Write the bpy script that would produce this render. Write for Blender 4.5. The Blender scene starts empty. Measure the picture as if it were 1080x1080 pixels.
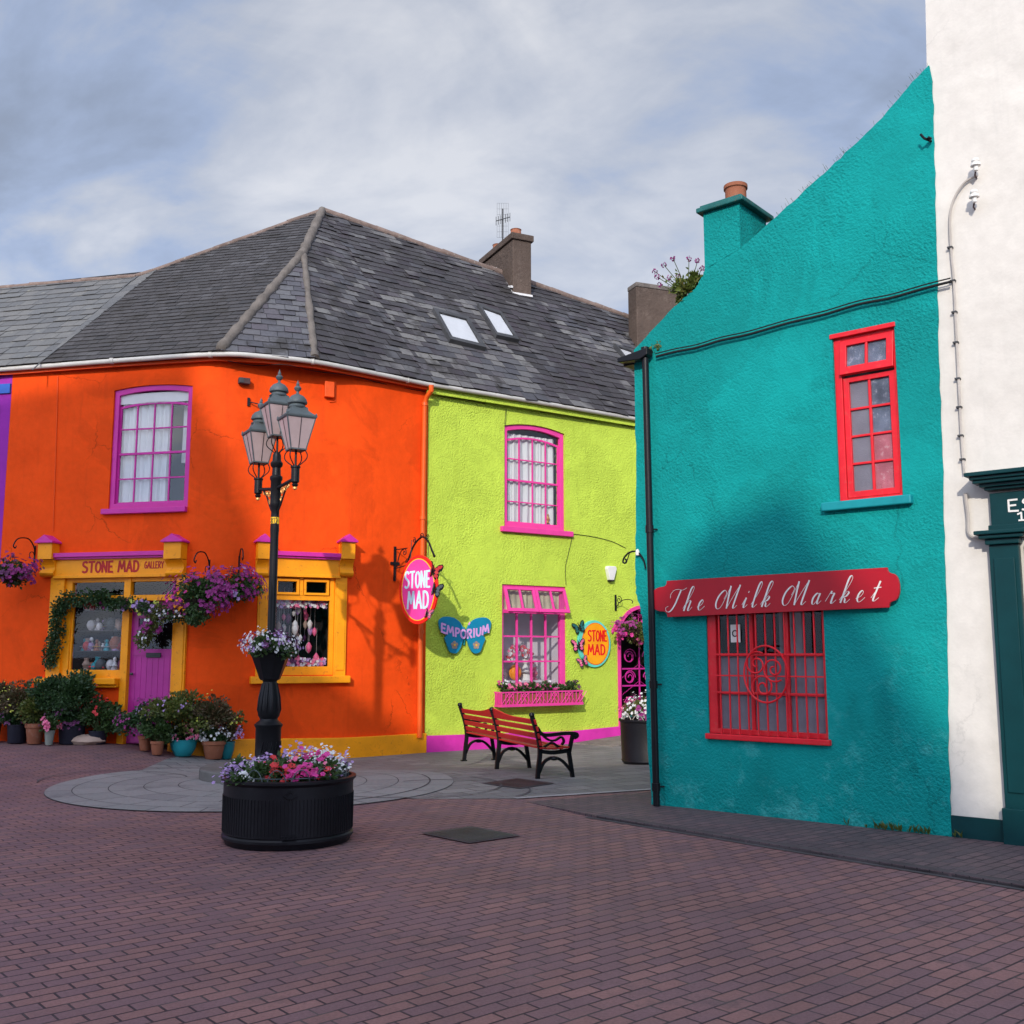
import bpy, bmesh, math, random
from mathutils import Vector, Matrix
from mathutils.geometry import tessellate_polygon
SC = bpy.context.scene
COL = SC.collection
rad = math.radians
# ---------------------------------------------------------------- camera
F = 1095.0
BRICKANG = 41
PITCH = math.atan(150.0 / F)
CAM = Vector((0, 0, 1.6))
cd = bpy.data.cameras.new('camera'); cam = bpy.data.objects.new('camera', cd); COL.objects.link(cam)
cam.location = CAM; cam.rotation_euler = (math.pi / 2 + PITCH, 0, 0)
cd.sensor_width = 36; cd.sensor_height = 36; cd.lens = F / 1080 * 36; cd.clip_end = 3000; cd.clip_start = .05
SC.camera = cam
FW = Vector((0, math.cos(PITCH), math.sin(PITCH))); UP = Vector((0, -math.sin(PITCH), math.cos(PITCH))); RT = Vector((1, 0, 0))
# survey helpers: sight line through a pixel of the photograph, met with a real plane of the place
def ray(px, py): return RT * ((px - 540) / F) + UP * ((540 - py) / F) + FW
def at_z(px, py, z):
    d = ray(px, py); return CAM + d * ((z - CAM.z) / d.z)
def at_Y(px, py, Y):
    d = ray(px, py); return CAM + d * (Y / d.y)
def on_plane(px, py, p, n):
    d = ray(px, py); return CAM + d * ((p - CAM).dot(n) / d.dot(n))
def smooth(a, b, x):
    t = max(0, min(1, (x - a) / (b - a))); return t * t * (3 - 2 * t)
def H(x, y): return -.15 * smooth(14.3, 17.6, y - .25 * x) * smooth(-5.6, -3.4, x) + .15 * smooth(-5.0, -6.6, x) * smooth(13.5, 16.8, y)
def gnd(px, py):
    p = at_z(px, py, 0)
    for _ in range(4): p = at_z(px, py, H(p.x, p.y))
    return p
# ---------------------------------------------------------------- mesh builder
W = {}
class MB:
    def __init__(s, M=None): s.v = []; s.f = []; s.M = M.copy() if M else Matrix(); s.sm = False
    def add(s, vs, fs):
        b = len(s.v); s.v += [s.M @ Vector(v) for v in vs]; s.f += [[i + b for i in f] for f in fs]; return s
    def box(s, x0, x1, y0, y1, z0, z1):
        return s.add([(x0, y0, z0), (x1, y0, z0), (x1, y1, z0), (x0, y1, z0), (x0, y0, z1), (x1, y0, z1), (x1, y1, z1), (x0, y1, z1)],
                     [(0, 3, 2, 1), (4, 5, 6, 7), (0, 1, 5, 4), (1, 2, 6, 5), (2, 3, 7, 6), (3, 0, 4, 7)])
    def prism(s, poly, y0, y1):
        n = len(poly)
        vs = [(x, y0, z) for x, z in poly] + [(x, y1, z) for x, z in poly]
        fs = [list(range(n)), list(range(2 * n - 1, n - 1, -1))] + [(i, (i + 1) % n, n + (i + 1) % n, n + i) for i in range(n)]
        return s.add(vs, fs)
    def prism_z(s, poly, z0, z1):
        n = len(poly)
        vs = [(x, y, z0) for x, y in poly] + [(x, y, z1) for x, y in poly]
        fs = [list(range(n)), list(range(2 * n - 1, n - 1, -1))] + [(i, (i + 1) % n, n + (i + 1) % n, n + i) for i in range(n)]
        return s.add(vs, fs)
    def ring(s, outer, inner, y0, y1):
        n = len(outer)
        vs = [(x, y0, z) for x, z in outer] + [(x, y0, z) for x, z in inner] + [(x, y1, z) for x, z in outer] + [(x, y1, z) for x, z in inner]
        fs = []
        for i in range(n):
            j = (i + 1) % n
            fs += [(i, j, n + j, n + i), (2 * n + i, 3 * n + i, 3 * n + j, 2 * n + j), (i, 2 * n + i, 2 * n + j, j), (n + i, n + j, 3 * n + j, 3 * n + i)]
        return s.add(vs, fs)
    def tube(s, path, r, n=8, closed=False):
        P = [Vector(p) for p in path]; m = len(P); vs = []; fs = []
        R = r if isinstance(r, (list, tuple)) else [r] * m
        prev = None
        for i in range(m):
            if closed: t = P[(i + 1) % m] - P[i - 1]
            else: t = P[min(i + 1, m - 1)] - P[max(i - 1, 0)]
            if t.length < 1e-9: t = Vector((0, 0, 1))
            t.normalize()
            if prev is None:
                a = Vector((0, 0, 1)) if abs(t.z) < .9 else Vector((1, 0, 0))
                prev = (a - t * a.dot(t)).normalized()
            else:
                q = prev - t * prev.dot(t)
                prev = q.normalized() if q.length > 1e-6 else prev
            bt = t.cross(prev)
            for k in range(n):
                a = 2 * math.pi * k / n; vs.append(P[i] + (prev * math.cos(a) + bt * math.sin(a)) * R[i])
        for i in range(m if closed else m - 1):
            for k in range(n):
                a = i * n + k; b = i * n + (k + 1) % n; c = ((i + 1) % m) * n + (k + 1) % n; d = ((i + 1) % m) * n + k
                fs.append((a, b, c, d))
        if not closed: fs += [list(range(n - 1, -1, -1)), list(range((m - 1) * n, m * n))]
        return s.add(vs, fs)
    def lathe(s, prof, n=24, c=(0, 0, 0), sx=1, sy=1, ph=0, cap=True):
        vs = []; fs = []; m = len(prof)
        for r, z in prof:
            for k in range(n):
                a = 2 * math.pi * k / n + ph
                vs.append((c[0] + r * math.cos(a) * sx, c[1] + r * math.sin(a) * sy, c[2] + z))
        for i in range(m - 1):
            for k in range(n): fs.append((i * n + k, i * n + (k + 1) % n, (i + 1) * n + (k + 1) % n, (i + 1) * n + k))
        if cap: fs += [list(range(n - 1, -1, -1)), list(range((m - 1) * n, m * n))]
        return s.add(vs, fs)
    def build(s, name, mat, parent=None, smooth=False, bevel=0, recalc=True, angle=40):
        me = bpy.data.meshes.new(name)
        Wp = W.get(parent.name) if parent else None
        vs = [Wp.inverted() @ v for v in s.v] if Wp else s.v
        me.from_pydata([tuple(v) for v in vs], [], s.f); me.update()
        if recalc:
            bm = bmesh.new(); bm.from_mesh(me); bmesh.ops.recalc_face_normals(bm, faces=bm.faces); bm.to_mesh(me); bm.free()
        o = bpy.data.objects.new(name, me); COL.objects.link(o)
        if parent: o.parent = parent
        W[o.name] = Wp if Wp else Matrix()
        for m in (mat if isinstance(mat, (list, tuple)) else [mat]): me.materials.append(m)
        if smooth:
            me.polygons.foreach_set('use_smooth', [True] * len(me.polygons))
            me.set_sharp_from_angle(angle=rad(angle))
        if bevel:
            b = o.modifiers.new('bevel', 'BEVEL'); b.width = bevel; b.segments = 2; b.limit_method = 'ANGLE'; b.angle_limit = rad(40)
        return o
def tag(o, label=None, cat=None, group=None, kind=None):
    if label: o['label'] = label
    if cat: o['category'] = cat
    if group: o['group'] = group
    if kind: o['kind'] = kind
    return o
def empty(name, M, label, cat, group=None):
    if isinstance(M, (Vector, tuple)): M = Matrix.Translation(Vector(M))
    o = bpy.data.objects.new(name, None); COL.objects.link(o); o.matrix_world = M; o.empty_display_size = .2
    W[o.name] = M.copy()
    return tag(o, label, cat, group)
def cr(pts, k=6, closed=False):
    P = [Vector(p) for p in pts]; out = []; n = len(P)
    rng = range(n) if closed else range(n - 1)
    for i in rng:
        if closed: a, b, c, d = P[i - 1], P[i], P[(i + 1) % n], P[(i + 2) % n]
        else: a, b, c, d = P[max(i - 1, 0)], P[i], P[i + 1], P[min(i + 2, n - 1)]
        for j in range(k):
            t = j / k
            out.append(.5 * ((2 * b) + (c - a) * t + (2 * a - 5 * b + 4 * c - d) * t * t + (3 * b - a - 3 * c + d) * t ** 3))
    if not closed: out.append(P[-1])
    return out
def spiral(cx, cz, r0, r1, a0, turns, n=26, y=0):
    return [(cx + (r0 + (r1 - r0) * i / n) * math.cos(a0 + turns * 2 * math.pi * i / n), y, cz + (r0 + (r1 - r0) * i / n) * math.sin(a0 + turns * 2 * math.pi * i / n)) for i in range(n + 1)]
def ell(cx, cz, rx, rz, n=32, a0=0): return [(cx + rx * math.cos(a0 + 2 * math.pi * i / n), cz + rz * math.sin(a0 + 2 * math.pi * i / n)) for i in range(n)]
# ---------------------------------------------------------------- facades
class Fac:
    def __init__(s, p0, p1):
        p0 = Vector((p0[0], p0[1], 0)); p1 = Vector((p1[0], p1[1], 0))
        s.p0 = p0; s.u = (p1 - p0).normalized(); s.n = Vector((s.u.y, -s.u.x, 0)); s.L = (p1 - p0).length
        i = -s.n
        s.M = Matrix(((s.u.x, i.x, 0, p0.x), (s.u.y, i.y, 0, p0.y), (0, 0, 1, 0), (0, 0, 0, 1)))
    def uv(s, px, py, off=0):
        q = on_plane(px, py, s.p0 + s.n * off, s.n); d = q - s.p0; return (d.dot(s.u), q.z)
    def R(s, x0, y0, x1, y1, off=0):
        ym = (y0 + y1) / 2; xm = (x0 + x1) / 2
        return s.uv(x0, ym, off)[0], s.uv(x1, ym, off)[0], s.uv(xm, y1, off)[1], s.uv(xm, y0, off)[1]
    def at(s, u, off=0, z=0): return s.p0 + s.u * u + s.n * off + Vector((0, 0, z))
    def P(s, px, py, off=0):
        u, z = s.uv(px, py, off); return s.at(u, off, z)
    def root(s, u, z, off=0): return Matrix.Translation(s.at(u, off, z)) @ s.M.to_3x3().to_4x4()
def wall(mb, outer, holes, t, reveal=None):
    loops = [outer] + holes
    tri = tessellate_polygon([[Vector((x, z, 0)) for x, z in l] for l in loops])
    flat = [p for l in loops for p in l]; n = len(flat)
    vs = [(x, 0, z) for x, z in flat] + [(x, t, z) for x, z in flat]
    fs = [tuple(f) for f in tri] + [tuple(n + i for i in reversed(f)) for f in tri]
    b = 0
    for l in loops:
        m = len(l)
        for i in range(m): fs.append((b + i, b + (i + 1) % m, n + b + (i + 1) % m, n + b + i))
        b += m
    mb.add(vs, fs)
def rect(u0, u1, z0, z1): return [(u0, z0), (u1, z0), (u1, z1), (u0, z1)]
def arched(u0, u1, z0, z1, a, n=10):
    pts = [(u0, z0), (u1, z0)]
    for i in range(n + 1):
        t = i / n; x = u1 + (u0 - u1) * t; pts.append((x, z1 - a + a * (1 - (2 * t - 1) ** 2)))
    return pts
def inset(u0, u1, z0, z1, a, d, n=10): return arched(u0 + d, u1 - d, z0 + d, z1 - d, a, n) if a > 0 else rect(u0 + d, u1 - d, z0 + d, z1 - d)
def outl(u0, u1, z0, z1, a): return arched(u0, u1, z0, z1, a) if a > 0 else rect(u0, u1, z0, z1)
# ---------------------------------------------------------------- materials
def nodes(name):
    m = bpy.data.materials.new(name); m.use_nodes = True; nt = m.node_tree
    return m, nt, nt.nodes['Principled BSDF'], nt.nodes, nt.links
def N(nt, t, **k):
    n = nt.nodes.new(t)
    for a, b in k.items():
        if a in n.inputs: n.inputs[a].default_value = b
        else: setattr(n, a, b)
    return n
def ramp(nt, fac, stops):
    r = nt.nodes.new('ShaderNodeValToRGB'); e = r.color_ramp.elements
    while len(e) < len(stops): e.new(.5)
    for i, (p, c) in enumerate(stops): e[i].position = p; e[i].color = (*c, 1) if len(c) == 3 else c
    nt.links.new(fac, r.inputs[0]); return r.outputs[0]
def mixc(nt, f, a, b, mode='MIX'):
    m = nt.nodes.new('ShaderNodeMix'); m.data_type = 'RGBA'; m.blend_type = mode
    for s, v in ((m.inputs[0], f), (m.inputs[6], a), (m.inputs[7], b)):
        if isinstance(v, (int, float)): s.default_value = v
        elif isinstance(v, tuple): s.default_value = (*v, 1) if len(v) == 3 else v
        else: nt.links.new(v, s)
    return m.outputs[2]
def noise(nt, scale, detail=4, rough=.55, vec=None, dist=0):
    n = N(nt, 'ShaderNodeTexNoise', Scale=scale, Detail=detail, Roughness=rough, Distortion=dist)
    if vec: nt.links.new(vec, n.inputs['Vector'])
    return n.outputs['Fac']
def coord(nt): 
    return nt.nodes.new('ShaderNodeNewGeometry').outputs['Position']
def bump(nt, bsdf, h, dist=.01, strength=1):
    b = N(nt, 'ShaderNodeBump', Strength=strength, Distance=dist); nt.links.new(h, b.inputs['Height']); nt.links.new(b.outputs[0], bsdf.inputs['Normal']); return b
def rng_col(c, k): return tuple(max(0, min(1, x * k)) for x in c)
def paint(name, c, rough=.5, var=.15, bs=30, bd=.002, metal=0, dirt=None):
    m, nt, b, nn, ll = nodes(name); p = coord(nt)
    f = noise(nt, 3.5, 5, .6, p)
    col = ramp(nt, f, [(.3, rng_col(c, 1 - var)), (.7, rng_col(c, 1 + var))])
    if dirt:
        f2 = noise(nt, 14, 6, .7, p); k = ramp(nt, f2, [(.56, (0, 0, 0)), (.72, (1, 1, 1))]); col = mixc(nt, k, col, dirt)
    ll.new(col, b.inputs['Base Color']); b.inputs['Roughness'].default_value = rough; b.inputs['Metallic'].default_value = metal
    b.inputs['Specular IOR Level'].default_value = .2 if max(c) < .1 else .28
    if bd: bump(nt, b, noise(nt, bs, 4, .6, p), bd)
    return m
def stucco(name, c, coarse, cd_, fine, fd, streak=.12, scuff=None, scuffh=1.2, stain=None, crack=0, patches=.10):
    m, nt, b, nn, ll = nodes(name); p = coord(nt)
    big = noise(nt, .9, 5, .6, p)
    col = ramp(nt, big, [(.3, rng_col(c, 1 - streak)), (.7, rng_col(c, 1 + streak * .6))])
    mid = noise(nt, 9, 5, .65, p)
    col = mixc(nt, .5, col, ramp(nt, mid, [(.3, rng_col(c, .88)), (.7, rng_col(c, 1.08))]))
    # rain streaks with a shape of their own
    mp = N(nt, 'ShaderNodeMapping'); mp.inputs['Scale'].default_value = (5, 5, .35); ll.new(p, mp.inputs[0])
    st = noise(nt, 1.6, 5, .6, mp.outputs[0]); k = ramp(nt, st, [(.56, (0, 0, 0)), (.78, (.35, .35, .35))])
    col = mixc(nt, k, col, stain or rng_col(c, .62))
    if patches:   # repainted areas with a tone of their own
        pn = N(nt, 'ShaderNodeTexNoise', Scale=.55, Detail=9.0, Roughness=.62, Distortion=.6); mo = N(nt, 'ShaderNodeMapping'); mo.inputs['Location'].default_value = (7, 3, 5); ll.new(p, mo.inputs[0]); ll.new(mo.outputs[0], pn.inputs['Vector'])
        col = mixc(nt, ramp(nt, pn.outputs[0], [(.50, (0, 0, 0)), (.54, (1, 1, 1))]), col, mixc(nt, 1.0, col, (1 - patches,) * 3, 'MULTIPLY'))
        spk = noise(nt, 38, 6, .8, p); col = mixc(nt, ramp(nt, spk, [(.66, (0, 0, 0)), (.72, (.5, .5, .5))]), col, rng_col(c, .55))
    if crack:
        vt = N(nt, 'ShaderNodeTexVoronoi', Scale=.55); vt.feature = 'DISTANCE_TO_EDGE'
        wn = N(nt, 'ShaderNodeTexNoise', Scale=2.2, Detail=6.0, Roughness=.65); ll.new(p, wn.inputs['Vector']); ws = N(nt, 'ShaderNodeVectorMath', operation='SCALE'); ws.inputs[3].default_value = .55; ll.new(wn.outputs['Color'], ws.inputs[0])
        wa = N(nt, 'ShaderNodeVectorMath', operation='ADD'); ll.new(p, wa.inputs[0]); ll.new(ws.outputs[0], wa.inputs[1]); ll.new(wa.outputs[0], vt.inputs['Vector'])
        kc = ramp(nt, vt.outputs['Distance'], [(0, (1, 1, 1)), (.006, (0, 0, 0))]); km = ramp(nt, noise(nt, .6, 2, .5, p), [(.5, (0, 0, 0)), (.56, (1, 1, 1))])
        kk = mixc(nt, 1.0, kc, km, 'MULTIPLY'); kk = mixc(nt, 1.0, kk, (crack,) * 3, 'MULTIPLY'); col = mixc(nt, kk, col, rng_col(c, .35))
    if scuff:
        sx = nn.new('ShaderNodeSeparateXYZ'); ll.new(p, sx.inputs[0])
        mr = N(nt, 'ShaderNodeMapRange'); mr.inputs[1].default_value = scuffh; mr.inputs[2].default_value = 0; mr.inputs[3].default_value = 0; mr.inputs[4].default_value = 1; ll.new(sx.outputs[2], mr.inputs[0])
        sc = noise(nt, 3.2, 8, .72, p); k2 = ramp(nt, sc, [(.53, (0, 0, 0)), (.68, (1, 1, 1))])
        mm = N(nt, 'ShaderNodeMath', operation='MULTIPLY'); ll.new(mr.outputs[0], mm.inputs[0]); ll.new(k2, mm.inputs[1])
        m2 = N(nt, 'ShaderNodeMath', operation='MULTIPLY'); ll.new(mm.outputs[0], m2.inputs[0]); m2.inputs[1].default_value = .5
        col = mixc(nt, m2.outputs[0], col, scuff)
    ll.new(col, b.inputs['Base Color']); b.inputs['Roughness'].default_value = .82; b.inputs['Specular IOR Level'].default_value = .15
    vo = N(nt, 'ShaderNodeTexNoise', Scale=coarse, Detail=3.0, Roughness=.5); ll.new(p, vo.inputs['Vector'])
    b1 = N(nt, 'ShaderNodeBump', Strength=1, Distance=cd_); ll.new(vo.outputs[0], b1.inputs['Height']); ll.new(ramp(nt, noise(nt, .8, 3, .6, p), [(.35, (.35,) * 3), (.6, (1.0,) * 3)]), b1.inputs['Strength'])
    b2 = N(nt, 'ShaderNodeBump', Strength=1, Distance=fd); ll.new(noise(nt, fine, 4, .6, p), b2.inputs['Height']); ll.new(b1.outputs[0], b2.inputs['Normal'])
    b3 = N(nt, 'ShaderNodeBump', Strength=1, Distance=.05); ll.new(noise(nt, 1.3, 2, .5, p), b3.inputs['Height']); ll.new(b2.outputs[0], b3.inputs['Normal'])
    ll.new(b3.outputs[0], b.inputs['Normal'])
    return m
def slate_mat(name, dark, light, seed, thr=.56):
    m, nt, b, nn, ll = nodes(name); g = nn.new('ShaderNodeNewGeometry'); r = g.outputs['Random Per Island']; p = g.outputs['Position']
    n_ = len(dark); cd2 = ramp(nt, r, [(i / (n_ - 1), c) for i, c in enumerate(dark)])
    ml = N(nt, 'ShaderNodeMath', operation='MULTIPLY'); ll.new(r, ml.inputs[0]); ml.inputs[1].default_value = 7.31; fr_ = N(nt, 'ShaderNodeMath', operation='FRACT'); ll.new(ml.outputs[0], fr_.inputs[0])
    n_ = len(light); cl2 = ramp(nt, fr_.outputs[0], [(i / (n_ - 1), c) for i, c in enumerate(light)])
    mo = N(nt, 'ShaderNodeMapping'); mo.inputs['Location'].default_value = (seed, seed * .7, 0); ll.new(p, mo.inputs[0])
    big = N(nt, 'ShaderNodeMath', operation='MULTIPLY_ADD'); ll.new(fr_.outputs[0], big.inputs[0]); big.inputs[1].default_value = .16; ll.new(noise(nt, .42, 4, .6, mo.outputs[0]), big.inputs[2])
    col = mixc(nt, ramp(nt, big.outputs[0], [(thr, (0, 0, 0)), (thr + .07, (1, 1, 1))]), cd2, cl2)
    f = noise(nt, 22, 5, .7, p); col = mixc(nt, 1.0, col, ramp(nt, f, [(.25, (.7, .7, .7)), (.75, (1.25, 1.25, 1.25))]), 'MULTIPLY')
    f = noise(nt, 1.4, 8, .72, mo.outputs[0]); col = mixc(nt, ramp(nt, f, [(.54, (0, 0, 0)), (.62, (.75, .75, .75))]), col, (.030, .026, .023))
    f = noise(nt, 7, 8, .8, mo.outputs[0]); col = mixc(nt, ramp(nt, f, [(.64, (0, 0, 0)), (.70, (.8, .8, .8))]), col, (.17, .155, .13))
    ll.new(col, b.inputs['Base Color']); b.inputs['Roughness'].default_value = .6; b.inputs['Specular IOR Level'].default_value = .35; bump(nt, b, noise(nt, 30, 5, .6, p), .005)
    return m
def island(name, cols, rough=.5, patch=None, trans=0, bd=0, bs=40, patchs=(2.2, .6, .68)):
    m, nt, b, nn, ll = nodes(name); g = nn.new('ShaderNodeNewGeometry')
    n_ = len(cols); col = ramp(nt, g.outputs['Random Per Island'], [(i / max(1, n_ - 1), c) for i, c in enumerate(cols)])
    p = g.outputs['Position']
    f = noise(nt, 25, 4, .6, p); col = mixc(nt, 1.0, col, ramp(nt, f, [(.2, (.8, .8, .8)), (.8, (1.15, 1.15, 1.15))]), 'MULTIPLY')
    if patch:
        k = ramp(nt, noise(nt, patchs[0], 8, .7, p), [(patchs[1], (0, 0, 0)), (patchs[2], (1, 1, 1))]); col = mixc(nt, k, col, patch)
    ll.new(col, b.inputs['Base Color']); b.inputs['Roughness'].default_value = rough
    if bd: bump(nt, b, noise(nt, bs, 5, .6, p), bd)
    if trans:
        t = nn.new('ShaderNodeBsdfTranslucent'); ll.new(col, t.inputs[0]); x = nn.new('ShaderNodeMixShader'); x.inputs[0].default_value = trans
        ll.new(b.outputs[0], x.inputs[1]); ll.new(t.outputs[0], x.inputs[2]); ll.new(x.outputs[0], nn['Material Output'].inputs[0])
    return m
def glass(name, tint=(.9, .93, .95), refl=.12, rough=.02, wav=.0015):
    m, nt, b, nn, ll = nodes(name); nn.remove(b)
    t = nn.new('ShaderNodeBsdfTransparent'); t.inputs[0].default_value = (*tint, 1)
    g = nn.new('ShaderNodeBsdfGlossy'); g.inputs['Roughness'].default_value = rough
    bp = N(nt, 'ShaderNodeBump', Strength=1, Distance=wav); ll.new(noise(nt, 2.5, 2, .5, coord(nt)), bp.inputs['Height']); ll.new(bp.outputs[0], g.inputs['Normal'])
    x = nn.new('ShaderNodeMixShader'); fr = nn.new('ShaderNodeLayerWeight'); fr.inputs[0].default_value = .5; pw = N(nt, 'ShaderNodeMath', operation='POWER'); ll.new(fr.outputs['Facing'], pw.inputs[0]); pw.inputs[1].default_value = 4.0
    a = N(nt, 'ShaderNodeMath', operation='ADD', use_clamp=True); ll.new(pw.outputs[0], a.inputs[0]); a.inputs[1].default_value = refl + .03
    ll.new(a.outputs[0], x.inputs[0]); ll.new(t.outputs[0], x.inputs[1]); ll.new(g.outputs[0], x.inputs[2]); ll.new(x.outputs[0], nn['Material Output'].inputs[0])
    return m
M = {}
M['orange'] = stucco('orange_render', (.84, .072, .004), 9, .006, 60, .0018, .2, stain=(.50, .04, .006), crack=.8, patches=.13)
M['lime'] = stucco('lime_pebble_render', (.52, .67, .075), 30, .030, 90, .004, .12, stain=(.36, .46, .04), crack=.3, patches=.08)
M['teal'] = stucco('teal_rough_render', (.003, .27, .255), 38, .022, 110, .004, .30, crack=.5, patches=.12, scuff=(.10, .46, .44), scuffh=2.2, stain=(.0, .22, .22))
M['white'] = stucco('white_render', (.64, .60, .545), 5, .005, 40, .001, .05, stain=(.50, .48, .44), crack=.2, patches=.03, scuff=(.46, .44, .40), scuffh=1.2)
M['purple_wall'] = stucco('purple_render', (.30, .03, .33), 9, .004, 60, .001, .08)
M['yellow'] = paint('yellow_orange_paint', (.88, .31, .003), .5, .10, 12, .002, dirt=(.55, .17, .01))
M['magenta'] = paint('magenta_paint', (.54, .022, .28), .4, .10, 20, .001)
M['pink'] = paint('hot_pink_paint', (.74, .05, .29), .45, .08, 20, .001)
M['pinkbase'] = paint('pink_base_paint', (.60, .03, .34), .6, .12, 14, .003)
M['purple'] = paint('purple_door_paint', (.40, .022, .24), .38, .10, 20, .001)
M['red'] = paint('red_paint', (.66, .012, .022), .4, .12, 20, .001, dirt=(.55, .06, .05))
M['signred'] = paint('sign_red_paint', (.36, .003, .012), .38, .08, 10, .001)
M['benchred'] = island('bench_red_wood', [(.36, .008, .012), (.48, .012, .015), (.42, .02, .015)], .45, bd=.001)
M['black'] = paint('black_gloss_paint', (.008, .008, .010), .38, .2, 40, .001)
M['blackmat'] = paint('black_cast_iron', (.008, .0075, .010), .45, .25, 30, .002)
M['green_paint'] = paint('dark_teal_green_paint', (.002, .034, .038), .35, .15, 12, .001)
M['lampgrey'] = paint('weathered_grey_green_metal', (.075, .092, .10), .5, .2, 20, .002)
M['lampglass'] = paint('frosted_lantern_panel', (.40, .30, .30), .3, .12, 8, .001)
M['gold'] = paint('gold_paint', (.75, .38, .12), .35, .1, 20, .001, metal=.5)
M['goldy'] = paint('yellow_tag', (.85, .5, .02), .4, .1, 20, 0)
M['gutter'] = paint('white_gutter_plastic', (.46, .44, .41), .45, .12, 10, .001, dirt=(.40, .36, .30))
M['orangepipe'] = paint('orange_pipe_paint', (.72, .10, .012), .4, .12, 20, .001)
M['orangeflat'] = paint('orange_fixture_paint', (.78, .085, .006), .5, .1, 20, .001)
M['tealpaint'] = paint('teal_sill_paint', (.005, .24, .27), .5, .12, 20, .003)
M['capgreen'] = paint('dark_green_cap', (.012, .10, .095), .5, .25, 16, .006, dirt=(.08, .10, .07))
M['terracotta'] = paint('terracotta', (.27, .095, .05), .8, .18, 16, .004, dirt=(.28, .16, .11))
M['turq'] = paint('turquoise_glaze', (.02, .26, .30), .3, .12, 16, .001)
M['dkteal'] = paint('dark_teal_glaze', (.01, .14, .16), .35, .12, 16, .001)
M['navy'] = paint('black_plastic_pot', (.016, .016, .026), .5, .2, 20, .001)
M['stone'] = paint('grey_stone_pot', (.22, .23, .20), .85, .2, 16, .006)
M['sandstone'] = paint('pale_rubble', (.34, .24, .19), .85, .2, 10, .012)
M['chimney'] = stucco('brown_chimney_render', (.095, .068, .054), 14, .03, 60, .006, .35, stain=(.05, .042, .038), scuff=(.20, .155, .125), scuffh=24)
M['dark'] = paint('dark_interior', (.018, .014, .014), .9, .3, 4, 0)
M['intwall'] = paint('pale_interior', (.62, .56, .60), .9, .1, 4, 0)
M['cloth'] = paint('white_net_curtain', (.64, .62, .60), .9, .06, 20, 0)
M['whitep'] = paint('white_plastic', (.72, .70, .66), .4, .06, 20, 0)
M['cable'] = paint('black_cable', (.012, .012, .012), .6, .2, 20, 0)
M['greycable'] = paint('grey_cable', (.42, .38, .34), .6, .2, 20, 0)
M['mortar'] = paint('cement_fillet', (.135, .115, .10), .9, .3, 14, .02, dirt=(.10, .09, .08))
M['ridge'] = paint('ridge_tile', (.17, .12, .10), .85, .3, 14, .01, dirt=(.28, .26, .22))
M['under'] = paint('roof_underlay', (.02, .018, .018), .9, .2, 14, 0)
M['soffit'] = paint('dark_soffit_board', (.05, .035, .03), .8, .2, 14, .002)
M['slate'] = slate_mat('dark_roof_slate', [(.038, .034, .034), (.052, .047, .048), (.044, .040, .040), (.060, .055, .056), (.034, .032, .033)], [(.075, .070, .072), (.058, .054, .058), (.09, .086, .088)], 3, .66)
M['slate2'] = slate_mat('mottled_roof_slate', [(.036, .032, .033), (.052, .047, .049), (.042, .037, .039), (.060, .055, .057), (.046, .037, .043), (.030, .028, .030)], [(.075, .073, .080), (.058, .056, .064), (.10, .097, .10), (.068, .058, .066), (.16, .152, .145), (.062, .060, .068)], 11, .575)
M['slate3'] = slate_mat('pale_hip_slate', [(.060, .056, .062), (.048, .044, .050)], [(.085, .083, .094), (.066, .064, .074), (.11, .108, .115), (.078, .068, .080)], 5, .40)
M['slateold'] = island('old_pale_slate', [(.10, .10, .10), (.135, .13, .125), (.085, .085, .088), (.12, .12, .12)], .7, patch=(.20, .19, .16), bd=.005, bs=30, patchs=(5, .6, .7))
M['glass'] = glass('window_glass', refl=.03)
M['glassdark'] = glass('shop_glass', (.92, .92, .93), -.005, wav=.0002)
M['skyglass'] = glass('skylight_glass', (.95, .97, 1.0), .10, .08)
M['obscure'] = paint('obscured_glass', (.16, .15, .18), .12, .15, 90, .004)
M['obscure2'] = paint('patterned_glass', (.10, .12, .17), .15, .5, 120, .006, dirt=(.30, .30, .36))
M['leaf'] = island('green_leaf', [(.025, .06, .012), (.05, .10, .02), (.035, .08, .02), (.075, .13, .03)], .5, trans=.25)
M['leafd'] = island('dark_green_leaf', [(.016, .048, .014), (.035, .085, .022), (.025, .06, .02), (.055, .11, .03)], .5, trans=.2)
M['leafy'] = island('yellow_green_leaf', [(.08, .12, .02), (.14, .17, .03), (.06, .10, .02), (.20, .17, .04)], .5, trans=.3)
M['leafr'] = island('bronze_leaf', [(.12, .06, .03), (.08, .08, .03), (.16, .10, .05), (.05, .07, .02)], .5, trans=.25)
M['stem'] = paint('plant_stem', (.06, .08, .03), .7, .2, 20, 0)
M['pinkreflection'] = paint('patterned_glass_pink_reflection', (.34, .10, .13), .2, .4, 120, .006, dirt=(.45, .30, .32))  # reddish reflection painted into the pane's colour
M['soil'] = paint('potting_soil', (.03, .02, .015), .95, .3, 40, .01)
def petal(n, a, b): M[n] = island(n, [a, b, a, rng_col(b, .8)], .55, trans=.25)
petal('p_purple', (.22, .012, .14), (.38, .03, .25)); petal('p_white', (.78, .78, .76), (.85, .84, .85)); petal('p_lilac', (.42, .26, .58), (.55, .36, .62))
petal('p_red', (.60, .02, .03), (.70, .05, .05)); petal('p_pink', (.80, .10, .28), (.85, .28, .40)); petal('p_magenta', (.66, .02, .26), (.72, .06, .34)); petal('p_dark', (.10, .02, .10), (.20, .04, .14))
M['mosaic'] = M['chimney']
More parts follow.
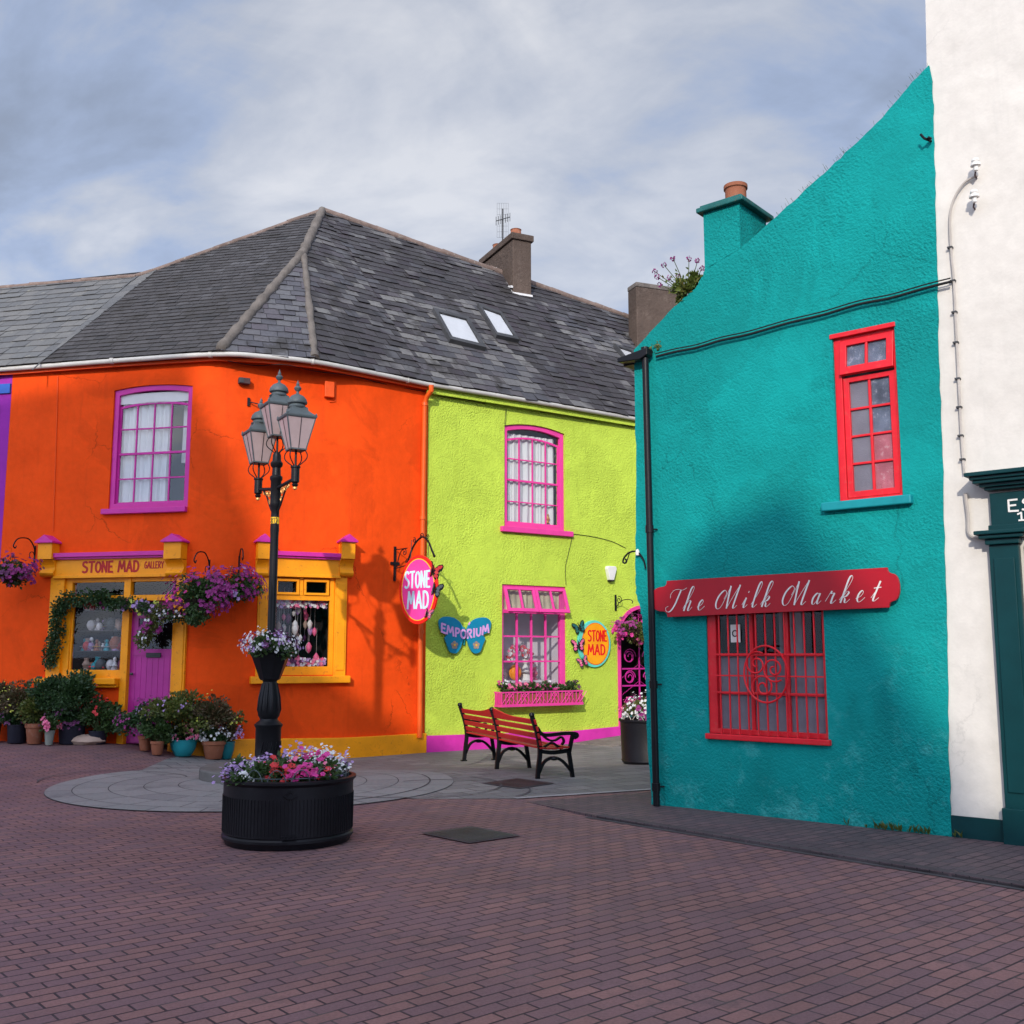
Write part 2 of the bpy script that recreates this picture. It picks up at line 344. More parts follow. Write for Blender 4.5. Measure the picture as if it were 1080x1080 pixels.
petal('p_yellow', (.65, .62, .08), (.5, .6, .1))
# ---------------------------------------------------------------- ground materials
def brick_mat(name, ang, c1, c2, mortar, bw=.2, rh=.1, darkpatch=.74, ms=.0065, off=.5):
    m, nt, b, nn, ll = nodes(name); p = coord(nt)
    mp = N(nt, 'ShaderNodeMapping'); mp.inputs['Rotation'].default_value = (0, 0, -ang); ll.new(p, mp.inputs[0])
    # slightly wandering courses
    nz = N(nt, 'ShaderNodeTexNoise', Scale=.8, Detail=2.0); ll.new(p, nz.inputs['Vector'])
    vs = N(nt, 'ShaderNodeVectorMath', operation='SCALE'); vs.inputs[3].default_value = .05; ll.new(nz.outputs['Color'], vs.inputs[0])
    va = N(nt, 'ShaderNodeVectorMath', operation='ADD'); ll.new(mp.outputs[0], va.inputs[0]); ll.new(vs.outputs[0], va.inputs[1])
    br = N(nt, 'ShaderNodeTexBrick', Scale=1.0); br.offset = off
    br.inputs['Mortar Size'].default_value = ms; br.inputs['Mortar Smooth'].default_value = .25; br.inputs['Brick Width'].default_value = bw; br.inputs['Row Height'].default_value = rh
    br.inputs['Color1'].default_value = (0, 0, 0, 1); br.inputs['Color2'].default_value = (1, 1, 1, 1); br.inputs['Mortar'].default_value = (.5, .5, .5, 1)
    ll.new(va.outputs[0], br.inputs['Vector'])
    sepb = N(nt, 'ShaderNodeMath', operation='MULTIPLY_ADD'); ll.new(br.outputs['Color'], sepb.inputs[0]); sepb.inputs[1].default_value = .5; hn = N(nt, 'ShaderNodeMath', operation='MULTIPLY'); ll.new(noise(nt, 4.5, 5, .7, p), hn.inputs[0]); hn.inputs[1].default_value = .5; ll.new(hn.outputs[0], sepb.inputs[2])
    col = ramp(nt, sepb.outputs[0], [(.1, c1), (.38, rng_col(c1, 1.1)), (.62, c2), (.85, rng_col(c2, 1.2))])
    f = noise(nt, .55, 6, .65, p); col = mixc(nt, 1.0, col, ramp(nt, f, [(.32, (darkpatch,) * 3), (.68, (1.15, 1.12, 1.12))]), 'MULTIPLY')
    f = noise(nt, 60, 4, .7, p); col = mixc(nt, 1.0, col, ramp(nt, f, [(.3, (.78, .78, .78)), (.7, (1.2, 1.2, 1.2))]), 'MULTIPLY')
    sp = noise(nt, 11, 8, .8, p); k = ramp(nt, sp, [(.66, (0, 0, 0)), (.78, (.6, .6, .6))]); col = mixc(nt, k, col, (.22, .2, .2))
    # trodden gum spots, drips and mossy patches
    gv = N(nt, 'ShaderNodeTexVoronoi', Scale=2.6); gv.inputs['Randomness'].default_value = 1; ll.new(p, gv.inputs['Vector']); gk = ramp(nt, gv.outputs['Distance'], [(.035, (.55,) * 3), (.06, (0, 0, 0))])
    gm = ramp(nt, noise(nt, .5, 2, .5, p), [(.5, (0, 0, 0)), (.55, (1, 1, 1))]); col = mixc(nt, mixc(nt, 1.0, gk, gm, 'MULTIPLY'), col, (.05, .045, .05))
    ds = noise(nt, 1.1, 9, .75, p); col = mixc(nt, ramp(nt, ds, [(.57, (0, 0, 0)), (.66, (.55, .55, .55))]), col, (.052, .042, .046))
    col = mixc(nt, br.outputs['Fac'], col, mixc(nt, ramp(nt, noise(nt, 1.7, 5, .7, p), [(.5, (0, 0, 0)), (.62, (1, 1, 1))]), mortar, (.085, .065, .066)))
    ll.new(col, b.inputs['Base Color']); b.inputs['Roughness'].default_value = .75; b.inputs['Specular IOR Level'].default_value = .35
    h = N(nt, 'ShaderNodeMath', operation='SUBTRACT'); h.inputs[0].default_value = 1; ll.new(br.outputs['Fac'], h.inputs[1])
    b1 = N(nt, 'ShaderNodeBump', Strength=1, Distance=.007); ll.new(h.outputs[0], b1.inputs['Height'])
    h2 = N(nt, 'ShaderNodeBump', Strength=1, Distance=.003); ll.new(br.outputs['Color'], h2.inputs['Height']); ll.new(b1.outputs[0], h2.inputs['Normal'])
    b2 = N(nt, 'ShaderNodeBump', Strength=1, Distance=.002); ll.new(noise(nt, 120, 3, .6, p), b2.inputs['Height']); ll.new(h2.outputs[0], b2.inputs['Normal'])
    ll.new(b2.outputs[0], b.inputs['Normal'])
    return m
BR = rad(BRICKANG) if 'BRICKANG' in globals() else rad(35)
M['brick'] = brick_mat('red_clay_paving', BR, (.160, .090, .098), (.212, .110, .104), (.036, .022, .028))
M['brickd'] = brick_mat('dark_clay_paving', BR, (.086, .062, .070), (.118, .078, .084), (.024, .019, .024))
M['slab'] = brick_mat('grey_stone_paving', rad(33), (.14, .135, .135), (.19, .18, .175), (.06, .055, .055), .45, .3, .8, .008)
M['setts'] = island('grey_stone_setts', [(.18, .172, .172), (.22, .21, .205), (.195, .19, .185), (.235, .225, .22)], .8, bd=.003, patch=(.10, .095, .10), patchs=(1.2, .55, .75))
M['joint'] = paint('dark_joint', (.075, .07, .074), .9, .2, 30, .002)
M['cobble'] = paint('pebble_concrete', (.20, .17, .15), .9, .3, 60, .02)
M['kerb'] = paint('kerb_stone', (.075, .062, .066), .85, .25, 30, .004, dirt=(.045, .04, .04))
M['palekerb'] = paint('pale_kerb_stone', (.30, .28, .28), .85, .15, 30, .004)
M['grate'] = paint('cast_iron_cover', (.055, .055, .058), .6, .25, 50, .003)
M['rust'] = paint('rusty_cover', (.075, .045, .045), .75, .25, 50, .003)
GX = [-400, -120, -40, -20] + [-14 + .25 * i for i in range(97)] + [14, 20, 40, 120, 400]
GY = [-300, -80, -20, -4] + [1 + .25 * i for i in range(93)] + [28, 34, 50, 120, 500]
mb = MB(); nx = len(GX)
vs = [(x, y, H(x, y)) for y in GY for x in GX]; fs = [(j * nx + i, j * nx + i + 1, (j + 1) * nx + i + 1, (j + 1) * nx + i) for j in range(len(GY) - 1) for i in range(nx - 1)]
mb.add(vs, fs); tag(mb.build('ground', M['brick'], smooth=True, recalc=False), kind='structure')
def sheet(name, poly, mat, off=.004, kind='structure', skirt=0, smoothh=True):
    bm = bmesh.new(); bm.faces.new([bm.verts.new((p[0], p[1], 0)) for p in poly]); bmesh.ops.triangulate(bm, faces=bm.faces)
    xs = [p[0] for p in poly]; ys = [p[1] for p in poly]
    for g, ax, lo, hi in ((GX, 0, min(xs), max(xs)), (GY, 1, min(ys), max(ys))):
        for c in g:
            if lo < c < hi:
                co = [0, 0, 0]; no = [0, 0, 0]; co[ax] = c; no[ax] = 1
                bmesh.ops.bisect_plane(bm, geom=bm.verts[:] + bm.edges[:] + bm.faces[:], plane_co=co, plane_no=no)
    of = off if callable(off) else (lambda x, y: off)
    for v in bm.verts: v.co.z = H(v.co.x, v.co.y) + of(v.co.x, v.co.y)
    bmesh.ops.recalc_face_normals(bm, faces=bm.faces)
    if bm.faces and sum(f.normal.z for f in bm.faces) < 0: bmesh.ops.reverse_faces(bm, faces=bm.faces)
    if skirt:
        be = [e for e in bm.edges if e.is_boundary]
        r = bmesh.ops.extrude_edge_only(bm, edges=be)
        for v in r['geom']:
            if isinstance(v, bmesh.types.BMVert): v.co.z -= skirt
    me = bpy.data.meshes.new(name); bm.to_mesh(me); bm.free(); me.materials.append(mat)
    o = bpy.data.objects.new(name, me); COL.objects.link(o); W[o.name] = Matrix()
    if kind: tag(o, kind=kind)
    return o
# ---------------------------------------------------------------- main lines of the place
E = 6.6
def eave(px, py): return at_z(px, py, E)
def back(p, d): 
    v = Vector((p.x, p.y, 0)).normalized(); return p + v * d
G0, G1, G2, G3, G3b, G4, G5 = eave(-60, 392), eave(14, 387), eave(232, 371.5), eave(332, 380), eave(385, 390), eave(452, 404), eave(700, 445.5)
W1, W2, W3, W4, W5 = [back(p, .24) for p in (G1, G2, eave(381, 389.5), G4, G5)]
W0 = W1 + (W1 - W2).normalized() * 6
FA = Fac(W1, W2); FB = Fac(W2, W3); FC = Fac(W3, W4); FG = Fac(W4, W5); FPU = Fac(W0, W1)
# teal gable wall
T0 = gnd(697, 852); T1 = gnd(1003, 886)
td = (T1 - T0).normalized(); T0 = Vector((T0.x, T0.y, 0)); FT = Fac(T0 - td * .16, T1)
print('W', W1, W2, W3, W4, W5, 'T', T0, T1)
# ---------------------------------------------------------------- paving
cc = gnd(272, 826); CR = (gnd(485, 827) - gnd(54, 827.5)).length / 2 - .08
lampP = gnd(281.5, 820.5)
print('circle', cc, CR, 'lamp', lampP)
# grey slabs
poly = [gnd(440, 843), gnd(543, 842.5), gnd(690, 833), gnd(760, 830), FG.at(FG.L, -.0) , FG.at(0, -.05), FB.at(.2, 0), FA.at(FA.L - .3, 0), gnd(175, 801), gnd(150, 812)]
sheet('stone_paving', [(p.x, p.y) for p in poly], M['slab'], .004)
# a pale edging line along the front of the slabs
def strip(name, a, b, w, mat, off, **k):
    a = Vector((a.x, a.y)); b = Vector((b.x, b.y)); d = (b - a).normalized(); n = Vector((-d.y, d.x)) * w / 2
    return sheet(name, [a - n, b - n, b + n, a + n], mat, off, **k)
strip('edging_strip', gnd(543, 842.5), gnd(700, 832), .10, M['palekerb'], .009)
base = sheet('circle_paving_bed', [(cc.x + CR * math.cos(a * math.pi / 32), cc.y + CR * math.sin(a * math.pi / 32)) for a in range(64)], M['joint'], .008)
mb = MB()
rr = [0, .45, .95, 1.35, 1.75, 2.15, CR]
for i in range(len(rr) - 1):
    r0, r1 = rr[i] + .006, rr[i + 1] - .006
    k = [4, 8, 14, 18, 22, 26][i]
    for j in range(k):
        a0 = 2 * math.pi * (j + .5 * (i % 2)) / k; a1 = 2 * math.pi * (j + 1 + .5 * (i % 2)) / k; g = .006 / max(r1, .2)
        m_ = 5; vs = []
        for q in range(m_ + 1):
            a = a0 + g + (a1 - a0 - 2 * g) * q / m_
            for r in (r0, r1):
                x = cc.x + r * math.cos(a); y = cc.y + r * math.sin(a); vs.append((x, y, H(x, y) + .012))
        mb.add(vs, [(2 * q, 2 * q + 1, 2 * q + 3, 2 * q + 2) for q in range(m_)])
tag(mb.build('circle_paving', M['setts'], recalc=False), kind='structure')
# inlaid dark arcs
def arc(c, r, a0, a1, w=.022, off=.016):
    n = 20; o = []; i_ = []
    for k in range(n + 1):
        a = a0 + (a1 - a0) * k / n; o.append((c.x + (r + w / 2) * math.cos(a), c.y + (r + w / 2) * math.sin(a))); i_.append((c.x + (r - w / 2) * math.cos(a), c.y + (r - w / 2) * math.sin(a)))
    mb2 = MB(); vs = [(x, y, H(x, y) + off) for x, y in o + i_]; mb2.add(vs, [(k, k + 1, n + 2 + k, n + 1 + k) for k in range(n)]); return mb2
mbA = MB()
for c_, r_, a0, a1 in ((gnd(430, 829), 1.15, -2.6, .9), (gnd(470, 834), 1.0, -.6, 2.2), (cc + Vector((0, 0, 0)), 2.15, -1.2, .4), (gnd(120, 822), .9, .3, 3.6)):
    q = arc(c_, r_, a0, a1); b_ = len(mbA.v); mbA.v += q.v; mbA.f += [[i + b_ for i in f] for f in q.f]
tag(mbA.build('paving_inlay', M['joint'], recalc=False), kind='structure')
# dark wedge of setts right of the circle
0 and sheet('dark_setts', [(p.x, p.y) for p in (gnd(487, 829), gnd(497, 822), gnd(585, 833), gnd(520, 842))], M['brickd'], .012)
# raised pavement along the teal wall
k0 = gnd(628, 863); k1 = gnd(1080, 938); kd = (k1 - k0).normalized(); kN = k1 + kd * 9
wN = FT.at(FT.L + 11, -.2); w0 = FT.at(-.1, -.25)
tip = gnd(556, 846)
poff = lambda x, y: .006 + .022 * smooth(0, 1.6, (Vector((x, y, 0)) - tip).dot(kd))
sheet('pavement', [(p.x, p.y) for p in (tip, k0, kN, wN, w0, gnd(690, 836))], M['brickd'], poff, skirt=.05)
mb = MB()
n = 17
for i in range(n):   # kerb blocks
    a = k0 + kd * (i * .9 + .002); b = k0 + kd * (i * .9 + .898); nn_ = Vector((-kd.y, kd.x, 0)) * .11
    z = poff((a.x + b.x) / 2, (a.y + b.y) / 2) + .003
    mb.add([(a.x, a.y, -.05), (b.x, b.y, -.05), (b.x + nn_.x, b.y + nn_.y, -.05), (a.x + nn_.x, a.y + nn_.y, -.05), (a.x, a.y, z), (b.x, b.y, z), (b.x + nn_.x, b.y + nn_.y, z), (a.x + nn_.x, a.y + nn_.y, z)], [(0, 3, 2, 1), (4, 5, 6, 7), (0, 1, 5, 4), (1, 2, 6, 5), (2, 3, 7, 6), (3, 0, 4, 7)])
tag(mb.build('kerb', M['kerb'], bevel=.01), kind='structure')
strip('gutter_dirt_and_shadow', k0 - kd * .1 - Vector((-kd.y, kd.x, 0)) * .03, kN - Vector((-kd.y, kd.x, 0)) * .03, .055, M['joint'], .005)  # dark strip: drain line and dirt, with the kerb's shadow painted in
def cover(name, pts, mat, label):
    P = [gnd(*p) for p in pts]; c = sum(P, Vector()) / 4; r = empty(name, c + Vector((0, 0, .0)), label, 'manhole cover')
    a = P[0]; u = (P[1] - P[0] + P[2] - P[3]) / 2; v = (P[3] - P[0] + P[2] - P[1]) / 2; a = c - u / 2 - v / 2
    m1 = MB(); m2 = MB(); f = .06
    def q(s, t, z): return a + u * s + v * t + Vector((0, 0, z))
    o = [q(0, 0, .012), q(1, 0, .012), q(1, 1, .012), q(0, 1, .012)]; i_ = [q(f, f, .012), q(1 - f, f, .012), q(1 - f, 1 - f, .012), q(f, 1 - f, .012)]
    m1.add(o + i_, [(k, (k + 1) % 4, 4 + (k + 1) % 4, 4 + k) for k in range(4)]); m1.build('frame', M['kerb'], r, recalc=False)
    m2.add([q(f, f, .015), q(1 - f, f, .015), q(1 - f, 1 - f, .015), q(f, 1 - f, .015)], [(0, 1, 2, 3)])
    for i in range(9):
        for j in range(9):
            s = f + .03 + (1 - 2 * f - .06) * (i + .15) / 9; t = f + .03 + (1 - 2 * f - .06) * (j + .15) / 9; d = .065
            m2.add([q(s, t, .018), q(s + d, t, .018), q(s + d, t + d, .018), q(s, t + d, .018)], [(0, 1, 2, 3)])
    m2.build('lid', mat, r, recalc=False)
cover('manhole_cover', [(444, 880), (494, 890.5), (551, 882.5), (497, 872.5)], M['grate'], 'square dark iron cover set in the red bricks between planter and teal wall')
cover('manhole_cover', [(508, 827), (548, 832.5), (586, 827), (545, 821.5)], M['rust'], 'reddish brown cover set in the grey slabs beside the bench feet')
# ---------------------------------------------------------------- window parts
def curtain(root, fm, u0, u1, z0, z1, y, amp=.022, folds=9, mat=None, taper=0, rs=0):
    R_ = random.Random(rs); mb = MB(fm); n = folds * 6; m = 8; vs = []; ph = [R_.uniform(0, 6) for _ in range(4)]
    for j in range(m + 1):
        t = j / m
        for i in range(n + 1):
            s = i / n; uu = u0 + (u1 - u0) * s * (1 - taper * (1 - t) * (1 - s * 0)); 
            vs.append((uu, y + amp * math.sin(s * folds * 6.283 + ph[0] + .6 * math.sin(t * 3 + ph[1])) + amp * .5 * math.sin(s * folds * 2.9 * 6.283 + ph[2]), z0 + (z1 - z0) * t))
    mb.add(vs, [(j * (n + 1) + i, j * (n + 1) + i + 1, (j + 1) * (n + 1) + i + 1, (j + 1) * (n + 1) + i) for j in range(m) for i in range(n)])
    return mb.build('curtain', mat or M['cloth'], root, smooth=True, recalc=False)
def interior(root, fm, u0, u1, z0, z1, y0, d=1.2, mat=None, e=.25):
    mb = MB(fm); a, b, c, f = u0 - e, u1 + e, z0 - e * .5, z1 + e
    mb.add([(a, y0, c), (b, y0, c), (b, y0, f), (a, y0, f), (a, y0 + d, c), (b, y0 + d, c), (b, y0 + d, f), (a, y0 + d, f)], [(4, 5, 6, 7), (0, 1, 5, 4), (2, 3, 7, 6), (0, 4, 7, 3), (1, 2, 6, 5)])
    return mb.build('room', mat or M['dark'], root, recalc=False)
def pane(root, fm, u0, u1, z0, z1, y, mat=None, name='pane'):
    mb = MB(fm); mb.add([(u0, y, z0), (u1, y, z0), (u1, y, z1), (u0, y, z1)], [(0, 1, 2, 3)]); return mb.build(name, mat or M['glass'], root, recalc=False)
def arcz(u, u0, u1, z1, a):
    t = (u - u0) / (u1 - u0); return z1 - a + a * (1 - (2 * t - 1) ** 2)
def sash_window(bld, fac, r, cols, rows, mat, a=.09, fw=.075, mun=.028, rec=.05, sill=None, blind=0, t=.3, meet=True):
    u0, u1, z0, z1 = r; fm = fac.M
    mb = MB(fm); mb.ring(outl(u0 + .002, u1 - .002, z0 + .002, z1 - .002, a), inset(u0, u1, z0, z1, a, fw), rec, rec + .07)
    fr = mb.build('window', mat, bld, bevel=.004)
    iu0, iu1, iz0, iz1 = u0 + fw, u1 - fw, z0 + fw, z1 - fw
    mm = MB(fm); y = rec + .045; top = iz1 - blind
    mm.ring(outl(iu0 - .005, iu1 + .005, iz0 - .005, top, a), inset(iu0 - .005, iu1 + .005, iz0 - .005, top, a, .035), y, y + .035)
    for i in range(1, cols):
        u = iu0 + (iu1 - iu0) * i / cols; mm.box(u - mun / 2, u + mun / 2, y + .004, y + .03, iz0 + .02, arcz(u, iu0, iu1, top, a) - .02)
    for j in range(1, rows):
        z = iz0 + (top - a * .5 - iz0) * j / rows; w = mun * (1.7 if meet and j * 2 == rows else 1)
        mm.box(iu0 + .02, iu1 - .02, y + .002 - (.008 if meet and j * 2 == rows else 0), y + .032, z - w / 2, z + w / 2)
    mm.build('sash', mat, fr)
    pane(fr, fm, iu0 - .01, iu1 + .01, iz0 - .01, iz1 + .01, y + .018)
    if sill:
        sm = MB(fm); su0, su1, sz0, sz1 = sill; sm.box(su0, su1, -.07, rec + .02, sz0, sz1); sm.build('sill', mat, fr, bevel=.008)
    return fr, (iu0, iu1, iz0, top)
# ================================================================ ORANGE HOUSE
BZ = -.4
orange = empty('orange_house', (W2.x, W2.y, 0), 'orange rendered corner house with a hipped slate roof and yellow shopfronts', 'house')
lime = empty('lime_green_house', (W4.x, W4.y, 0), 'lime green pebble rendered house with pink windows right of the orange one', 'house')
purple = empty('purple_house', (W1.x, W1.y, 0), 'purple rendered house with old pale slates at the left edge of the row', 'house')
ETOP = E + .02
mb = MB(FA.M); arcA = .38
uwA = FA.R(117.5, 406, 200.5, 535.5)
shA = (FA.uv(67, 660)[0], FA.uv(184.5, 660)[0], .03, FA.uv(120, 609)[1])
wall(mb, rect(0, FA.L - arcA, BZ, ETOP), [outl(*uwA, .06), rect(*shA)], .3)
mb.M = FB.M
arcB0, arcB1 = .45, .22
shB = (FB.uv(281, 655)[0], FB.uv(352, 655)[0], FB.uv(318, 712)[1], FB.uv(318, 609)[1])
wall(mb, rect(arcB0, FB.L - arcB1, BZ, ETOP), [rect(*shB)], .3)
mb.M = FC.M; arcC = .5
wall(mb, rect(arcC, FC.L, BZ, ETOP), [], .3)
mb.build('wall', M['orange'], orange)
def qarc(a, b, c, n=14):   # plan curve a..c with control b
    return [a * (1 - t) ** 2 + b * 2 * t * (1 - t) + c * t * t for t in [i / n for i in range(n + 1)]]
ap = qarc(FA.at(FA.L - arcA), W2.xy.to_3d(), FB.at(arcB0)); bp = qarc(FB.at(FB.L - arcB1), W3.xy.to_3d(), FC.at(arcC))
mb = MB()
for P in (ap, bp):
    n = len(P); mb.add([(p.x, p.y, BZ) for p in P] + [(p.x, p.y, ETOP) for p in P], [(i, i + 1, n + i + 1, n + i) for i in range(n - 1)])
mb.build('rounded_corner', M['orange'], orange, smooth=True, recalc=False)
plan = [FA.at(0), FA.at(FA.L - arcA - .01)] + ap + [FB.at(arcB0 + .01), FB.at(FB.L - arcB1 - .01)] + bp + [FC.at(arcC + .01), FC.at(FC.L)]
def band(mb, P, z0, z1, th):
    z0f = z0 if callable(z0) else (lambda i, p: z0); z1f = z1 if callable(z1) else (lambda i, p: z1)
    out = []
    for i, p in enumerate(P):
        t = (P[min(i + 1, len(P) - 1)] - P[max(i - 1, 0)]); t.z = 0; t.normalize(); out.append(p + Vector((t.y, -t.x, 0)) * th)
    n = len(P); vs = [(p.x, p.y, z0f(i, p)) for i, p in enumerate(P)] + [(p.x, p.y, z0f(i, p)) for i, p in enumerate(out)] + [(p.x, p.y, z1f(i, p)) for i, p in enumerate(out)] + [(p.x, p.y, z1f(i, p)) for i, p in enumerate(P)]
    fs = []
    for i in range(n - 1):
        for k in range(4): a = k * n + i; b = ((k + 1) % 4) * n + i; fs.append((a, a + 1, b + 1, b))
    fs += [(0, n, 2 * n, 3 * n), (n - 1, 4 * n - 1, 3 * n - 1, 2 * n - 1)]
    mb.add(vs, fs)
mb = MB(); skp = [p for p in plan if (p - FA.at(0)).length > FA.uv(238, 780)[0] - .0]
band(mb, [FA.at(FA.uv(200, 780)[0])] + skp, BZ, lambda i, p: .27 + H(p.x, p.y) * .5, .07); mb.build('plinth', M['yellow'], orange, bevel=.012)
# window upstairs (orange)
fr, ii = sash_window(orange, FA, uwA, 4, 4, M['magenta'], a=.06, fw=.09, mun=.022, rec=.03, blind=.19)
sl = FA.R(109, 536, 197.5, 541.5); mb = MB(FA.M); mb.box(sl[0], sl[1], -.08, .06, sl[2], sl[3]); mb.build('sill', M['magenta'], fr, bevel=.008)
mb = MB(FA.M); mb.box(ii[0], ii[1], .075, .08, ii[3] - .02, ii[3] + .19 - .03); mb.build('blind', M['cloth'], fr)
curtain(fr, FA.M, ii[0], ii[0] + (ii[1] - ii[0]) * .70, ii[2], ii[3] + .1, .15, .022, 6, rs=1)
curtain(fr, FA.M, ii[0] + (ii[1] - ii[0]) * .86, ii[1], ii[2] + .7, ii[3] + .1, .22, .02, 2, rs=2)
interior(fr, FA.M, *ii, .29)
M['beads'] = paint('beaded_net', (.42, .38, .26), .8, .3, 60, .002)
# ---- corbel brackets and shopfronts
def shopfront(bld, fac, name, o, p):
    fm = fac.M
    r = bld
    # pilasters
    for (x0, x1) in p['pil']:
        a = fac.R(x0, p['top'], x1, p['bot']); z0 = p.get('pz', a[2]); m = MB(fm); m.box(a[0], a[1], -.05, .02, z0, a[3]); m.box(a[0] + .03, a[1] - .03, -.065, -.05, z0 + .1, a[3] - .1); m.build('pilaster', M['yellow'], r, bevel=.006)
    a = fac.R(*p['fascia']); m = MB(fm); m.box(a[0], a[1], -.07, .02, a[2], a[3]); m.box(a[0], a[1], -.095, -.07, a[2], a[2] + .05); m.build('fascia', M['yellow'], r, bevel=.005)
    c = fac.R(*p['cornice']); m = MB(fm); m.box(c[0], c[1], -.16, .02, c[2], c[3]); m.box(c[0], c[1], -.12, .02, c[2] - .035, c[2]); m.build('cornice', M['magenta'], r, bevel=.006)
    for (x0, x1, y0, y1) in p['br']:
        b = fac.R(x0, y0, x1, y1); u0, u1, z0, z1 = b; h = z1 - z0; m = MB(fm)
        m.box(u0, u1, -.20, .02, z0 + h * .52, z1)
        prof = cr([(.0, z0), (-.075, z0 + .01), (-.10, z0 + h * .10), (-.07, z0 + h * .20), (-.075, z0 + h * .30), (-.12, z0 + h * .40), (-.19, z0 + h * .47), (-.20, z0 + h * .52), (0, z0 + h * .52)], 4) if 0 else None
        pts = [Vector(q) for q in [(-.03, z0), (-.10, z0 + h * .03), (-.135, z0 + h * .12), (-.10, z0 + h * .2), (-.085, z0 + h * .28), (-.11, z0 + h * .4), (-.18, z0 + h * .5)]]
        q = cr([(v.x, v.y, 0) for v in pts], 4); pr = [(v.x, v.y) for v in q] + [(.02, z0 + h * .5), (.02, z0)]
        n = len(pr); m.add([(u0, y, z) for y, z in pr] + [(u1, y, z) for y, z in pr], [list(range(n)), list(range(2 * n - 1, n - 1, -1))] + [(i, (i + 1) % n, n + (i + 1) % n, n + i) for i in range(n)])
        cb = m.build('corbel', M['yellow'], r, smooth=True, angle=30)
        m = MB(fm); cx = (u0 + u1) / 2; w = (u1 - u0) / 2 + .04
        m.prism([(cx - w, z1), (cx + w, z1), (cx + w, z1 + .025), (cx + .04, z1 + .11), (cx, z1 + .14), (cx - .04, z1 + .11), (cx - w, z1 + .025)], -.25, .02)
        m.build('cap', M['magenta'], cb, bevel=.006)
pA = dict(top=609, bot=779, pz=.0, pil=[(184, 196.5)], fascia=(60, 588, 182, 609.5), cornice=(60, 583, 179, 587.5), br=[(47.5, 62, 574, 609), (179, 197, 573, 609)])
shopfront(orange, FA, 'a', None, pA)
pp = FA.R(52.5, 609, 67, 716); m = MB(FA.M); m.box(pp[0], pp[1], -.05, .02, pp[2], pp[3]); m.build('pilaster', M['yellow'], orange, bevel=.006)
pB = dict(top=609, bot=713, pil=[(270.5, 281.5), (352, 364.5)], fascia=(276, 588, 358, 609), cornice=(281, 583, 358, 587.5), br=[(269.5, 281.5, 573, 609), (357, 371, 573, 609)])
shopfront(orange, FB, 'b', None, pB)
# left shop window joinery
sf = MB(FA.M); u = lambda x, y=660, f=FA: f.uv(x, y)[0]; z = lambda y, x=110, f=FA: f.uv(x, y)[1]
y0, y1 = .0, .08
sf.box(u(67), u(74), y0, y1, z(716), z(609)); sf.box(u(129.5), u(136.5), y0 - .02, y1, .0, z(609)); 
sf.box(u(74), u(129.5), y0 + .01, y1, z(633.5), z(628)); sf.box(u(74), u(129.5), y0, y1, z(614), z(609)); sf.box(u(74), u(129.5), y0, y1, z(716), z(706.5)); sf.box(u(136.5), u(184.5), y0, y1, z(614), z(609)); sf.box(u(136.5), u(184.5), y0, y1, z(634), z(628)); sf.box(u(182), u(184.5), y0, y1, .0, z(628))
sf.box(u(74) , u(76), .02, .06, z(706.5), z(633)); sf.box(u(127.5), u(129.5), .02, .06, z(706.5), z(633))
w1 = sf.build('shop_window', M['yellow'], orange, bevel=.005)
pane(w1, FA.M, u(73.5), u(130), z(710), z(612), .04, M['glassdark']); pane(w1, FA.M, u(136), u(183), z(630), z(612), .04, M['glassdark'])
sl = FA.R(41, 715, 127, 721.5); m = MB(FA.M); m.box(sl[0], u(129), -.14, .03, sl[2], sl[3]); m.box(sl[0] + .03, u(129), -.09, .0, sl[2] - .05, sl[2]); m.build('sill', M['yellow'], w1, bevel=.01)
m = MB(FA.M); m.box(u(67) - .0, u(129.3), .004, .25, .03, z(716) - .001); m.build('stall_riser', M['orange'], orange)
m = MB(FA.M); m.box(u(74), u(129), .12, .95, z(708) - .05, z(708)); m.build('display_shelf', M['dark'], w1)
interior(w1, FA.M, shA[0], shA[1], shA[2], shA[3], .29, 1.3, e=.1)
# door
dm = MB(FA.M); d0, d1, dz1 = u(134, 710), u(182, 710), z(634); gl = (u(143, 670), u(179.5, 670), z(684.5, 160), z(652, 160))
dy = .07
wall(dm, rect(d0, d1, .15, dz1), [rect(*gl)], .05); dm.v = [v - (FA.n * dy) for v in dm.v]
door = dm.build('door', M['purple'], orange)
m = MB(FA.M)
for i in range(1, 8):
    xx = d0 + (d1 - d0) * i / 8; m.box(xx - .004, xx + .004, dy - .005, dy + .003, .20, gl[2] - .12)
m.box(d0 + .06, d1 - .005, dy - .012, dy, .17, .28); m.box(d0 + .03, d1 - .03, dy - .012, dy, gl[2] - .10, gl[2] - .03)
m.build('boarding', M['purple'], door)
pane(door, FA.M, gl[0], gl[1], gl[2], gl[3], dy + .02, M['glassdark'])
m = MB(FA.M); lp = FA.R(152.5, 688.5, 168, 693.5); m.box(lp[0], lp[1], dy - .03, dy - .012, lp[2], lp[3]); m.build('letter_plate', M['grate'], door, bevel=.004)
m = MB(FA.M); m.lathe([(.0, 0), (.02, 0), (.03, .02), (.02, .04), (0, .045)], 12, c=(d0 + .07, dy - .05, z(712))); m.build('door_knob', M['grate'], door, smooth=True)
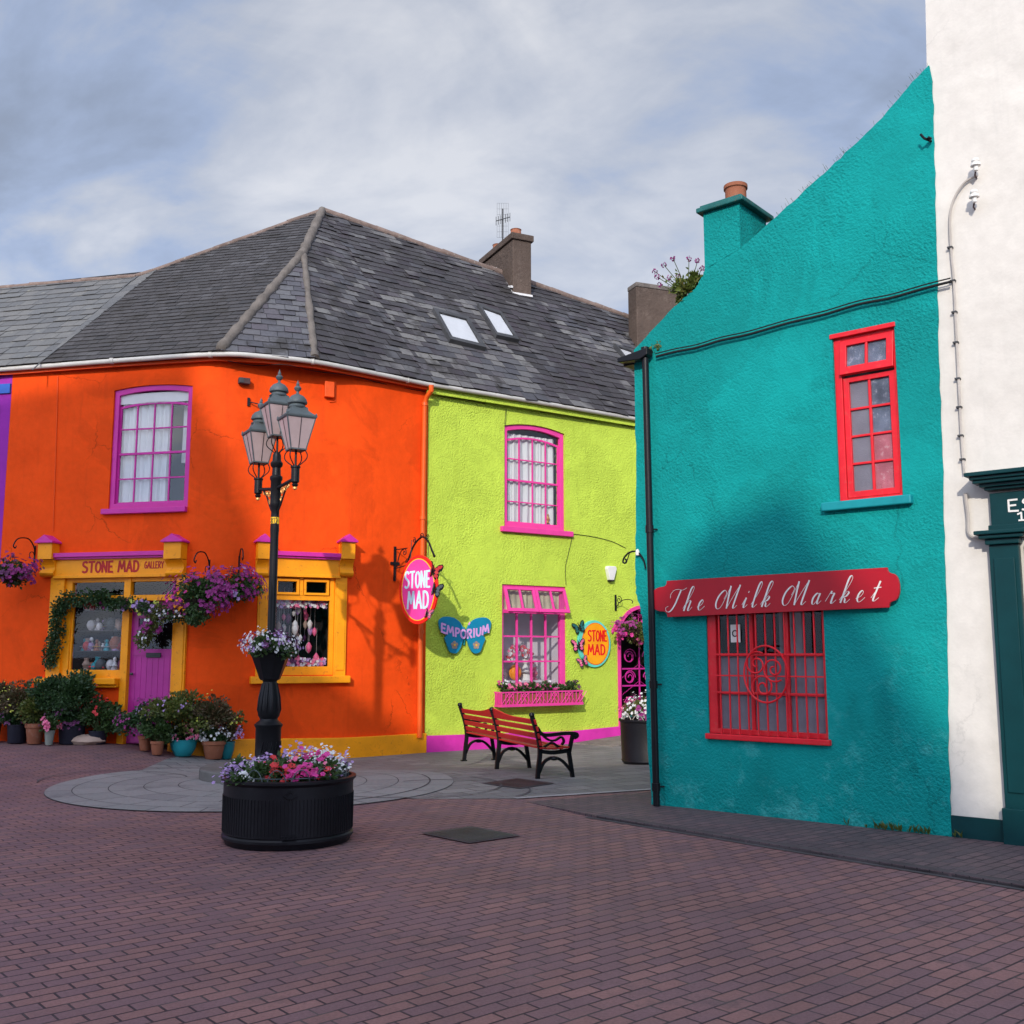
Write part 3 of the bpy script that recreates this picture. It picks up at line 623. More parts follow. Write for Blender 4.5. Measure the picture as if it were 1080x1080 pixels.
# right shop window joinery
u2 = lambda x, y=655: FB.uv(x, y)[0]; z2 = lambda y, x=318: FB.uv(x, y)[1]
sf = MB(FB.M); sf.ring(rect(*shB), rect(u2(289.5), u2(347.5), z2(703), z2(609.5)), .0, .08)
sf.box(u2(289), u2(348), .01, .08, z2(633), z2(627.5)); sf.box(u2(316, 620), u2(320, 620), .0, .08, z2(628), z2(609))
w2 = sf.build('shop_window', M['yellow'], orange, bevel=.005)
sf = MB(FB.M)
for a, b in ((290.5, 315.5), (320.5, 347)):
    sf.ring(rect(u2(a, 620), u2(b, 620), z2(627.5), z2(610.5)), rect(u2(a + 2.5, 620), u2(b - 2.5, 620), z2(625), z2(613.5)), -.02, .05)
sf.build('top_light', M['yellow'], w2, bevel=.004)
pane(w2, FB.M, u2(289), u2(348), z2(704), z2(611), .045, M['glassdark'])
sl = FB.R(263, 713, 367.5, 720.5); m = MB(FB.M); m.box(sl[0], sl[1], -.13, .02, sl[2], sl[3]); m.build('sill', M['yellow'], w2, bevel=.01)
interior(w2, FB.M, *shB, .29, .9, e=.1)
# ---- gutters, pipes
def off_path(P, d, z): return [Vector((p.x, p.y, 0)) - Vector((p.x, p.y, 0)).normalized() * d + Vector((0, 0, z)) for p in P]
gp = [eave(-60, 391.8), eave(14, 387.6), eave(120, 379.5), eave(228, 372.5), eave(280, 375), eave(332, 380.5), eave(392, 392), eave(450, 404)]
gp2 = [eave(450, 404), eave(560, 422), eave(700, 446)]
m = MB(); m.tube([p + Vector((0, 0, -.02)) for p in cr(gp, 5)], .044, 10); gut = m.build('gutter', M['gutter'], orange, smooth=True)

for t in (40, 118, 222, 330, 430): p = eave(t, 388 if t < 60 else 379.5 if t < 130 else 372.8 if t < 230 else 380.3 if t < 340 else 400); m = MB(); m.tube([p + Vector((-.03, 0, -.02)), p + Vector((.03, 0, -.02))], .055, 12); m.build('gutter_joint', M['gutter'], gut, smooth=True)
m = MB(); m.tube([p + Vector((0, 0, -.02)) for p in cr(gp2, 4)], .044, 10); m.build('gutter', M['gutter'], lime, smooth=True)
m = MB(); q0 = eave(455, 404) + Vector((0, -.02, -.05)); a = FC.P(448, 425, .07); b = FC.P(442.5, 778, .10)
m.tube([q0, q0 + Vector((0, 0, -.10)), FC.P(450.5, 418, .12), a, FC.P(444.5, 640, .07), FC.P(443.5, 655, .08), b], .048, 10)
for yy in (428, 548, 668): p = FC.P(448 - (yy - 428) * .018, yy, .07); m.tube([p, p + Vector((0, 0, .06))], .06, 10)
m.build('downpipe', M['orangepipe'], orange, smooth=True)
# eaves board
m = MB(); band(m, [Vector((p.x, p.y, 0)) for p in [back(q, .12) for q in gp]], E - .10, E + .0, .035); m.build('eaves_board', M['orangeflat'], orange)
m = MB(); band(m, [Vector((p.x, p.y, 0)) for p in [back(q, .12) for q in gp2]], E - .16, E + .0, .035); m.build('eaves_board', M['lime'], lime)
# ================================================================ LIME HOUSE
uwG = FG.R(532, 448.5, 595.7, 557.5); lwG = FG.R(529.5, 617.5, 597, 729)
gtu0 = FG.uv(652.5, 700)[0]; gtu1 = gtu0 + 1.35; gtz1 = FG.uv(684, 640)[1]
def gate_outline(d=0, n=14):
    cx = (gtu0 + gtu1) / 2; rx = (gtu1 - gtu0) / 2 - d; zs = gtz1 - .62; rz = .62 - d
    return [(gtu0 + d, -.02), (gtu1 - d, -.02)] + [(cx + rx * math.cos(math.pi * i / n), zs + rz * math.sin(math.pi * i / n)) for i in range(n + 1)]
m = MB(FG.M); wall(m, rect(.0, FG.L, BZ, ETOP), [outl(*uwG, .09), rect(*lwG), gate_outline()], .3); m.build('wall', M['lime'], lime)
m = MB(FG.M); zt = .30
def pkz(i, p): return .20
u_end = gtu0 - .0
m.prism([(.0, BZ), (u_end, BZ), (u_end, .145), (FG.uv(602, 771)[0], FG.uv(602, 771)[1]), (.0, FG.uv(446, 776)[1])], -.05, -.001); m.build('plinth', M['pinkbase'], lime, bevel=.01)
fr, ii = sash_window(lime, FG, uwG, 4, 4, M['pink'], a=.09, fw=.09, mun=.022, rec=.04, blind=.16)
sl = FG.R(527.5, 558, 602.5, 563.5); m = MB(FG.M); m.box(sl[0], sl[1], -.08, .06, sl[2], sl[3]); m.build('sill', M['pink'], fr, bevel=.008)
curtain(fr, FG.M, ii[0], ii[0] + (ii[1] - ii[0]) * .95, ii[2], ii[3] + .05, .16, .022, 8, rs=3); interior(fr, FG.M, *ii, .29, mat=M['intwall'])
# lower window with awning top lights
u0, u1, z0, z1 = lwG; fm = FG.M
mb = MB(fm); mb.ring(rect(*lwG), rect(u0 + .05, u1 - .11, z0 + .05, z1 - .05), .03, .13)
zt = FG.uv(560, 645)[1]; mb.box(u0 + .04, u1 - .1, .03, .13, zt - .04, zt + .03); w = mb.build('window', M['pink'], lime, bevel=.004)
m = MB(fm); iu0, iu1, iz0 = u0 + .05, u1 - .11, z0 + .05
for i in range(1, 4): uu = iu0 + (iu1 - iu0) * i / 4; m.box(uu - .018, uu + .018, .06, .10, iz0, zt - .04)
for j in range(1, 3): zz = iz0 + (zt - .04 - iz0) * j / 3 + .04; m.box(iu0, iu1, .058, .102, zz - .016, zz + .016)
m.build('glazing_bars', M['pink'], w); pane(w, fm, iu0, iu1, iz0, zt, .08)
mid = (iu0 + iu1) / 2; hh = z1 - .05 - zt
for a, b in ((u0 + .03, mid + .01), (mid + .02, u1 - .03)):
    T = fm @ Matrix.Translation((0, -.0, z1 - .06)) @ Matrix.Rotation(rad(-19), 4, 'X')
    m = MB(T); L = hh * 1.08; m.ring(rect(a, b, -L, 0), rect(a + .06, b - .06, -L + .07, -.05), -.03, .02); m.box((a + b) / 2 - .02, (a + b) / 2 + .02, -.025, .015, -L + .06, -.04)
    aw = m.build('top_light', M['pink'], w, bevel=.004); pane(aw, T, a + .05, b - .05, -L + .05, -.04, -.005)
interior(w, fm, *lwG, .115, .62, mat=M['intwall'], e=-.012)
curtain(w, fm, iu0, iu1, zt + .02, z1 - .03, .10, .012, 10, rs=5, mat=M['beads'])
# gate
m = MB(FG.M); m.ring(gate_outline(-.03), gate_outline(.045), -.02, .30); gf = m.build('gateway', M['pink'], lime)
m = MB(FG.M); g0, g1 = gtu0 + .05, gtu1 - .05; gz = .12; gtop = gtz1 - .62
yb = .14
for zz in (gz, .95, 1.30, gtop): m.box(g0, g1, yb - .012, yb + .012, zz - .015, zz + .015)
for uu in (g0 + .015, g0 + .12, (g0 + g1) / 2, g1 - .12, g1 - .015): m.box(uu - .012, uu + .012, yb - .012, yb + .012, gz, gtop)
cx = (g0 + g1) / 2
for s in (-1, 1):
    for zz, r in ((1.12, .16), (.55, .2), (1.55, .18)):
        m.tube([Vector(q) for q in spiral(cx + s * .27, zz, .03, r, 0 if s > 0 else math.pi, 1.5 * s, 26, yb)], .011, 6)
        m.tube([(cx + s * .27 + .11 * math.cos(a * .3927), yb, zz + .11 * math.sin(a * .3927)) for a in range(16)], .010, 6, closed=True)
for k in range(9):
    a = math.pi * k / 8; m.tube([(cx, yb, gtop), (cx + .58 * math.cos(a), yb, gtop + .56 * math.sin(a))], .010, 6)
m.tube([(cx + .3 * math.cos(math.pi * k / 12), yb, gtop + .3 * math.sin(math.pi * k / 12)) for k in range(13)], .011, 6)
for s in (-1, 1):
    for zz in (.4, .75, 1.1):
        m.tube([(cx + s * .5, yb, zz), (cx, yb, zz + .3), (cx - s * .5, yb, zz)], .009, 6)
m.build('gate', M['magenta'], gf)
m = MB(FG.M); m.add([(gtu0 - .3, 1.6, -.1), (gtu1 + .5, 1.6, -.1), (gtu1 + .5, 1.6, 2.6), (gtu0 - .3, 1.6, 2.6), (gtu0 - .3, .31, -.1), (gtu0 - .3, .31, 2.6), (gtu1 + .5, .31, -.1), (gtu1 + .5, .31, 2.6)], [(0, 1, 2, 3), (4, 0, 3, 5), (1, 6, 7, 2), (3, 2, 7, 5), (4, 6, 1, 0)]); m.build('passage', M['dark'], gf, recalc=False)
# purple sliver
m = MB(FPU.M); wall(m, rect(0, FPU.L - .004, BZ, ETOP - .05), [], .3); m.build('wall', M['purple_wall'], purple)
m = MB(FPU.M); m.box(0, FPU.L - .01, -.04, -.002, E - .42, E - .25); m.build('fascia', paint('blue_paint', (.02, .10, .42), .4), purple)
m = MB(); m.tube([eave(-110, 396) , gp[0]], .062, 8); m.build('gutter', M['gutter'], purple, smooth=True)
# ================================================================ ROOFS
UPZ = Vector((0, 0, .04))
A0 = eave(-90, 394.5) + UPZ; a1 = G1 + UPZ; a2 = G2 + UPZ; a3 = G3 + UPZ; a4 = G4 + UPZ; a5 = G5 + UPZ
APX = at_Y(340, 222, 22.4)
nA = (a2 - a1).cross(APX - a1).normalized(); nC = (a4 - a3).cross(APX - a3).normalized(); nG = (a5 - a4).cross(APX - a4).normalized()
ld = nA.cross(nC).normalized(); ld = ld if ld.z < 0 else -ld
best = None
for i in range(400):
    q = APX + ld * (i * .01); r_ = q - CAM; py = 540 - F * r_.dot(UP) / r_.dot(FW); px = 540 + F * r_.x / r_.dot(FW)
    if best is None or abs(py - 266) < best[0]: best = (abs(py - 266), q, px, py)
J = best[1]; print('J', best, 'pitchA', math.degrees(math.acos(abs(nA.z))), 'C', math.degrees(math.acos(abs(nC.z))), 'G', math.degrees(math.acos(abs(nG.z))))
pA_ = lambda x, y: on_plane(x, y, a1, nA)
pG_ = lambda x, y: on_plane(x, y, a4, nG)
R4 = pG_(700, 348)
def clip(poly, pl):
    out = []
    for i in range(len(poly)):
        a, b = poly[i], poly[(i + 1) % len(poly)]
        da = (a - pl[0]).dot(pl[1]); db = (b - pl[0]).dot(pl[1])
        if da >= 0: out.append(a)
        if da * db < 0: out.append(a + (b - a) * (da / (da - db)))
    return out
def slates(mb, poly, n, w, h, seed, miss=.0, wild=.5):
    R_ = random.Random(seed); n = n if n.z > 0 else -n
    ud = (poly[1] - poly[0]).normalized(); vd = n.cross(ud).normalized(); vd = vd if vd.z > 0 else -vd; o = poly[0]
    P = [Vector(((p - o).dot(ud), (p - o).dot(vd))) for p in poly]
    area = sum(P[i].x * P[(i + 1) % len(P)].y - P[(i + 1) % len(P)].x * P[i].y for i in range(len(P)))
    sg = 1 if area > 0 else -1
    pls = [(P[i], Vector((-(P[(i + 1) % len(P)] - P[i]).y, (P[(i + 1) % len(P)] - P[i]).x)) * sg) for i in range(len(P))]
    x0 = min(p.x for p in P); x1 = max(p.x for p in P); y0 = min(p.y for p in P); y1 = max(p.y for p in P)
    j = 0; y = y0 - .03
    while y < y1:
        x = x0 - w * (1 + .5 * (j % 2)) + R_.uniform(-.03, .03); hj = h * R_.uniform(.95, 1.05)
        while x < x1:
            ww = w * R_.uniform(.92, 1.08); g = .004
            if R_.random() > miss:
                dy = R_.uniform(-.008, .006) * wild * 2 - (R_.uniform(.03, .09) if R_.random() < .02 * wild else 0); sk = R_.uniform(-.01, .01) * wild
                q = [Vector((x + g, y + dy - sk)), Vector((x + ww - g, y + dy + sk)), Vector((x + ww - g, y + hj * 1.25)), Vector((x + g, y + hj * 1.25))]
                lift = .016 + R_.random() ** 3 * .016 * wild
                for i, pl in enumerate(pls):
                    if i == 0: continue
                    q = clip(q, pl)
                    if len(q) < 3: break
                if len(q) >= 3:
                    c_ = [o + ud * p.x + vd * p.y + n * (lift * (1 - (p.y - y) / (hj * 1.25)) + .004) for p in q]
                    k = len(c_); lo = [p - n * .010 for p in c_]
                    mb.add(c_ + lo, [list(range(k))] + [(i, k + i, k + (i + 1) % k, (i + 1) % k) for i in range(k)])
            x += ww
        y += hj; j += 1
def rfill(mb, poly, n, d=.02, th=.1):
    n = n if n.z > 0 else -n; k = len(poly); mb.add([p - n * d for p in poly] + [p - n * (d + th) for p in poly], [list(range(k)), list(range(2 * k - 1, k - 1, -1))] + [(i, (i + 1) % k, k + (i + 1) % k, k + i) for i in range(k)])
PA = [pA_(40, 385), a2, J, APX, pA_(165, 285)]; PA[0] = a1 + (a2 - a1).normalized() * ((PA[0] - a1).dot((a2 - a1).normalized()))
PL = [A0, PA[0], pA_(143, 292), pA_(-90, 311)]; PLb = [PA[0], PA[4], pA_(143, 292)]
nB = (a3 - a2).cross(J - a2).normalized()
PB = [a2, a3, J]; PC = [a3, a4, APX, J]; PG = [a4, a5, R4, APX]
m = MB(); slates(m, PA, nA, .24, .17, 1, wild=.5); slates(m, PC, nC, .30, .21, 3, wild=1.3); slates(m, PB, nB, .28, .21, 2, wild=1.2)
rf = m.build('roof', M['slate2'], orange, recalc=False)
rf.data.materials.append(M['slate']); rf.data.materials.append(M['slate3'])
nAface = 0
m = MB(); slates(m, PA, nA, .24, .17, 1, wild=.5); kA = len(m.f); slates(m, PC, nC, .30, .21, 3, wild=1.3); kC = len(m.f)
for i, pg in enumerate(rf.data.polygons):
    if i < kA: pg.material_index = 1
    elif i >= kC: pg.material_index = 2
m = MB(); 
for P_, n_ in ((PA, nA), (PC, nC), (PB, nB)): rfill(m, P_, n_)
BK = APX + Vector((-3.5, 6, 0)); bk0 = Vector((BK.x - 8, BK.y + 2, E)); bk1 = Vector((BK.x + 6, BK.y + 4, E))
m.add([PA[4], APX, bk1, bk0, R4, Vector((R4.x + 2, R4.y + 7, E)), PL[3], Vector((PL[3].x - 1, PL[3].y + 6, E)), PL[2]], [(0, 1, 2, 3), (1, 4, 5, 2), (8, 0, 3, 7, 6)])
m.build('roof_boards', M['under'], rf)
m = MB(); slates(m, PG, nG, .30, .21, 5, wild=1.4); rg = m.build('roof', M['slate2'], lime, recalc=False)
m = MB(); rfill(m, PG, nG); m.build('roof_boards', M['under'], rg)
m = MB(); slates(m, PL, nA, .30, .27, 7, wild=.9); slates(m, PLb, nA, .3, .27, 8, wild=.9); rp = m.build('roof', M['slateold'], purple, recalc=False)
m = MB(); rfill(m, PL, nA); rfill(m, PLb, nA); m.build('roof_boards', M['under'], rp)
# cement hips and ridge tiles
def fillet(name, parent, pts, r0, mat, seed=1, jit=.25, up=0):
    R_ = random.Random(seed); q = []; rr_ = []
    for a, b in zip(pts[:-1], pts[1:]):
        n_ = max(3, int((b - a).length / .12)); 
        for i in range(n_): q.append(a + (b - a) * i / n_ + Vector((0, 0, up))); rr_.append(r0 * R_.uniform(1 - jit, 1 + jit))
    q.append(pts[-1] + Vector((0, 0, up))); rr_.append(r0); m = MB(); m.tube(q, rr_, 8); return m.build(name, mat, parent, smooth=True, angle=80)
fillet('hip', rf, [a2, J, APX], .095, M['mortar'], 1, .2); fillet('hip', rf, [a3, J], .07, M['mortar'], 2, .2)
def ridge(name, parent, a, b, r=.10, L=.42, mat=None, seed=3):
    R_ = random.Random(seed); m = MB(); n_ = int((b - a).length / L); d = (b - a)
    for i in range(n_):
        p0 = a + d * i / n_; p1 = a + d * (i + 1) / n_ * 1.0 ; j = Vector((0, 0, R_.uniform(-.012, .012)))
        m.tube([p0 + j, p1 + j * .2 + d.normalized() * .02], [r * 1.04, r * .96], 8)
    return m.build(name, mat or M['ridge'], parent, smooth=True, angle=50)
ridge('ridge_tiles', rf, PA[4], APX, .06); ridge('ridge_tiles', rg, APX, R4, .085); ridge('ridge_tiles', rp, PL[3], PL[2], .06); ridge('ridge_tiles', rp, PL[2], PA[4], .06, seed=9)
# skylights
def skylight(px):
    q = [pG_(*p) for p in px]; n = nG if nG.z > 0 else -nG; tl, tr, br_, bl = q
    m = MB(); c = sum(q, Vector()) / 4; inn = [c + (p - c) * .80 for p in q]; k = 4; t = .11
    vs = [p + n * t for p in q] + [p + n * t for p in inn] + [p - n * .02 for p in q] + [p + n * (t - .03) for p in inn]
    m.add(vs, [(i, (i + 1) % 4, 4 + (i + 1) % 4, 4 + i) for i in range(4)] + [(i, 8 + i, 8 + (i + 1) % 4, (i + 1) % 4) for i in range(4)] + [(4 + i, 4 + (i + 1) % 4, 12 + (i + 1) % 4, 12 + i) for i in range(4)])
    s = m.build('skylight', M['grate'], lime)
    m = MB(); m.add([p + n * .085 for p in inn], [(0, 1, 2, 3)]); m.build('pane', M['skyglass'], s, recalc=False)
    m = MB(); m.add([p + n * .062 for p in inn], [(0, 1, 2, 3)]); m.build('blind', M['cloth'], s, recalc=False)
skylight([(455, 329), (492, 338.5), (511, 371), (473, 362)]); skylight([(502, 324), (527, 333), (546, 362.5), (522, 357.5)]); skylight([(646, 366), (664, 372), (684, 396), (666, 392)])
# chimneys
rdg = Vector((R4.x - APX.x, R4.y - APX.y, 0)).normalized(); pin = Vector((-rdg.y, rdg.x, 0))
cf = pG_(541, 309); ch_ = Fac(cf, cf + rdg); m = MB(ch_.M)
wch = ch_.uv(560.5, 300)[0]; ztop = ch_.uv(541, 252)[1]; dch = 1.9
m.box(0, wch, 0, dch, cf.z - 1.0, ztop); m.box(-.05, wch + .05, -.05, dch + .05, ztop - .0, ztop + .16)
chm = m.build('chimney', M['chimney'], lime, bevel=.02)
m = MB(ch_.M)
for yy in (.35, 1.4):
    m = MB(ch_.M); m.lathe([(.13, ztop + .16), (.15, ztop + .2), (.135, ztop + .24), (.125, ztop + .38), (.14, ztop + .40), (.11, ztop + .40), (.1, ztop + .2)], 14, c=(wch / 2, yy, 0)); m.build('chimney_pot', M['terracotta'], chm, smooth=True)
m = MB(ch_.M); m.tube([(-.03, -.02, ztop - 1.2), (-.02, .9, ztop - .95), ], .03, 5); m.box(-.02, wch + .02, -.025, 0, cf.z - .03, cf.z + .02); m.add([(-.02, 0, cf.z - .02), (-.02, .9, cf.z + .9), (-.02, .9, cf.z + .96), (-.02, 0, cf.z + .05)], [(0, 1, 2, 3)]); m.build('flashing', M['cloth'], chm)
# aerial
ab = ch_.at(wch / 2 - .1, -.9, ztop); aer = empty('television_aerial', ab, 'thin metal television aerial standing on the brown chimney', 'aerial')
m = MB(Matrix.Translation(ab)); m.tube([(0, 0, -.3), (0, 0, 1.15)], .018, 6); m.tube([(-.16, -.25, .72), (.18, .2, 1.02)], .012, 5)
for i in range(7):
    t = i / 6; c = Vector((-.16 + .34 * t, -.25 + .45 * t, .72 + .3 * t)); m.tube([c + Vector((.0, 0, -.11)), c + Vector((0, 0, .11))], .008, 5)
m.build('mast', M['grate'], aer)
m = MB(Matrix.Translation(ab)); 
for i in range(6): m.tube([(-.14 + .056 * i, .12, .45), (-.14 + .056 * i, .12, 1.35)], .0025, 4)
for i in range(7): m.tube([(-.14, .12, .45 + .15 * i), (.14, .12, .45 + .15 * i)], .0025, 4)
m.build('reflector', M['grate'], aer)
# second chimney stack further back on another house
q0 = at_Y(671, 297, 24.5); s2 = Fac(q0, q0 + Vector((.93, .36, 0))); wv = s2.uv(706, 330)[0] + .5
rear = empty('rear_chimney', (q0.x, q0.y, q0.z - 2), 'flaking brown stack rising behind the slates next to the flowering plant', 'chimney')
m = MB(s2.M); m.box(0, wv, 0, .45, -.3, q0.z - .12); m.build('stack', M['chimney'], rear, bevel=.02)
m = MB(s2.M); m.box(-.01, wv + .01, -.01, .46, q0.z - .119, q0.z); m.build('coping', M['mortar'], rear, bevel=.02)
# ================================================================ TEAL GABLE HOUSE
teal = empty('teal_house', T0, 'teal rough rendered gable house with red windows and a stepped chimney', 'house')
fu = lambda l: [FT.uv(*p) for p in l]
R_ = random.Random(4)
left = fu([(668.5, 369), (669.5, 400), (670.5, 470), (670.5, 560), (670, 600), (670.5, 625), (675, 640), (678, 658), (680, 700), (683, 780), (686.5, 840), (687.5, 870)])
top = fu([(668.5, 369), (690, 345), (709, 326), (722, 314), (735, 302), (740, 293), (743.3, 284), (781, 262)])
ver = fu([(781, 262), (800, 245), (819, 227.5), (845, 204), (868, 183), (898, 155.5), (925, 130), (952, 98), (979, 69)])
uE = FT.uv(1003, 862)[0]
def jit(l, a): return [(u_ + R_.uniform(-a, a), z_ + R_.uniform(-a, a)) for u_, z_ in l]
def dens(l, k=5, a=.008):
    o = []
    for p, q in zip(l[:-1], l[1:]):
        for i in range(k): t = i / k; o.append((p[0] + (q[0] - p[0]) * t + R_.uniform(-a, a), p[1] + (q[1] - p[1]) * t + R_.uniform(-a, a)))
    return o + [l[-1]]
redge = fu([(1003, 862), (1000, 790), (999, 700), (996.5, 600), (993.5, 480), (990, 380), (988, 284), (986, 203), (984.5, 130), (983, 85)])
right = [(uE, -.3)] + [(a_ + R_.uniform(-.006, .006), b_) for a_, b_ in dens(redge, 7, .004)] if 0 else None
outer = [(left[-1][0], -.3)] + [(uE, -.3)] + dens(redge, 7, .006) + dens(ver[::-1]) + dens(top[::-1])[1:] + dens(left[1:])[1:-1]
tw = (FT.uv(881, 440)[0], FT.uv(948, 440)[0], FT.uv(916, 526.5)[1], FT.uv(912, 346)[1])
lw = (FT.uv(746, 712)[0], FT.uv(871, 712)[0], FT.uv(808, 776.5)[1], FT.uv(806, 638)[1])
m = MB(FT.M); wall(m, outer, [rect(*tw), rect(*lw)], .32); m.build('wall', M['teal'], teal)
eu = left[0][0]
m = MB(FT.M); m.box(left[3][0] + .02, left[3][0] + .34, .33, 6.0, -.3, left[0][1] - .02); m.build('side_wall', M['teal'], teal)
# roof slopes behind the verge
m = MB(FT.M)
prof = top + ver[1:]; n = len(prof); o1 = [(a, b - .06) for a, b in prof]
m.add([(a, .33, b) for a, b in o1] + [(a, 6, b) for a, b in o1] + [(a, .33, b - .12) for a, b in o1] + [(a, 6, b - .12) for a, b in o1], [(i, i + 1, n + i + 1, n + i) for i in range(n - 1)] + [(2 * n + i, 3 * n + i, 3 * n + i + 1, 2 * n + i + 1) for i in range(n - 1)])
m.build('roof', M['slate'], teal, recalc=False)
# chimney
cz0 = FT.uv(744, 225)[1]; cz = FT.uv(762, 219)[1]; cu0 = top[-2][0]; cu1 = top[-1][0]; cd_ = .62
m = MB(FT.M); m.prism([(cu0, top[-2][1] + .001), (cu1, top[-1][1] + .001), (cu1, cz), (cu0, cz)], .0, cd_)
m.box(cu0, cu1, .321, cd_, top[-2][1] - 1, top[-2][1])
chm = m.build('chimney', M['teal'], teal)
m = MB(FT.M); m.box(cu0 - .06, cu1 + .07, -.06, cd_ + .06, cz, cz + .055); m.box(cu0 - .03, cu1 + .04, -.03, cd_ + .03, cz + .055, cz + .085); m.build('cap', M['capgreen'], chm, bevel=.012)
pc = FT.uv(776, 205, -.3)
m = MB(FT.M); m.lathe([(.115, 0), (.115, .22), (.13, .23), (.13, .27), (.105, .27), (.1, 0)], 24, c=(pc[0], .3, cz + .08)); m.build('chimney_pot', M['terracotta'], chm, smooth=True)
# upper window
fm = FT.M; u0, u1, z0, z1 = tw
mb = MB(fm); mb.ring(rect(*tw), rect(u0 + .07, u1 - .03, z0 + .03, z1 - .07), .03, .12); zt = FT.uv(916, 392)[1]
w = mb.build('window', M['red'], teal, bevel=.004)
a, b, c, d = u0 + .075, u1 - .035, z0 + .035, z1 - .075
m = MB(fm); m.ring(rect(a, b, c, zt - .012), rect(a + .055, b - .055, c + .06, zt - .06), .045, .1)
for j in range(1, 4): zz = c + .06 + (zt - .06 - c - .06) * j / 4; m.box(a + .05, b - .05, .055, .09, zz - .011, zz + .011)
m.box((a + b) / 2 - .012, (a + b) / 2 + .012, .053, .092, c + .05, zt - .05); m.build('casement', M['red'], w, bevel=.003)
T = fm @ Matrix.Translation((0, .045, d)) @ Matrix.Rotation(rad(-7), 4, 'X'); L = d - zt - .008
m = MB(T); m.ring(rect(a - .01, b + .01, -L, 0), rect(a + .055, b - .055, -L + .075, -.06), -.02, .035); m.box((a + b) / 2 - .012, (a + b) / 2 + .012, -.015, .03, -L + .07, -.05); tl = m.build('top_light', M['red'], w, bevel=.003)
pane(tl, T, a + .05, b - .05, -L + .06, -.05, .01, M['obscure2'])
mx = (a + b) / 2; q3 = c + (zt - c) * .5
pane(w, fm, a + .05, mx, c + .05, zt - .05, .075, M['obscure']); pane(w, fm, mx + .001, b - .05, q3, zt - .05, .075, M['obscure2']); pane(w, fm, mx + .001, b - .05, c + .05, q3 - .001, .075, M['pinkreflection'])
m = MB(fm); m.box(u0 - .02, u1 + .01, -.015, .04, z1 - .045, z1 + .0); m.build('head', M['red'], w, bevel=.004)
su = FT.R(869, 529, 964, 541); m = MB(fm); m.box(su[0], su[1], -.075, .05, z0 - .085, z0 - .0); m.build('sill', M['tealpaint'], w, bevel=.012)
# lower barred window
u0, u1, z0, z1 = lw
mb = MB(fm); mb.ring(rect(*lw), rect(u0 + .10, u1 - .03, z0 + .05, z1 - .04), .02, .10); w = mb.build('window', M['red'], teal, bevel=.004)
m = MB(fm); a, b, c, d = u0 + .10, u1 - .03, z0 + .05, z1 - .04
zz1 = FT.uv(808, 690.5)[1]; zz2 = FT.uv(808, 732)[1]
for k in (1, 2): uu = a + (b - a) * k / 3; m.box(uu - .018, uu + .018, .05, .10, c, d)
for zz in (zz1, zz2): m.box(a, b, .052, .098, zz - .014, zz + .014)
m.build('glazing_bars', M['red'], w)
pane(w, fm, a, b, zz1, d, .075, M['glassdark'])
pane(w, fm, a, b, c, zz1 - .002, .075, M['obscure'])
interior(w, fm, *lw, .31, .7, e=.05)
m = MB(fm); m.box(a + .5 * (b - a) * .78, a + (b - a) * .62, .55, .57, zz1, d); m.build('pale_screen', M['intwall'], w)
m = MB(fm); m.box(u0 - .02, u1 + .03, -.045, .06, z0 - .055, z0); m.build('sill', M['red'], w, bevel=.008)
# security grille
m = MB(fm); gy = -.02
for k in range(11): uu = a + .01 + (b - a - .02) * (k + .5) / 11; m.box(uu - .0065, uu + .0065, gy - .007, gy + .007, z0 - .01, z1)
for zz in (FT.uv(808, 690)[1], FT.uv(808, 713)[1], FT.uv(808, 731)[1]): m.box(u0 + .05, u1 - .01, gy - .015, gy - .008, zz - .007, zz + .007)
cc_ = FT.uv(808, 711, .04); rx = abs(FT.uv(831, 711, .04)[0] - FT.uv(785, 711, .04)[0]) / 2; rz = (FT.uv(808, 681, .04)[1] - FT.uv(808, 741, .04)[1]) / 2; gy2 = -.05
m.tube([(cc_[0] + rx * math.cos(a_ * math.pi / 18), gy2, cc_[1] + rz * math.sin(a_ * math.pi / 18)) for a_ in range(36)], .010, 7, closed=True)
for sx_, sz_, a0, tn in ((-.42, .35, math.pi * 1.5, -1.6), (.38, .18, math.pi * .5, 1.6), (-.12, -.45, 0, 1.6)):
    sp = spiral(cc_[0] + sx_ * rx, cc_[1] + sz_ * rz, .02, rx * .55, a0, tn, 30, gy2); sp = [(cc_[0] + sx_ * rx + (x - cc_[0] - sx_ * rx), y, z_) for x, y, z_ in sp]
    m.tube(sp, .009, 7)
m.build('grille', M['red'], w)
m = MB(fm); s = FT.uv(772, 668); m.box(s[0] - .045, s[0] + .06, .055, .07, s[1] - .09, s[1] + .09); st = m.build('sticker', M['whitep'], w)
m = MB(fm); m.tube([(s[0] + .005 + .028 * math.cos(k * .5236), .052, s[1] + .03 * math.sin(k * .5236)) for k in range(12)], .006, 6, closed=True); m.build('emblem', M['black'], st)
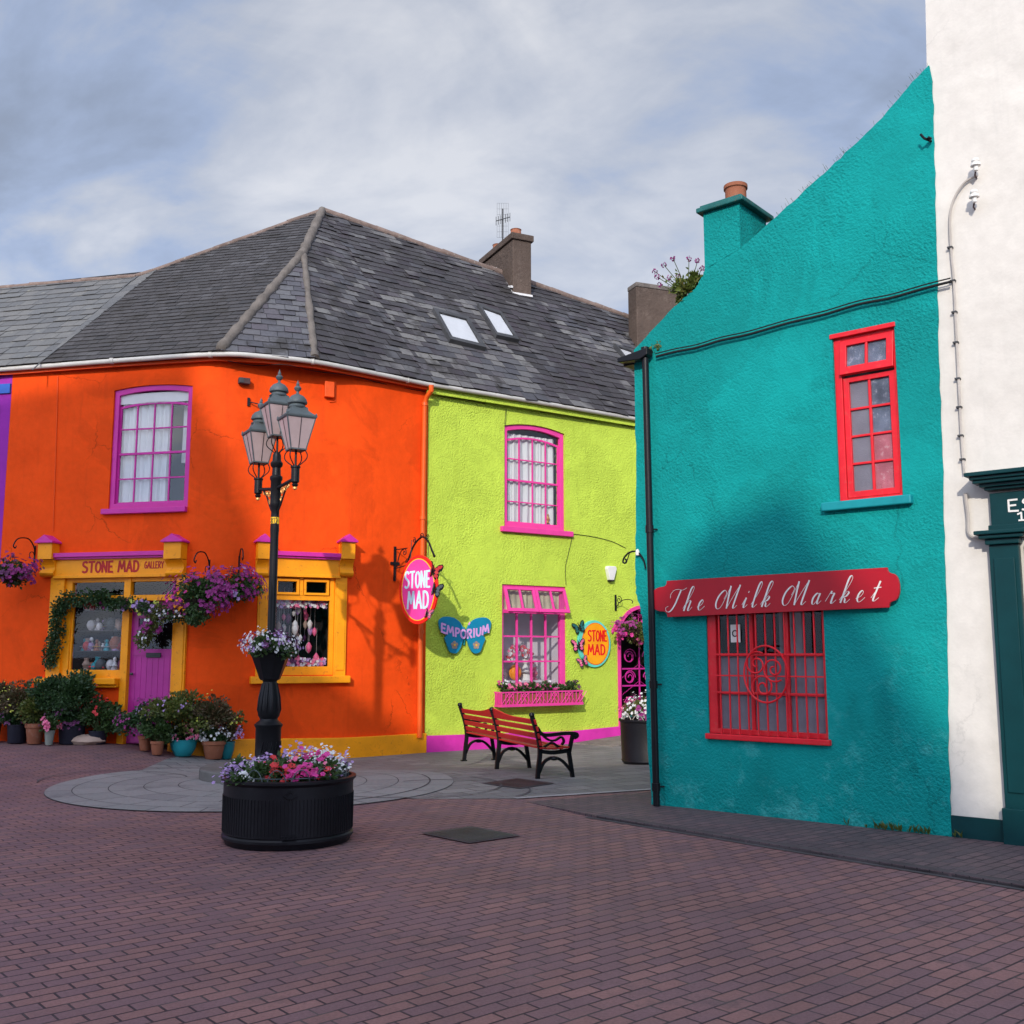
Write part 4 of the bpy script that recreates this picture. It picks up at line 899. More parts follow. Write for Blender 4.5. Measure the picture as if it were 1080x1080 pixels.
# rainwater pipe and gutter end
m = MB(); p0 = FT.P(680.5, 378, .09); p1 = FT.P(692.5, 850, .09); p1.z = .03; m.tube([p0, p1], .036, 12)
for yy in (372, 560, 724, 832): p = FT.P(680.5 + (yy - 378) * .0254, yy, .09); m.tube([p + Vector((0, 0, -.02)), p + Vector((0, 0, .06))], .045, 12); m.tube([p + Vector((0, 0, .02)), p + Vector((0, 0, .02)) + FT.u * .05 - FT.n * .08], .009, 6)
m.build('downpipe', M['black'], teal, smooth=True)
g_ = MB(FT.M); q = FT.uv(690, 372); ql = FT.uv(656, 376, .05)
g_.prism([(q[0], q[1] + .03), (q[0], q[1] - .05), (q[0] - .10, q[1] - .09), (ql[0], q[1] - .07), (ql[0], q[1] - .02)], -.15, -.03); g_.box(ql[0], ql[0] + .14, -.03, 5.5, q[1] - .09, q[1] - .0); g_.build('gutter', M['black'], teal, bevel=.01)
# ================================================================ WHITE BUILDING
white = empty('white_building', T1, 'tall plain white building with a dark green shopfront at the right edge', 'building')
FWH = Fac(FT.at(uE - .05, -.02), FT.at(uE + 5, -.02)); fw = FWH.M
we = [FWH.uv(*p) for p in ((997, 862), (990, 600), (984, 400), (980, 203), (976, 0), (971.5, -200))]
m = MB(fw); m.prism([(we[0][0], -.3), (7, -.3), (7, we[-1][1])] + we[::-1], 0, 6); m.build('wall', M['white'], white)
uw = lambda x, y, o=0: FWH.uv(x, y, o)
m = MB(fw); zb = uw(1040, 863)[1]; m.prism([(.05, -.3), (7, -.3), (7, zb), (.05, zb)], -.02, -.002); m.build('plinth', M['green_paint'], white)
# shopfront
pz = uw(1056, 575)[1]; a = uw(1053, 700)[0]; b = a + .24
m = MB(fw); m.box(a, b, -.07, -.003, -.2, pz); m.box(a + .035, b - .035, -.085, -.07, .45, pz - .12); m.box(a - .02, b + .02, -.10, -.003, -.2, .32); m.build('pilaster', M['green_paint'], white, bevel=.006)
m = MB(fw); 
for k, (dz, e) in enumerate(((0, .02), (.05, .06), (.085, .09))): m.box(a - e, b + e, -.09 - e, -.003, pz + dz, pz + dz + (.05 if k == 0 else .035))
m.build('capital', M['green_paint'], white, bevel=.008)
f0 = uw(1047, 545)[0]; fz0 = pz + .12; fz1 = uw(1062, 520)[1]
m = MB(fw); m.box(f0, 6, -.06, -.003, fz0 + .001, fz1); m.box(f0 - .02, 6, -.085, -.06, fz0 + .001, fz0 + .05); m.build('fascia', M['green_paint'], white, bevel=.005)
c0 = uw(1017, 508, .25)[0]; cz1 = uw(1017, 499, .25)[1]
m = MB(fw)
for k, (e, zt_, h_) in enumerate(((.0, 0, .035), (.03, -.035, .03), (.05, -.065, .03), (.09, -.095, .03), (.12, -.125, .025))): m.box(c0 + e, 6, -.26 + e * 1.2, -.003, cz1 + zt_ - h_, cz1 + zt_)
m.build('cornice', M['green_paint'], white, bevel=.006)
m = MB(fw); m.box(b + .05, 6, -.04, -.003, 0, .9); m.build('stall_riser', M['green_paint'], white)
m = MB(fw); m.ring(rect(b + .05, 5.8, .9, pz), rect(b + .12, 5.7, .98, pz - .08), -.05, -.003); w = m.build('shop_window', M['green_paint'], white); pane(w, fw, b + .1, 5.72, .96, pz - .05, -.02, M['obscure'])
# ================================================================ letters
def sm(*p): return ('c', p)
def ln(*p): return ('l', p)
G = {
 'S': (.75, [sm((.72, .86), (.5, 1), (.18, .92), (.14, .68), (.42, .52), (.68, .38), (.64, .1), (.34, 0), (.03, .1))]),
 'T': (.75, [ln((0, .98), (.75, 1)), ln((.38, 1), (.36, 0))]), 'O': (.7, [sm((.35, 1), (.06, .75), (.05, .25), (.34, 0), (.63, .27), (.62, .75), (.35, 1))]),
 'N': (.7, [ln((.05, 0), (.05, 1), (.6, 0), (.62, 1))]), 'E': (.58, [ln((.55, 1), (.05, .98), (.05, .02), (.58, 0)), ln((.05, .5), (.45, .52))]),
 'M': (.95, [ln((.0, 0), (.15, 1), (.45, .3), (.75, 1), (.9, 0))]), 'A': (.72, [ln((0, 0), (.36, 1), (.7, 0)), ln((.14, .35), (.58, .35))]),
 'D': (.72, [ln((.07, 0), (.07, 1)), sm((.07, 1), (.5, .9), (.66, .5), (.5, .1), (.07, 0))]), 'G': (.7, [sm((.65, .85), (.35, 1), (.08, .6), (.12, .15), (.4, 0), (.65, .2)), ln((.65, .15), (.65, .45), (.42, .45))]),
 'L': (.5, [ln((.07, 1), (.05, .02), (.5, 0))]), 'R': (.66, [ln((.07, 0), (.07, 1)), sm((.07, 1), (.5, .95), (.55, .7), (.4, .52), (.09, .48)), ln((.25, .5), (.62, 0))]),
 'Y': (.66, [ln((0, 1), (.33, .5), (.66, 1)), ln((.33, .5), (.33, 0))]), 'P': (.6, [ln((.07, 0), (.07, 1)), sm((.07, 1), (.5, .95), (.55, .7), (.4, .5), (.09, .45))]),
 'I': (.25, [ln((.12, 0), (.12, 1))]), 'U': (.68, [sm((.05, 1), (.06, .3), (.3, 0), (.58, .25), (.62, 1))]), 'B': (.62, [ln((.07, 0), (.07, 1)), sm((.07, 1), (.45, .95), (.5, .75), (.38, .55), (.09, .52)), sm((.09, .52), (.5, .48), (.58, .25), (.45, .03), (.07, 0))]),
 '1': (.4, [ln((.05, .82), (.25, 1), (.25, 0)), ln((.1, 0), (.4, 0))]), '6': (.6, [sm((.52, .9), (.3, 1), (.08, .6), (.1, .15), (.32, 0), (.52, .2), (.48, .48), (.28, .56), (.1, .38))]),
 '8': (.55, [sm((.28, .52), (.08, .75), (.28, 1), (.48, .75), (.28, .52), (.05, .25), (.28, 0), (.52, .25), (.28, .52))]), '2': (.55, [sm((.05, .8), (.25, 1), (.5, .8), (.35, .4), (.05, .02)), ln((.05, .02), (.55, .02))]), ' ': (.4, []), '.': (.15, [ln((.05, 0), (.05, .08))]),
}
SG = {
 'T': (2.0, [sm((.05, 1.35), (-.05, 1.7), (.2, 2.1), (.75, 2.2), (1.3, 2.1), (1.75, 2.3)), sm((1.1, 2.15), (1.0, 1.4), (.85, .55), (.5, .0), (.05, .05), (-.15, .4), (.1, .55))]),
 'h': (1.5, [sm((-.15, .25), (.3, 1.3), (.5, 2.1), (.33, 2.4), (.15, 2.1), (.1, 1), (.06, 0)), sm((.08, .5), (.3, .95), (.55, .95), (.55, .5), (.52, .1), (.68, 0), (.95, .35))]),
 'e': (1.3, [sm((-.1, .3), (.3, .5), (.45, .8), (.3, 1.0), (.08, .75), (.05, .3), (.25, 0), (.5, .08), (.78, .38))]),
 'M': (3.0, [sm((.75, .95), (.85, 1.5), (.5, 1.8), (.05, 1.3), (-.05, .55), (.25, .05), (.65, .2), (.9, 1.1), (1.1, 2.2)), sm((1.1, 2.2), (1.22, 1.1), (1.38, .02)), sm((1.38, .02), (1.72, 1.1), (2.15, 2.25)), sm((2.15, 2.25), (2.1, 1.1), (2.08, .2), (2.22, 0), (2.5, .3))]),
 'i': (.85, [sm((-.1, .3), (.12, .98), (.1, .3), (.2, 0), (.5, .3)), ln((.22, 1.45), (.24, 1.55))]),
 'l': (.95, [sm((-.1, .3), (.3, 1.3), (.45, 2.1), (.3, 2.4), (.12, 2.0), (.08, .4), (.22, 0), (.55, .3))]),
 'k': (1.4, [sm((-.15, .25), (.3, 1.3), (.5, 2.1), (.33, 2.4), (.15, 2.1), (.1, 1), (.06, 0)), sm((.08, .4), (.35, .98), (.58, .9), (.45, .6), (.14, .5)), sm((.16, .5), (.38, .35), (.45, .05), (.62, 0), (.9, .3))]),
 'a': (1.35, [sm((.55, .82), (.28, 1.0), (.0, .6), (.04, .1), (.25, .0), (.48, .4), (.58, .98)), sm((.58, .98), (.52, .3), (.64, 0), (.92, .3))]),
 'r': (1.2, [sm((-.15, .2), (.15, 1.1), (.2, .88), (.5, .92), (.46, .5), (.47, .05), (.62, 0), (.9, .3))]),
 't': (1.1, [sm((-.1, .3), (.2, 1.0), (.3, 1.75)), sm((.3, 1.75), (.2, .8), (.16, .15), (.32, 0), (.65, .3)), ln((-.08, 1.15), (.55, 1.2))]), ' ': (.45, [])
}
def ribbon(mb, pts, w, y, call=False, t=.004):
    n = len(pts); L = []; Rr = []
    for i in range(n):
        a = pts[max(i - 1, 0)]; b = pts[min(i + 1, n - 1)]; d = Vector((b[0] - a[0], b[1] - a[1]))
        if d.length < 1e-9: d = Vector((1, 0))
        d.normalize(); ww = w
        if call: ww = w * (.30 + .95 * max(0, (d.dot(Vector((-.35, -.94))))) ** 1.6)
        nn_ = Vector((-d.y, d.x)) * ww / 2; L.append((pts[i][0] + nn_.x, y, pts[i][1] + nn_.y)); Rr.append((pts[i][0] - nn_.x, y, pts[i][1] - nn_.y))
    m_ = len(mb.v); mb.add(L + Rr + [(x, y + t, z_) for x, _, z_ in L] + [(x, y + t, z_) for x, _, z_ in Rr], [(i, i + 1, n + i + 1, n + i) for i in range(n - 1)] + [(i, 2 * n + i, 2 * n + i + 1, i + 1) for i in range(n - 1)] + [(n + i, n + i + 1, 3 * n + i + 1, 3 * n + i) for i in range(n - 1)])
def text(mb, s, x0, x1, z0, z1, w, y, font=None, shear=0, call=False, arcf=None, gap=.18, fill=True):
    font = font or G; h = 1.0 if font is G else 2.4; tot = sum(font[c][0] + gap for c in s) - gap; sc = (x1 - x0) / tot; zs = (z1 - z0) / h; x = 0
    for c in s:
        adv, st = font[c]
        for kind, pts in st:
            P = [(x + p[0] + shear * p[1], p[1]) for p in pts]
            P = [(x0 + p[0] * sc, z0 + p[1] * zs) for p in P]
            if kind == 'c': q = [(v.x, v.y) for v in cr([(p[0], p[1], 0) for p in P], 7)]
            else: q = P
            if arcf: q = [arcf(*p) for p in q]
            if kind == 'l':
                for a_, b_ in zip(q[:-1], q[1:]):
                    d = Vector((b_[0] - a_[0], b_[1] - a_[1])).normalized() * w * .3; ribbon(mb, [(a_[0] - d.x, a_[1] - d.y), (b_[0] + d.x, b_[1] + d.y)], w if not call else w * .6, y - R_.uniform(0, .0008))
            else: ribbon(mb, q, w, y, call)
        x += adv + gap
# Milk market board
sb = FT.R(690, 604, 952.5, 647); u0 = sb[0]; u1 = sb[1]; uc = (u0 + u1) / 2
zl0, zl1 = FT.uv(709, 651)[1], FT.uv(709, 613)[1]; zr0, zr1 = FT.uv(940, 641)[1], FT.uv(940, 599)[1]
ul, ur = FT.uv(708, 630)[0], FT.uv(940, 620)[0]
board = empty('shop_sign_board', FT.at(uc, 0, (zl0 + zr1) / 2), 'long red board lettered The Milk Market in white script on the teal wall', 'sign')
def bd(grow=0):
    hl = zl1 - zl0; hr = zr1 - zr0; out = [(ul, zl0), (ur, zr0), (ur + .004, zr0 + .07 * hr), (ur + .014, zr0 + .12 * hr), (ur + .036, zr0 + .15 * hr)]
    for k in range(13): a_ = -math.pi / 2 + math.pi * k / 12; out.append((ur + .036 + (u1 - ur - .036) * math.cos(a_) ** .8 if abs(math.cos(a_)) > 1e-6 else ur + .037, (zr0 + zr1) / 2 + hr * .345 * math.sin(a_)))
    out += [(ur + .036, zr1 - .15 * hr), (ur + .014, zr1 - .12 * hr), (ur + .004, zr1 - .07 * hr), (ur, zr1), (ul, zl1), (ul - .004, zl1 - .07 * hl), (ul - .014, zl1 - .12 * hl), (ul - .036, zl1 - .15 * hl)]
    for k in range(13): a_ = math.pi / 2 + math.pi * k / 12; out.append((ul - .036 - (ul - .036 - u0) * abs(math.cos(a_)) ** .8 if abs(math.cos(a_)) > 1e-6 else ul - .037, (zl0 + zl1) / 2 + hl * .345 * math.sin(a_)))
    out += [(ul - .036, zl0 + .15 * hl), (ul - .014, zl0 + .12 * hl), (ul - .004, zl0 + .07 * hl)]
    return out
m = MB(FT.M); m.prism(bd(), -.085, -.055); m.build('board', M['signred'], board, bevel=.006)
m = MB(FT.M); 
for t in (.15, .5, .85): m = MB(FT.M); uu = u0 + (u1 - u0) * t; zc = zl0 + (zr0 - zl0) * t + .06; m.box(uu - .03, uu + .03, -.055, .0, zc, zc + .2); m.build('batten', M['signred'], board)
m = MB(FT.M); slp = (zr0 - zl0) / (ur - ul); t0, t1 = FT.uv(702, 640, .09)[0], FT.uv(930, 624, .09)[0]
zb_ = FT.uv(712, 645, .09)[1]
text(m, 'The Milk Market', t0, t1, 0, .25, .012, -.090, SG, .42, True, arcf=lambda x, z_: (x, z_ + zb_ + (x - t0) * slp * 1.25))
m.build('lettering', M['whitep'], board, recalc=False)
# EST. panel on the green fascia
m = MB(fw); wl = M['cloth']; e0 = uw(1063, 532, .06); ez0, ez1 = uw(1070, 539, .06)[1], uw(1070, 527, .06)[1]
eu_ = e0[0]; text(m, 'EST', eu_, eu_ + .34, ez0, ez1, .016, -.066)
eb = uw(1073, 549, .06); et = uw(1073, 541, .06)[1]; text(m, '16', eb[0], eb[0] + .18, eb[1], et, .014, -.066, gap=.25); m.build('lettering', M['whitep'], white, recalc=False)

# cable clips down the white wall
m = MB(FWH.M)
R_ = random.Random(12)
for (x, y) in ((1003, 262), (1006, 297), (1007.5, 330), (1009, 362), (1011, 400), (1012.5, 430), (1014, 460), (1016, 485)):
    u_, z_ = FWH.uv(x, y); m = MB(FWH.M); m.box(u_ - .022, u_ + .022, -.045, 0, z_ - .008, z_ + .008); m.build('cable_clip', M['grate'], white)
# ================================================================ foliage helpers
def leafat(mb, p, d, up, L, w):
    d = d.normalized(); s = d.cross(up); s = s.normalized() if s.length > 1e-4 else Vector((1, 0, 0)); n = s.cross(d)
    mid = p + d * L * .5
    mb.add([p, mid + s * w + n * L * .10, p + d * L - n * L * .12, mid - s * w + n * L * .10], [(0, 1, 2), (0, 2, 3)])
def rv(R): 
    while True:
        v = Vector((R.uniform(-1, 1), R.uniform(-1, 1), R.uniform(-1, 1)))
        if .05 < v.length < 1: return v.normalized()
def clump(R, c, rad_, k, lump=.38):
    out = []
    for _ in range(k):
        v = rv(R); r = R.uniform(.25, .8); out.append((Vector((c[0] + v.x * rad_[0] * r, c[1] + v.y * rad_[1] * r, c[2] + v.z * rad_[2] * r)), R.uniform(.25, lump + .1)))
    return out
def leaves(mb, R, c, rad_, n, L, wr=.32, k=9, droop=0):
    cl = clump(R, c, rad_, k); cc0 = Vector(c)
    for i in range(n):
        q, s = R.choice(cl); v = rv(R) * s * R.random() ** .4
        p = q + Vector((v.x * rad_[0], v.y * rad_[1], v.z * rad_[2])); d = (p - cc0).normalized() + rv(R) * .9 + Vector((0, 0, .25 - droop))
        l = L * R.uniform(.55, 1.3); leafat(mb, p, d, rv(R), l, l * wr)
    return cl
def blossom(mb, R, p, r, d):
    d = d.normalized(); s = d.cross(rv(R)).normalized(); t = d.cross(s); a0 = R.random() * 6
    for k in range(5):
        a = a0 + k * 1.2566; e = s * math.cos(a) + t * math.sin(a); f = s * math.cos(a + .6) + t * math.sin(a + .6); g = s * math.cos(a - .6) + t * math.sin(a - .6)
        b = len(mb.v); mb.add([p, p + f * r * .75 + d * r * .28, p + e * r + d * r * .2, p + g * r * .75 + d * r * .28], [(0, 1, 2, 3)])
def blossoms(mb, R, c, rad_, n, r, up=.5, lo=-.3, front=None, cl=None, fr=.3):
    # gathered in a few trusses
    if cl is None: cl = [(Vector((c[0], c[1], c[2])) + Vector((v.x * rad_[0], v.y * rad_[1], v.z * rad_[2])) * .9) for v in [(lambda v: Vector((v.x, v.y, max(lo, v.z))))(rv(R)) for _ in range(max(3, n // 7))]]
    for i in range(n):
        q = R.choice(cl); p = q + rv(R) * R.random() * fr * max(rad_[0], .1); d = (p - Vector(c)) + Vector((0, -.35 * rad_[0], rad_[2] * up)); blossom(mb, R, p, r * R.uniform(.7, 1.2), d)
def plantparts(root, Mx, seed, c, rad_, nl, L, leafmat, flowers=(), droop=0, stems=6, base=None, wr=.32, k=9, bfr=.3):
    R = random.Random(seed); m = MB(Mx); leaves(m, R, c, rad_, nl, L, wr, k, droop); m.build('leaves', M[leafmat], root, recalc=False)
    if stems:
        m = MB(Mx); b = Vector(base or (c[0], c[1], c[2] - rad_[2]))
        for i in range(stems):
            v = rv(R); e = Vector((c[0] + v.x * rad_[0] * .7, c[1] + v.y * rad_[1] * .7, c[2] + abs(v.z) * rad_[2] * .6)); m.tube([b, (b + e) / 2 + Vector((v.x, v.y, 0)) * .03, e], [.006, .005, .003], 5)
        m.build('stems', M['stem'], root)
    for (mat, n, r) in flowers:
        m = MB(Mx); blossoms(m, R, c, tuple(q * 1.12 for q in rad_), int(n * 1.5), r, fr=bfr); m.build('blossoms', M[mat], root, recalc=False)
TR = Matrix.Translation
# ================================================================ LAMP POST
lp = lampP.copy()
mb = MB(TR(cc)); pl = gnd(281, 821) 
plR = .95
M['plinthstone'] = paint('worn_plinth_stone', (.12, .112, .105), .9, .25, 12, .006, dirt=(.07, .065, .06))
plc = Vector((lp.x + .08, lp.y + .05, H(lp.x, lp.y)))
plinth = MB(TR(plc)); plinth.lathe([(plR, -.1), (plR, .13), (plR - .015, .15), (plR - .3, .155), (.0, .156)], 56); p_ = plinth.build('lamp_plinth', M['plinthstone'], smooth=True, angle=30)
tag(p_, 'low round stone step under the lamp post, half hidden by the big planter', 'plinth')
lz = plc.z + .146
LM = TR(Vector((lp.x, lp.y, lz)))
lamp = empty('street_lamp', LM, 'black Victorian street lamp with three grey lanterns in front of the orange house', 'street lamp')
m = MB(LM); n = 28
m.lathe([(.20, 0), (.20, .05), (.175, .07), (.17, .10), (.165, .12), (.165, .50), (.18, .52), (.185, .545), (.16, .57), (.12, .60), (.115, .62)], n)
m.lathe([(.115, .62), (.14, .66), (.15, .74), (.135, .90), (.11, 1.02), (.09, 1.10), (.105, 1.13), (.105, 1.16), (.075, 1.19), (.065, 1.24), (.07, 1.30), (.055, 1.35), (.055, 3.05), (.057, 3.07), (.057, 3.10), (.06, 3.12), (.055, 3.3), (.055, 3.42), (.068, 3.44), (.072, 3.5), (.072, 3.80), (.085, 3.82), (.085, 3.86), (.06, 3.88), (.055, 3.98), (.08, 4.01), (.085, 4.05), (.06, 4.08), (.055, 4.16), (.04, 4.2)], n)
for k in range(12): a = k * math.pi / 6; m.tube([(.115 * math.cos(a), .115 * math.sin(a), .64), (.150 * math.cos(a), .150 * math.sin(a), .74), (.135 * math.cos(a), .135 * math.sin(a), .90), (.092 * math.cos(a), .092 * math.sin(a), 1.08)], .014, 5)
m.build('post', M['black'], lamp, smooth=True)
m = MB(LM)
for k in range(6):
    a = -math.pi / 2 + (k - 1) * .35
    m.tube([Vector((.168 * math.cos(a), .168 * math.sin(a), .18 + .04 * (k % 2))), Vector((.172 * math.cos(a + .12), .172 * math.sin(a + .12), .25)), Vector((.168 * math.cos(a + .2), .168 * math.sin(a + .2), .33))], .007, 6)
m.build('cast_ornament', M['black'], lamp, smooth=True)
m = MB(LM); m.lathe([(.0575, 3.20), (.0575, 3.30)], n, cap=False); tg = m.build('number_tag', M['goldy'], lamp, recalc=False)
m = MB(LM @ TR((0, 0, 0))); text(m, '812', -.042, .044, 3.21, 3.29, .008, -.0605); m.build('digits', M['black'], tg, recalc=False)
adir = Vector((.6, -.8, 0)).normalized(); AL = .60
zA = 3.70
def lantern(parent, M0, name='lantern'):
    T = M0
    r = rad(45)
    def sq(w, z): return [(-w, -w, z), (w, -w, z), (w, w, z), (-w, w, z)]
    def frus(mb, l):
        vs = [p for w, z in l for p in sq(w, z)]; fs = [(i * 4 + k, i * 4 + (k + 1) % 4, (i + 1) * 4 + (k + 1) % 4, (i + 1) * 4 + k) for i in range(len(l) - 1) for k in range(4)]
        fs += [(3, 2, 1, 0), tuple(4 * (len(l) - 1) + k for k in range(4))]; mb.add(vs, fs)
    m = MB(T)
    for sx, sy in ((-1, -1), (1, -1), (1, 1), (-1, 1)): m.tube([(sx * .108, sy * .108, 0), (sx * .205, sy * .205, .44)], .009, 6)
    frus(m, [(.118, -.012), (.118, .008)]); frus(m, [(.212, .43), (.222, .445), (.222, .462), (.17, .50), (.125, .545), (.118, .56), (.118, .59)])
    m.lathe([(.13, .585), (.14, .60), (.115, .615), (.105, .64), (.135, .655), (.14, .67), (.125, .72), (.085, .765), (.045, .785), (.02, .80), (.018, .83), (.045, .855), (.052, .88), (.035, .905), (.02, .915), (.026, .93), (.012, .965), (.0, 1.0)], 20, cap=False)
    for sx, sy in ((-1, -1), (1, -1), (1, 1), (-1, 1)): m.lathe([(.0, -.005), (.014, .005), (.016, .02), (.006, .03), (.0, .045)], 8, c=(sx * .208, sy * .208, .46))
    ln_ = m.build(name, M['lampgrey'], parent, smooth=True, angle=35)
    m = MB(T); frus(m, [(.104, .006), (.198, .432)]); m.build('glass_panel', M['lampglass'], ln_)
    m = MB(T)
    for sx, sy in ((0, -1), (0, 1), (1, 0), (-1, 0)):
        for k in (1,):
            m.tube([(sx * .110 + 0, sy * .110, 0), (sx * .207, sy * .207, .44)], .004, 5)
    # cradle: bowed iron straps below
    for k in range(4):
        a = k * math.pi / 2 + .785; dx, dy = math.cos(a), math.sin(a)
        m.tube(cr([(dx * .03, dy * .03, -.26), (dx * .06, dy * .06, -.22), (dx * .15, dy * .15, -.15), (dx * .175, dy * .175, -.09), (dx * .15, dy * .15, -.03), (dx * .11, dy * .11, -.005)], 4), .008, 6)
    m.tube([(0, 0, -.27), (0, 0, 0)], .016, 8)
    m.build('cradle', M['black'], ln_, smooth=True)
rot = Matrix.Rotation(rad(30), 4, 'Z')
m = MB(LM)
for s in (1, -1):
    e = adir * AL * s; P0 = adir * .07 * s
    m.tube([P0 + Vector((0, 0, zA)), e + Vector((0, 0, zA + .06))], .024, 10)
    m.lathe([(.02, -.09), (.045, -.06), (.03, -.04), (.055, -.02), (.055, .16), (.065, .17), (.065, .19), (.03, .20)], 16, c=tuple(e + Vector((0, 0, zA + .03))))
    m.tube(cr([P0 + Vector((0, 0, zA - .34)), P0 + adir * .10 * s + Vector((0, 0, zA - .24)), P0 + adir * .22 * s + Vector((0, 0, zA - .08)), P0 + adir * .34 * s + Vector((0, 0, zA + .02))], 5), .013, 8)
m.build('cross_arm', M['black'], lamp, smooth=True)
for s in (1, -1):
    m = MB(LM)
    for cx_, cz_, r_ in ((.14, -.06, .055), (.24, -.045, .04), (.12, -.17, .04), (.32, -.02, .03)):
        c_ = adir * (.07 + cx_) * s + Vector((0, 0, zA + cz_))
        m.tube([c_ + adir * s * (r_ * (1 - i / 26) * math.cos(i * .42)) + Vector((0, 0, r_ * (1 - i / 26) * math.sin(i * .42))) for i in range(22)], .009, 6)
    m.lathe([(.0, -.03), (.028, -.015), (.03, 0), (.02, .02), (0, .03)], 10, c=tuple(adir * AL * s + Vector((0, 0, zA - .07))))
    m.build('gilt_scrollwork', M['gold'], lamp, smooth=True)
SCL = Matrix.Scale(.95, 4)
lantern(lamp, LM @ TR(adir * AL + Vector((0, 0, zA + .44))) @ rot @ SCL)
lantern(lamp, LM @ TR(-adir * AL + Vector((0, 0, zA + .44))) @ rot @ SCL)
lantern(lamp, LM @ TR(Vector((0, 0, 4.42))) @ rot @ SCL)
# planter hung on the post
BZp = LM @ TR((0, 0, 1.14))
bk = empty('post_planter', BZp, 'black funnel planter of white and lilac flowers fixed round the lamp post', 'planter')
m = MB(BZp); m.lathe([(.12, -.02), (.14, 0), (.26, .32), (.29, .335), (.29, .35), (.25, .34), (.06, .30)], 8, ph=.39); m.build('bowl', M['black'], bk, bevel=.005)
plantparts(bk, BZp, 11, (0, -.02, .45), (.37, .36, .17), 1900, .055, 'leaf', (('p_white', 260, .019), ('p_lilac', 110, .019), ('p_dark', 60, .02)), droop=.2, stems=8, base=(0, 0, .3), bfr=.25)
# ================================================================ BIG PLANTER
pc_ = gnd(303, 898.5); pc_ = Vector((pc_.x, pc_.y, 0)); dirp = Vector((pc_.x, pc_.y, 0)).normalized(); PR = .56
e1 = gnd(237.5, 880); pc_ = pc_ + dirp * PR * .98; PM = TR(pc_)
print('planter', pc_, 'left edge check', e1)
bp_ = empty('round_planter', PM, 'large round black ribbed planter of bedding flowers in the middle of the paving', 'planter')
m = MB(PM); m.lathe([(PR - .06, .0), (PR - .03, .005), (PR - .02, .03), (PR + .0, .055), (PR - .0, .075), (PR - .012, .09), (PR - .006, .10), (PR - .006, .505), (PR + .006, .52), (PR + .018, .53), (PR + .018, .55), (PR - .02, .555), (PR - .04, .5), (.0, .47)], 96)
for k in range(110):
    a = 2 * math.pi * k / 110; m.tube([((PR - .006) * math.cos(a), (PR - .006) * math.sin(a), .11), ((PR - .004) * math.cos(a), (PR - .004) * math.sin(a), .41)], .0045, 5)
drum = m.build('drum', M['blackmat'], bp_, smooth=True, angle=30)
m = MB(PM); a0 = math.atan2(-pc_.y, -pc_.x) 
def onp(a, z, r=PR): return Vector(((r) * math.cos(a), (r) * math.sin(a), z))
m.tube([onp(a0 + .02 - .10 + .2 * i / 14, .455 - .035 * math.sin(math.pi * i / 14), PR + .004) for i in range(15)], .006, 6)
m.tube([onp(a0 + .02 - .05 + .1 * i / 10, .455 + .022 * math.sin(math.pi * i / 10), PR + .000) for i in range(11)], .005, 6)
m.build('crest', M['blackmat'], drum, smooth=True)
m = MB(PM)
for k in range(11): m.tube([onp(a0 + .02 - .1 + .02 * k, .095, PR + .003), onp(a0 + .02 - .1 + .02 * k, .125, PR + .003)], .006, 5)
m.build('maker_plate', M['blackmat'], drum)
m = MB(PM); m.lathe([(.02, .485), (PR - .05, .50), (PR - .045, .48)], 40); m.build('soil', M['soil'], bp_)
m = MB(PM)
for k in range(16):
    a = 2 * math.pi * k / 16; w_ = .17; rr2 = PR - .05; P = []
    for i in range(13):
        t = i / 12; aa = a + (t - .5) * w_ * 1.9; P.append(onp(aa, .53 + .115 * math.sin(math.pi * t) ** .6, rr2))
    m.tube(P, .0045, 6)
m.tube([onp(2 * math.pi * k / 48, .575, PR - .05) for k in range(48)], .004, 6, closed=True)
m.build('hooped_edging', M['lampgrey'], bp_, smooth=True)
R_ = random.Random(31); m = MB(PM)
for k in range(36):
    a = R_.uniform(0, 6.28); r = R_.uniform(0, .50) ; leaves(m, R_, (r * math.cos(a), r * math.sin(a), .56 + R_.uniform(0, .05)), (.14, .14, .10), 95, .05, .34, 5)
m.build('leaves', M['leaf'], bp_, recalc=False)
def patch(root, Mx, mat, cs, n, r, spread, R_, zr=.035):
    m = MB(Mx)
    for c_ in cs:
        for i in range(n): p = Vector(c_) + Vector((R_.gauss(0, spread), R_.gauss(0, spread), R_.gauss(0, zr))); blossom(m, R_, p, r * R_.uniform(.75, 1.25), Vector((R_.uniform(-.5, .5), R_.uniform(-1, .2), .8)))
    m.build('blossoms', M[mat], root, recalc=False)
patch(bp_, PM, 'p_lilac', [(-.40, -.05, .62), (-.30, .05, .66), (-.45, -.25, .58), (-.22, -.1, .66), (.05, .3, .74), (-.05, .28, .71), (.46, .12, .66), (-.5, -.05, .6)], 34, .016, .055, R_)
patch(bp_, PM, 'p_white', [(-.46, .12, .62), (.22, .05, .72), (.32, .0, .70), (.40, .0, .67), (.30, .2, .72), (.14, .1, .70), (-.36, .2, .64), (.0, .1, .66), (.45, -.05, .64), (.2, .3, .70)], 34, .013, .055, R_)
patch(bp_, PM, 'p_red', [(-.05, -.36, .60), (-.02, -.28, .64), (.04, -.42, .57), (-.1, -.2, .67), (.12, -.36, .6), (.38, -.32, .6)], 8, .03, .035, R_)
patch(bp_, PM, 'p_magenta', [(.12, -.44, .58), (.14, -.38, .63), (.24, -.4, .6), (.32, -.36, .58), (.16, -.1, .71), (.3, -.12, .71), (.26, -.3, .64)], 7, .032, .035, R_)
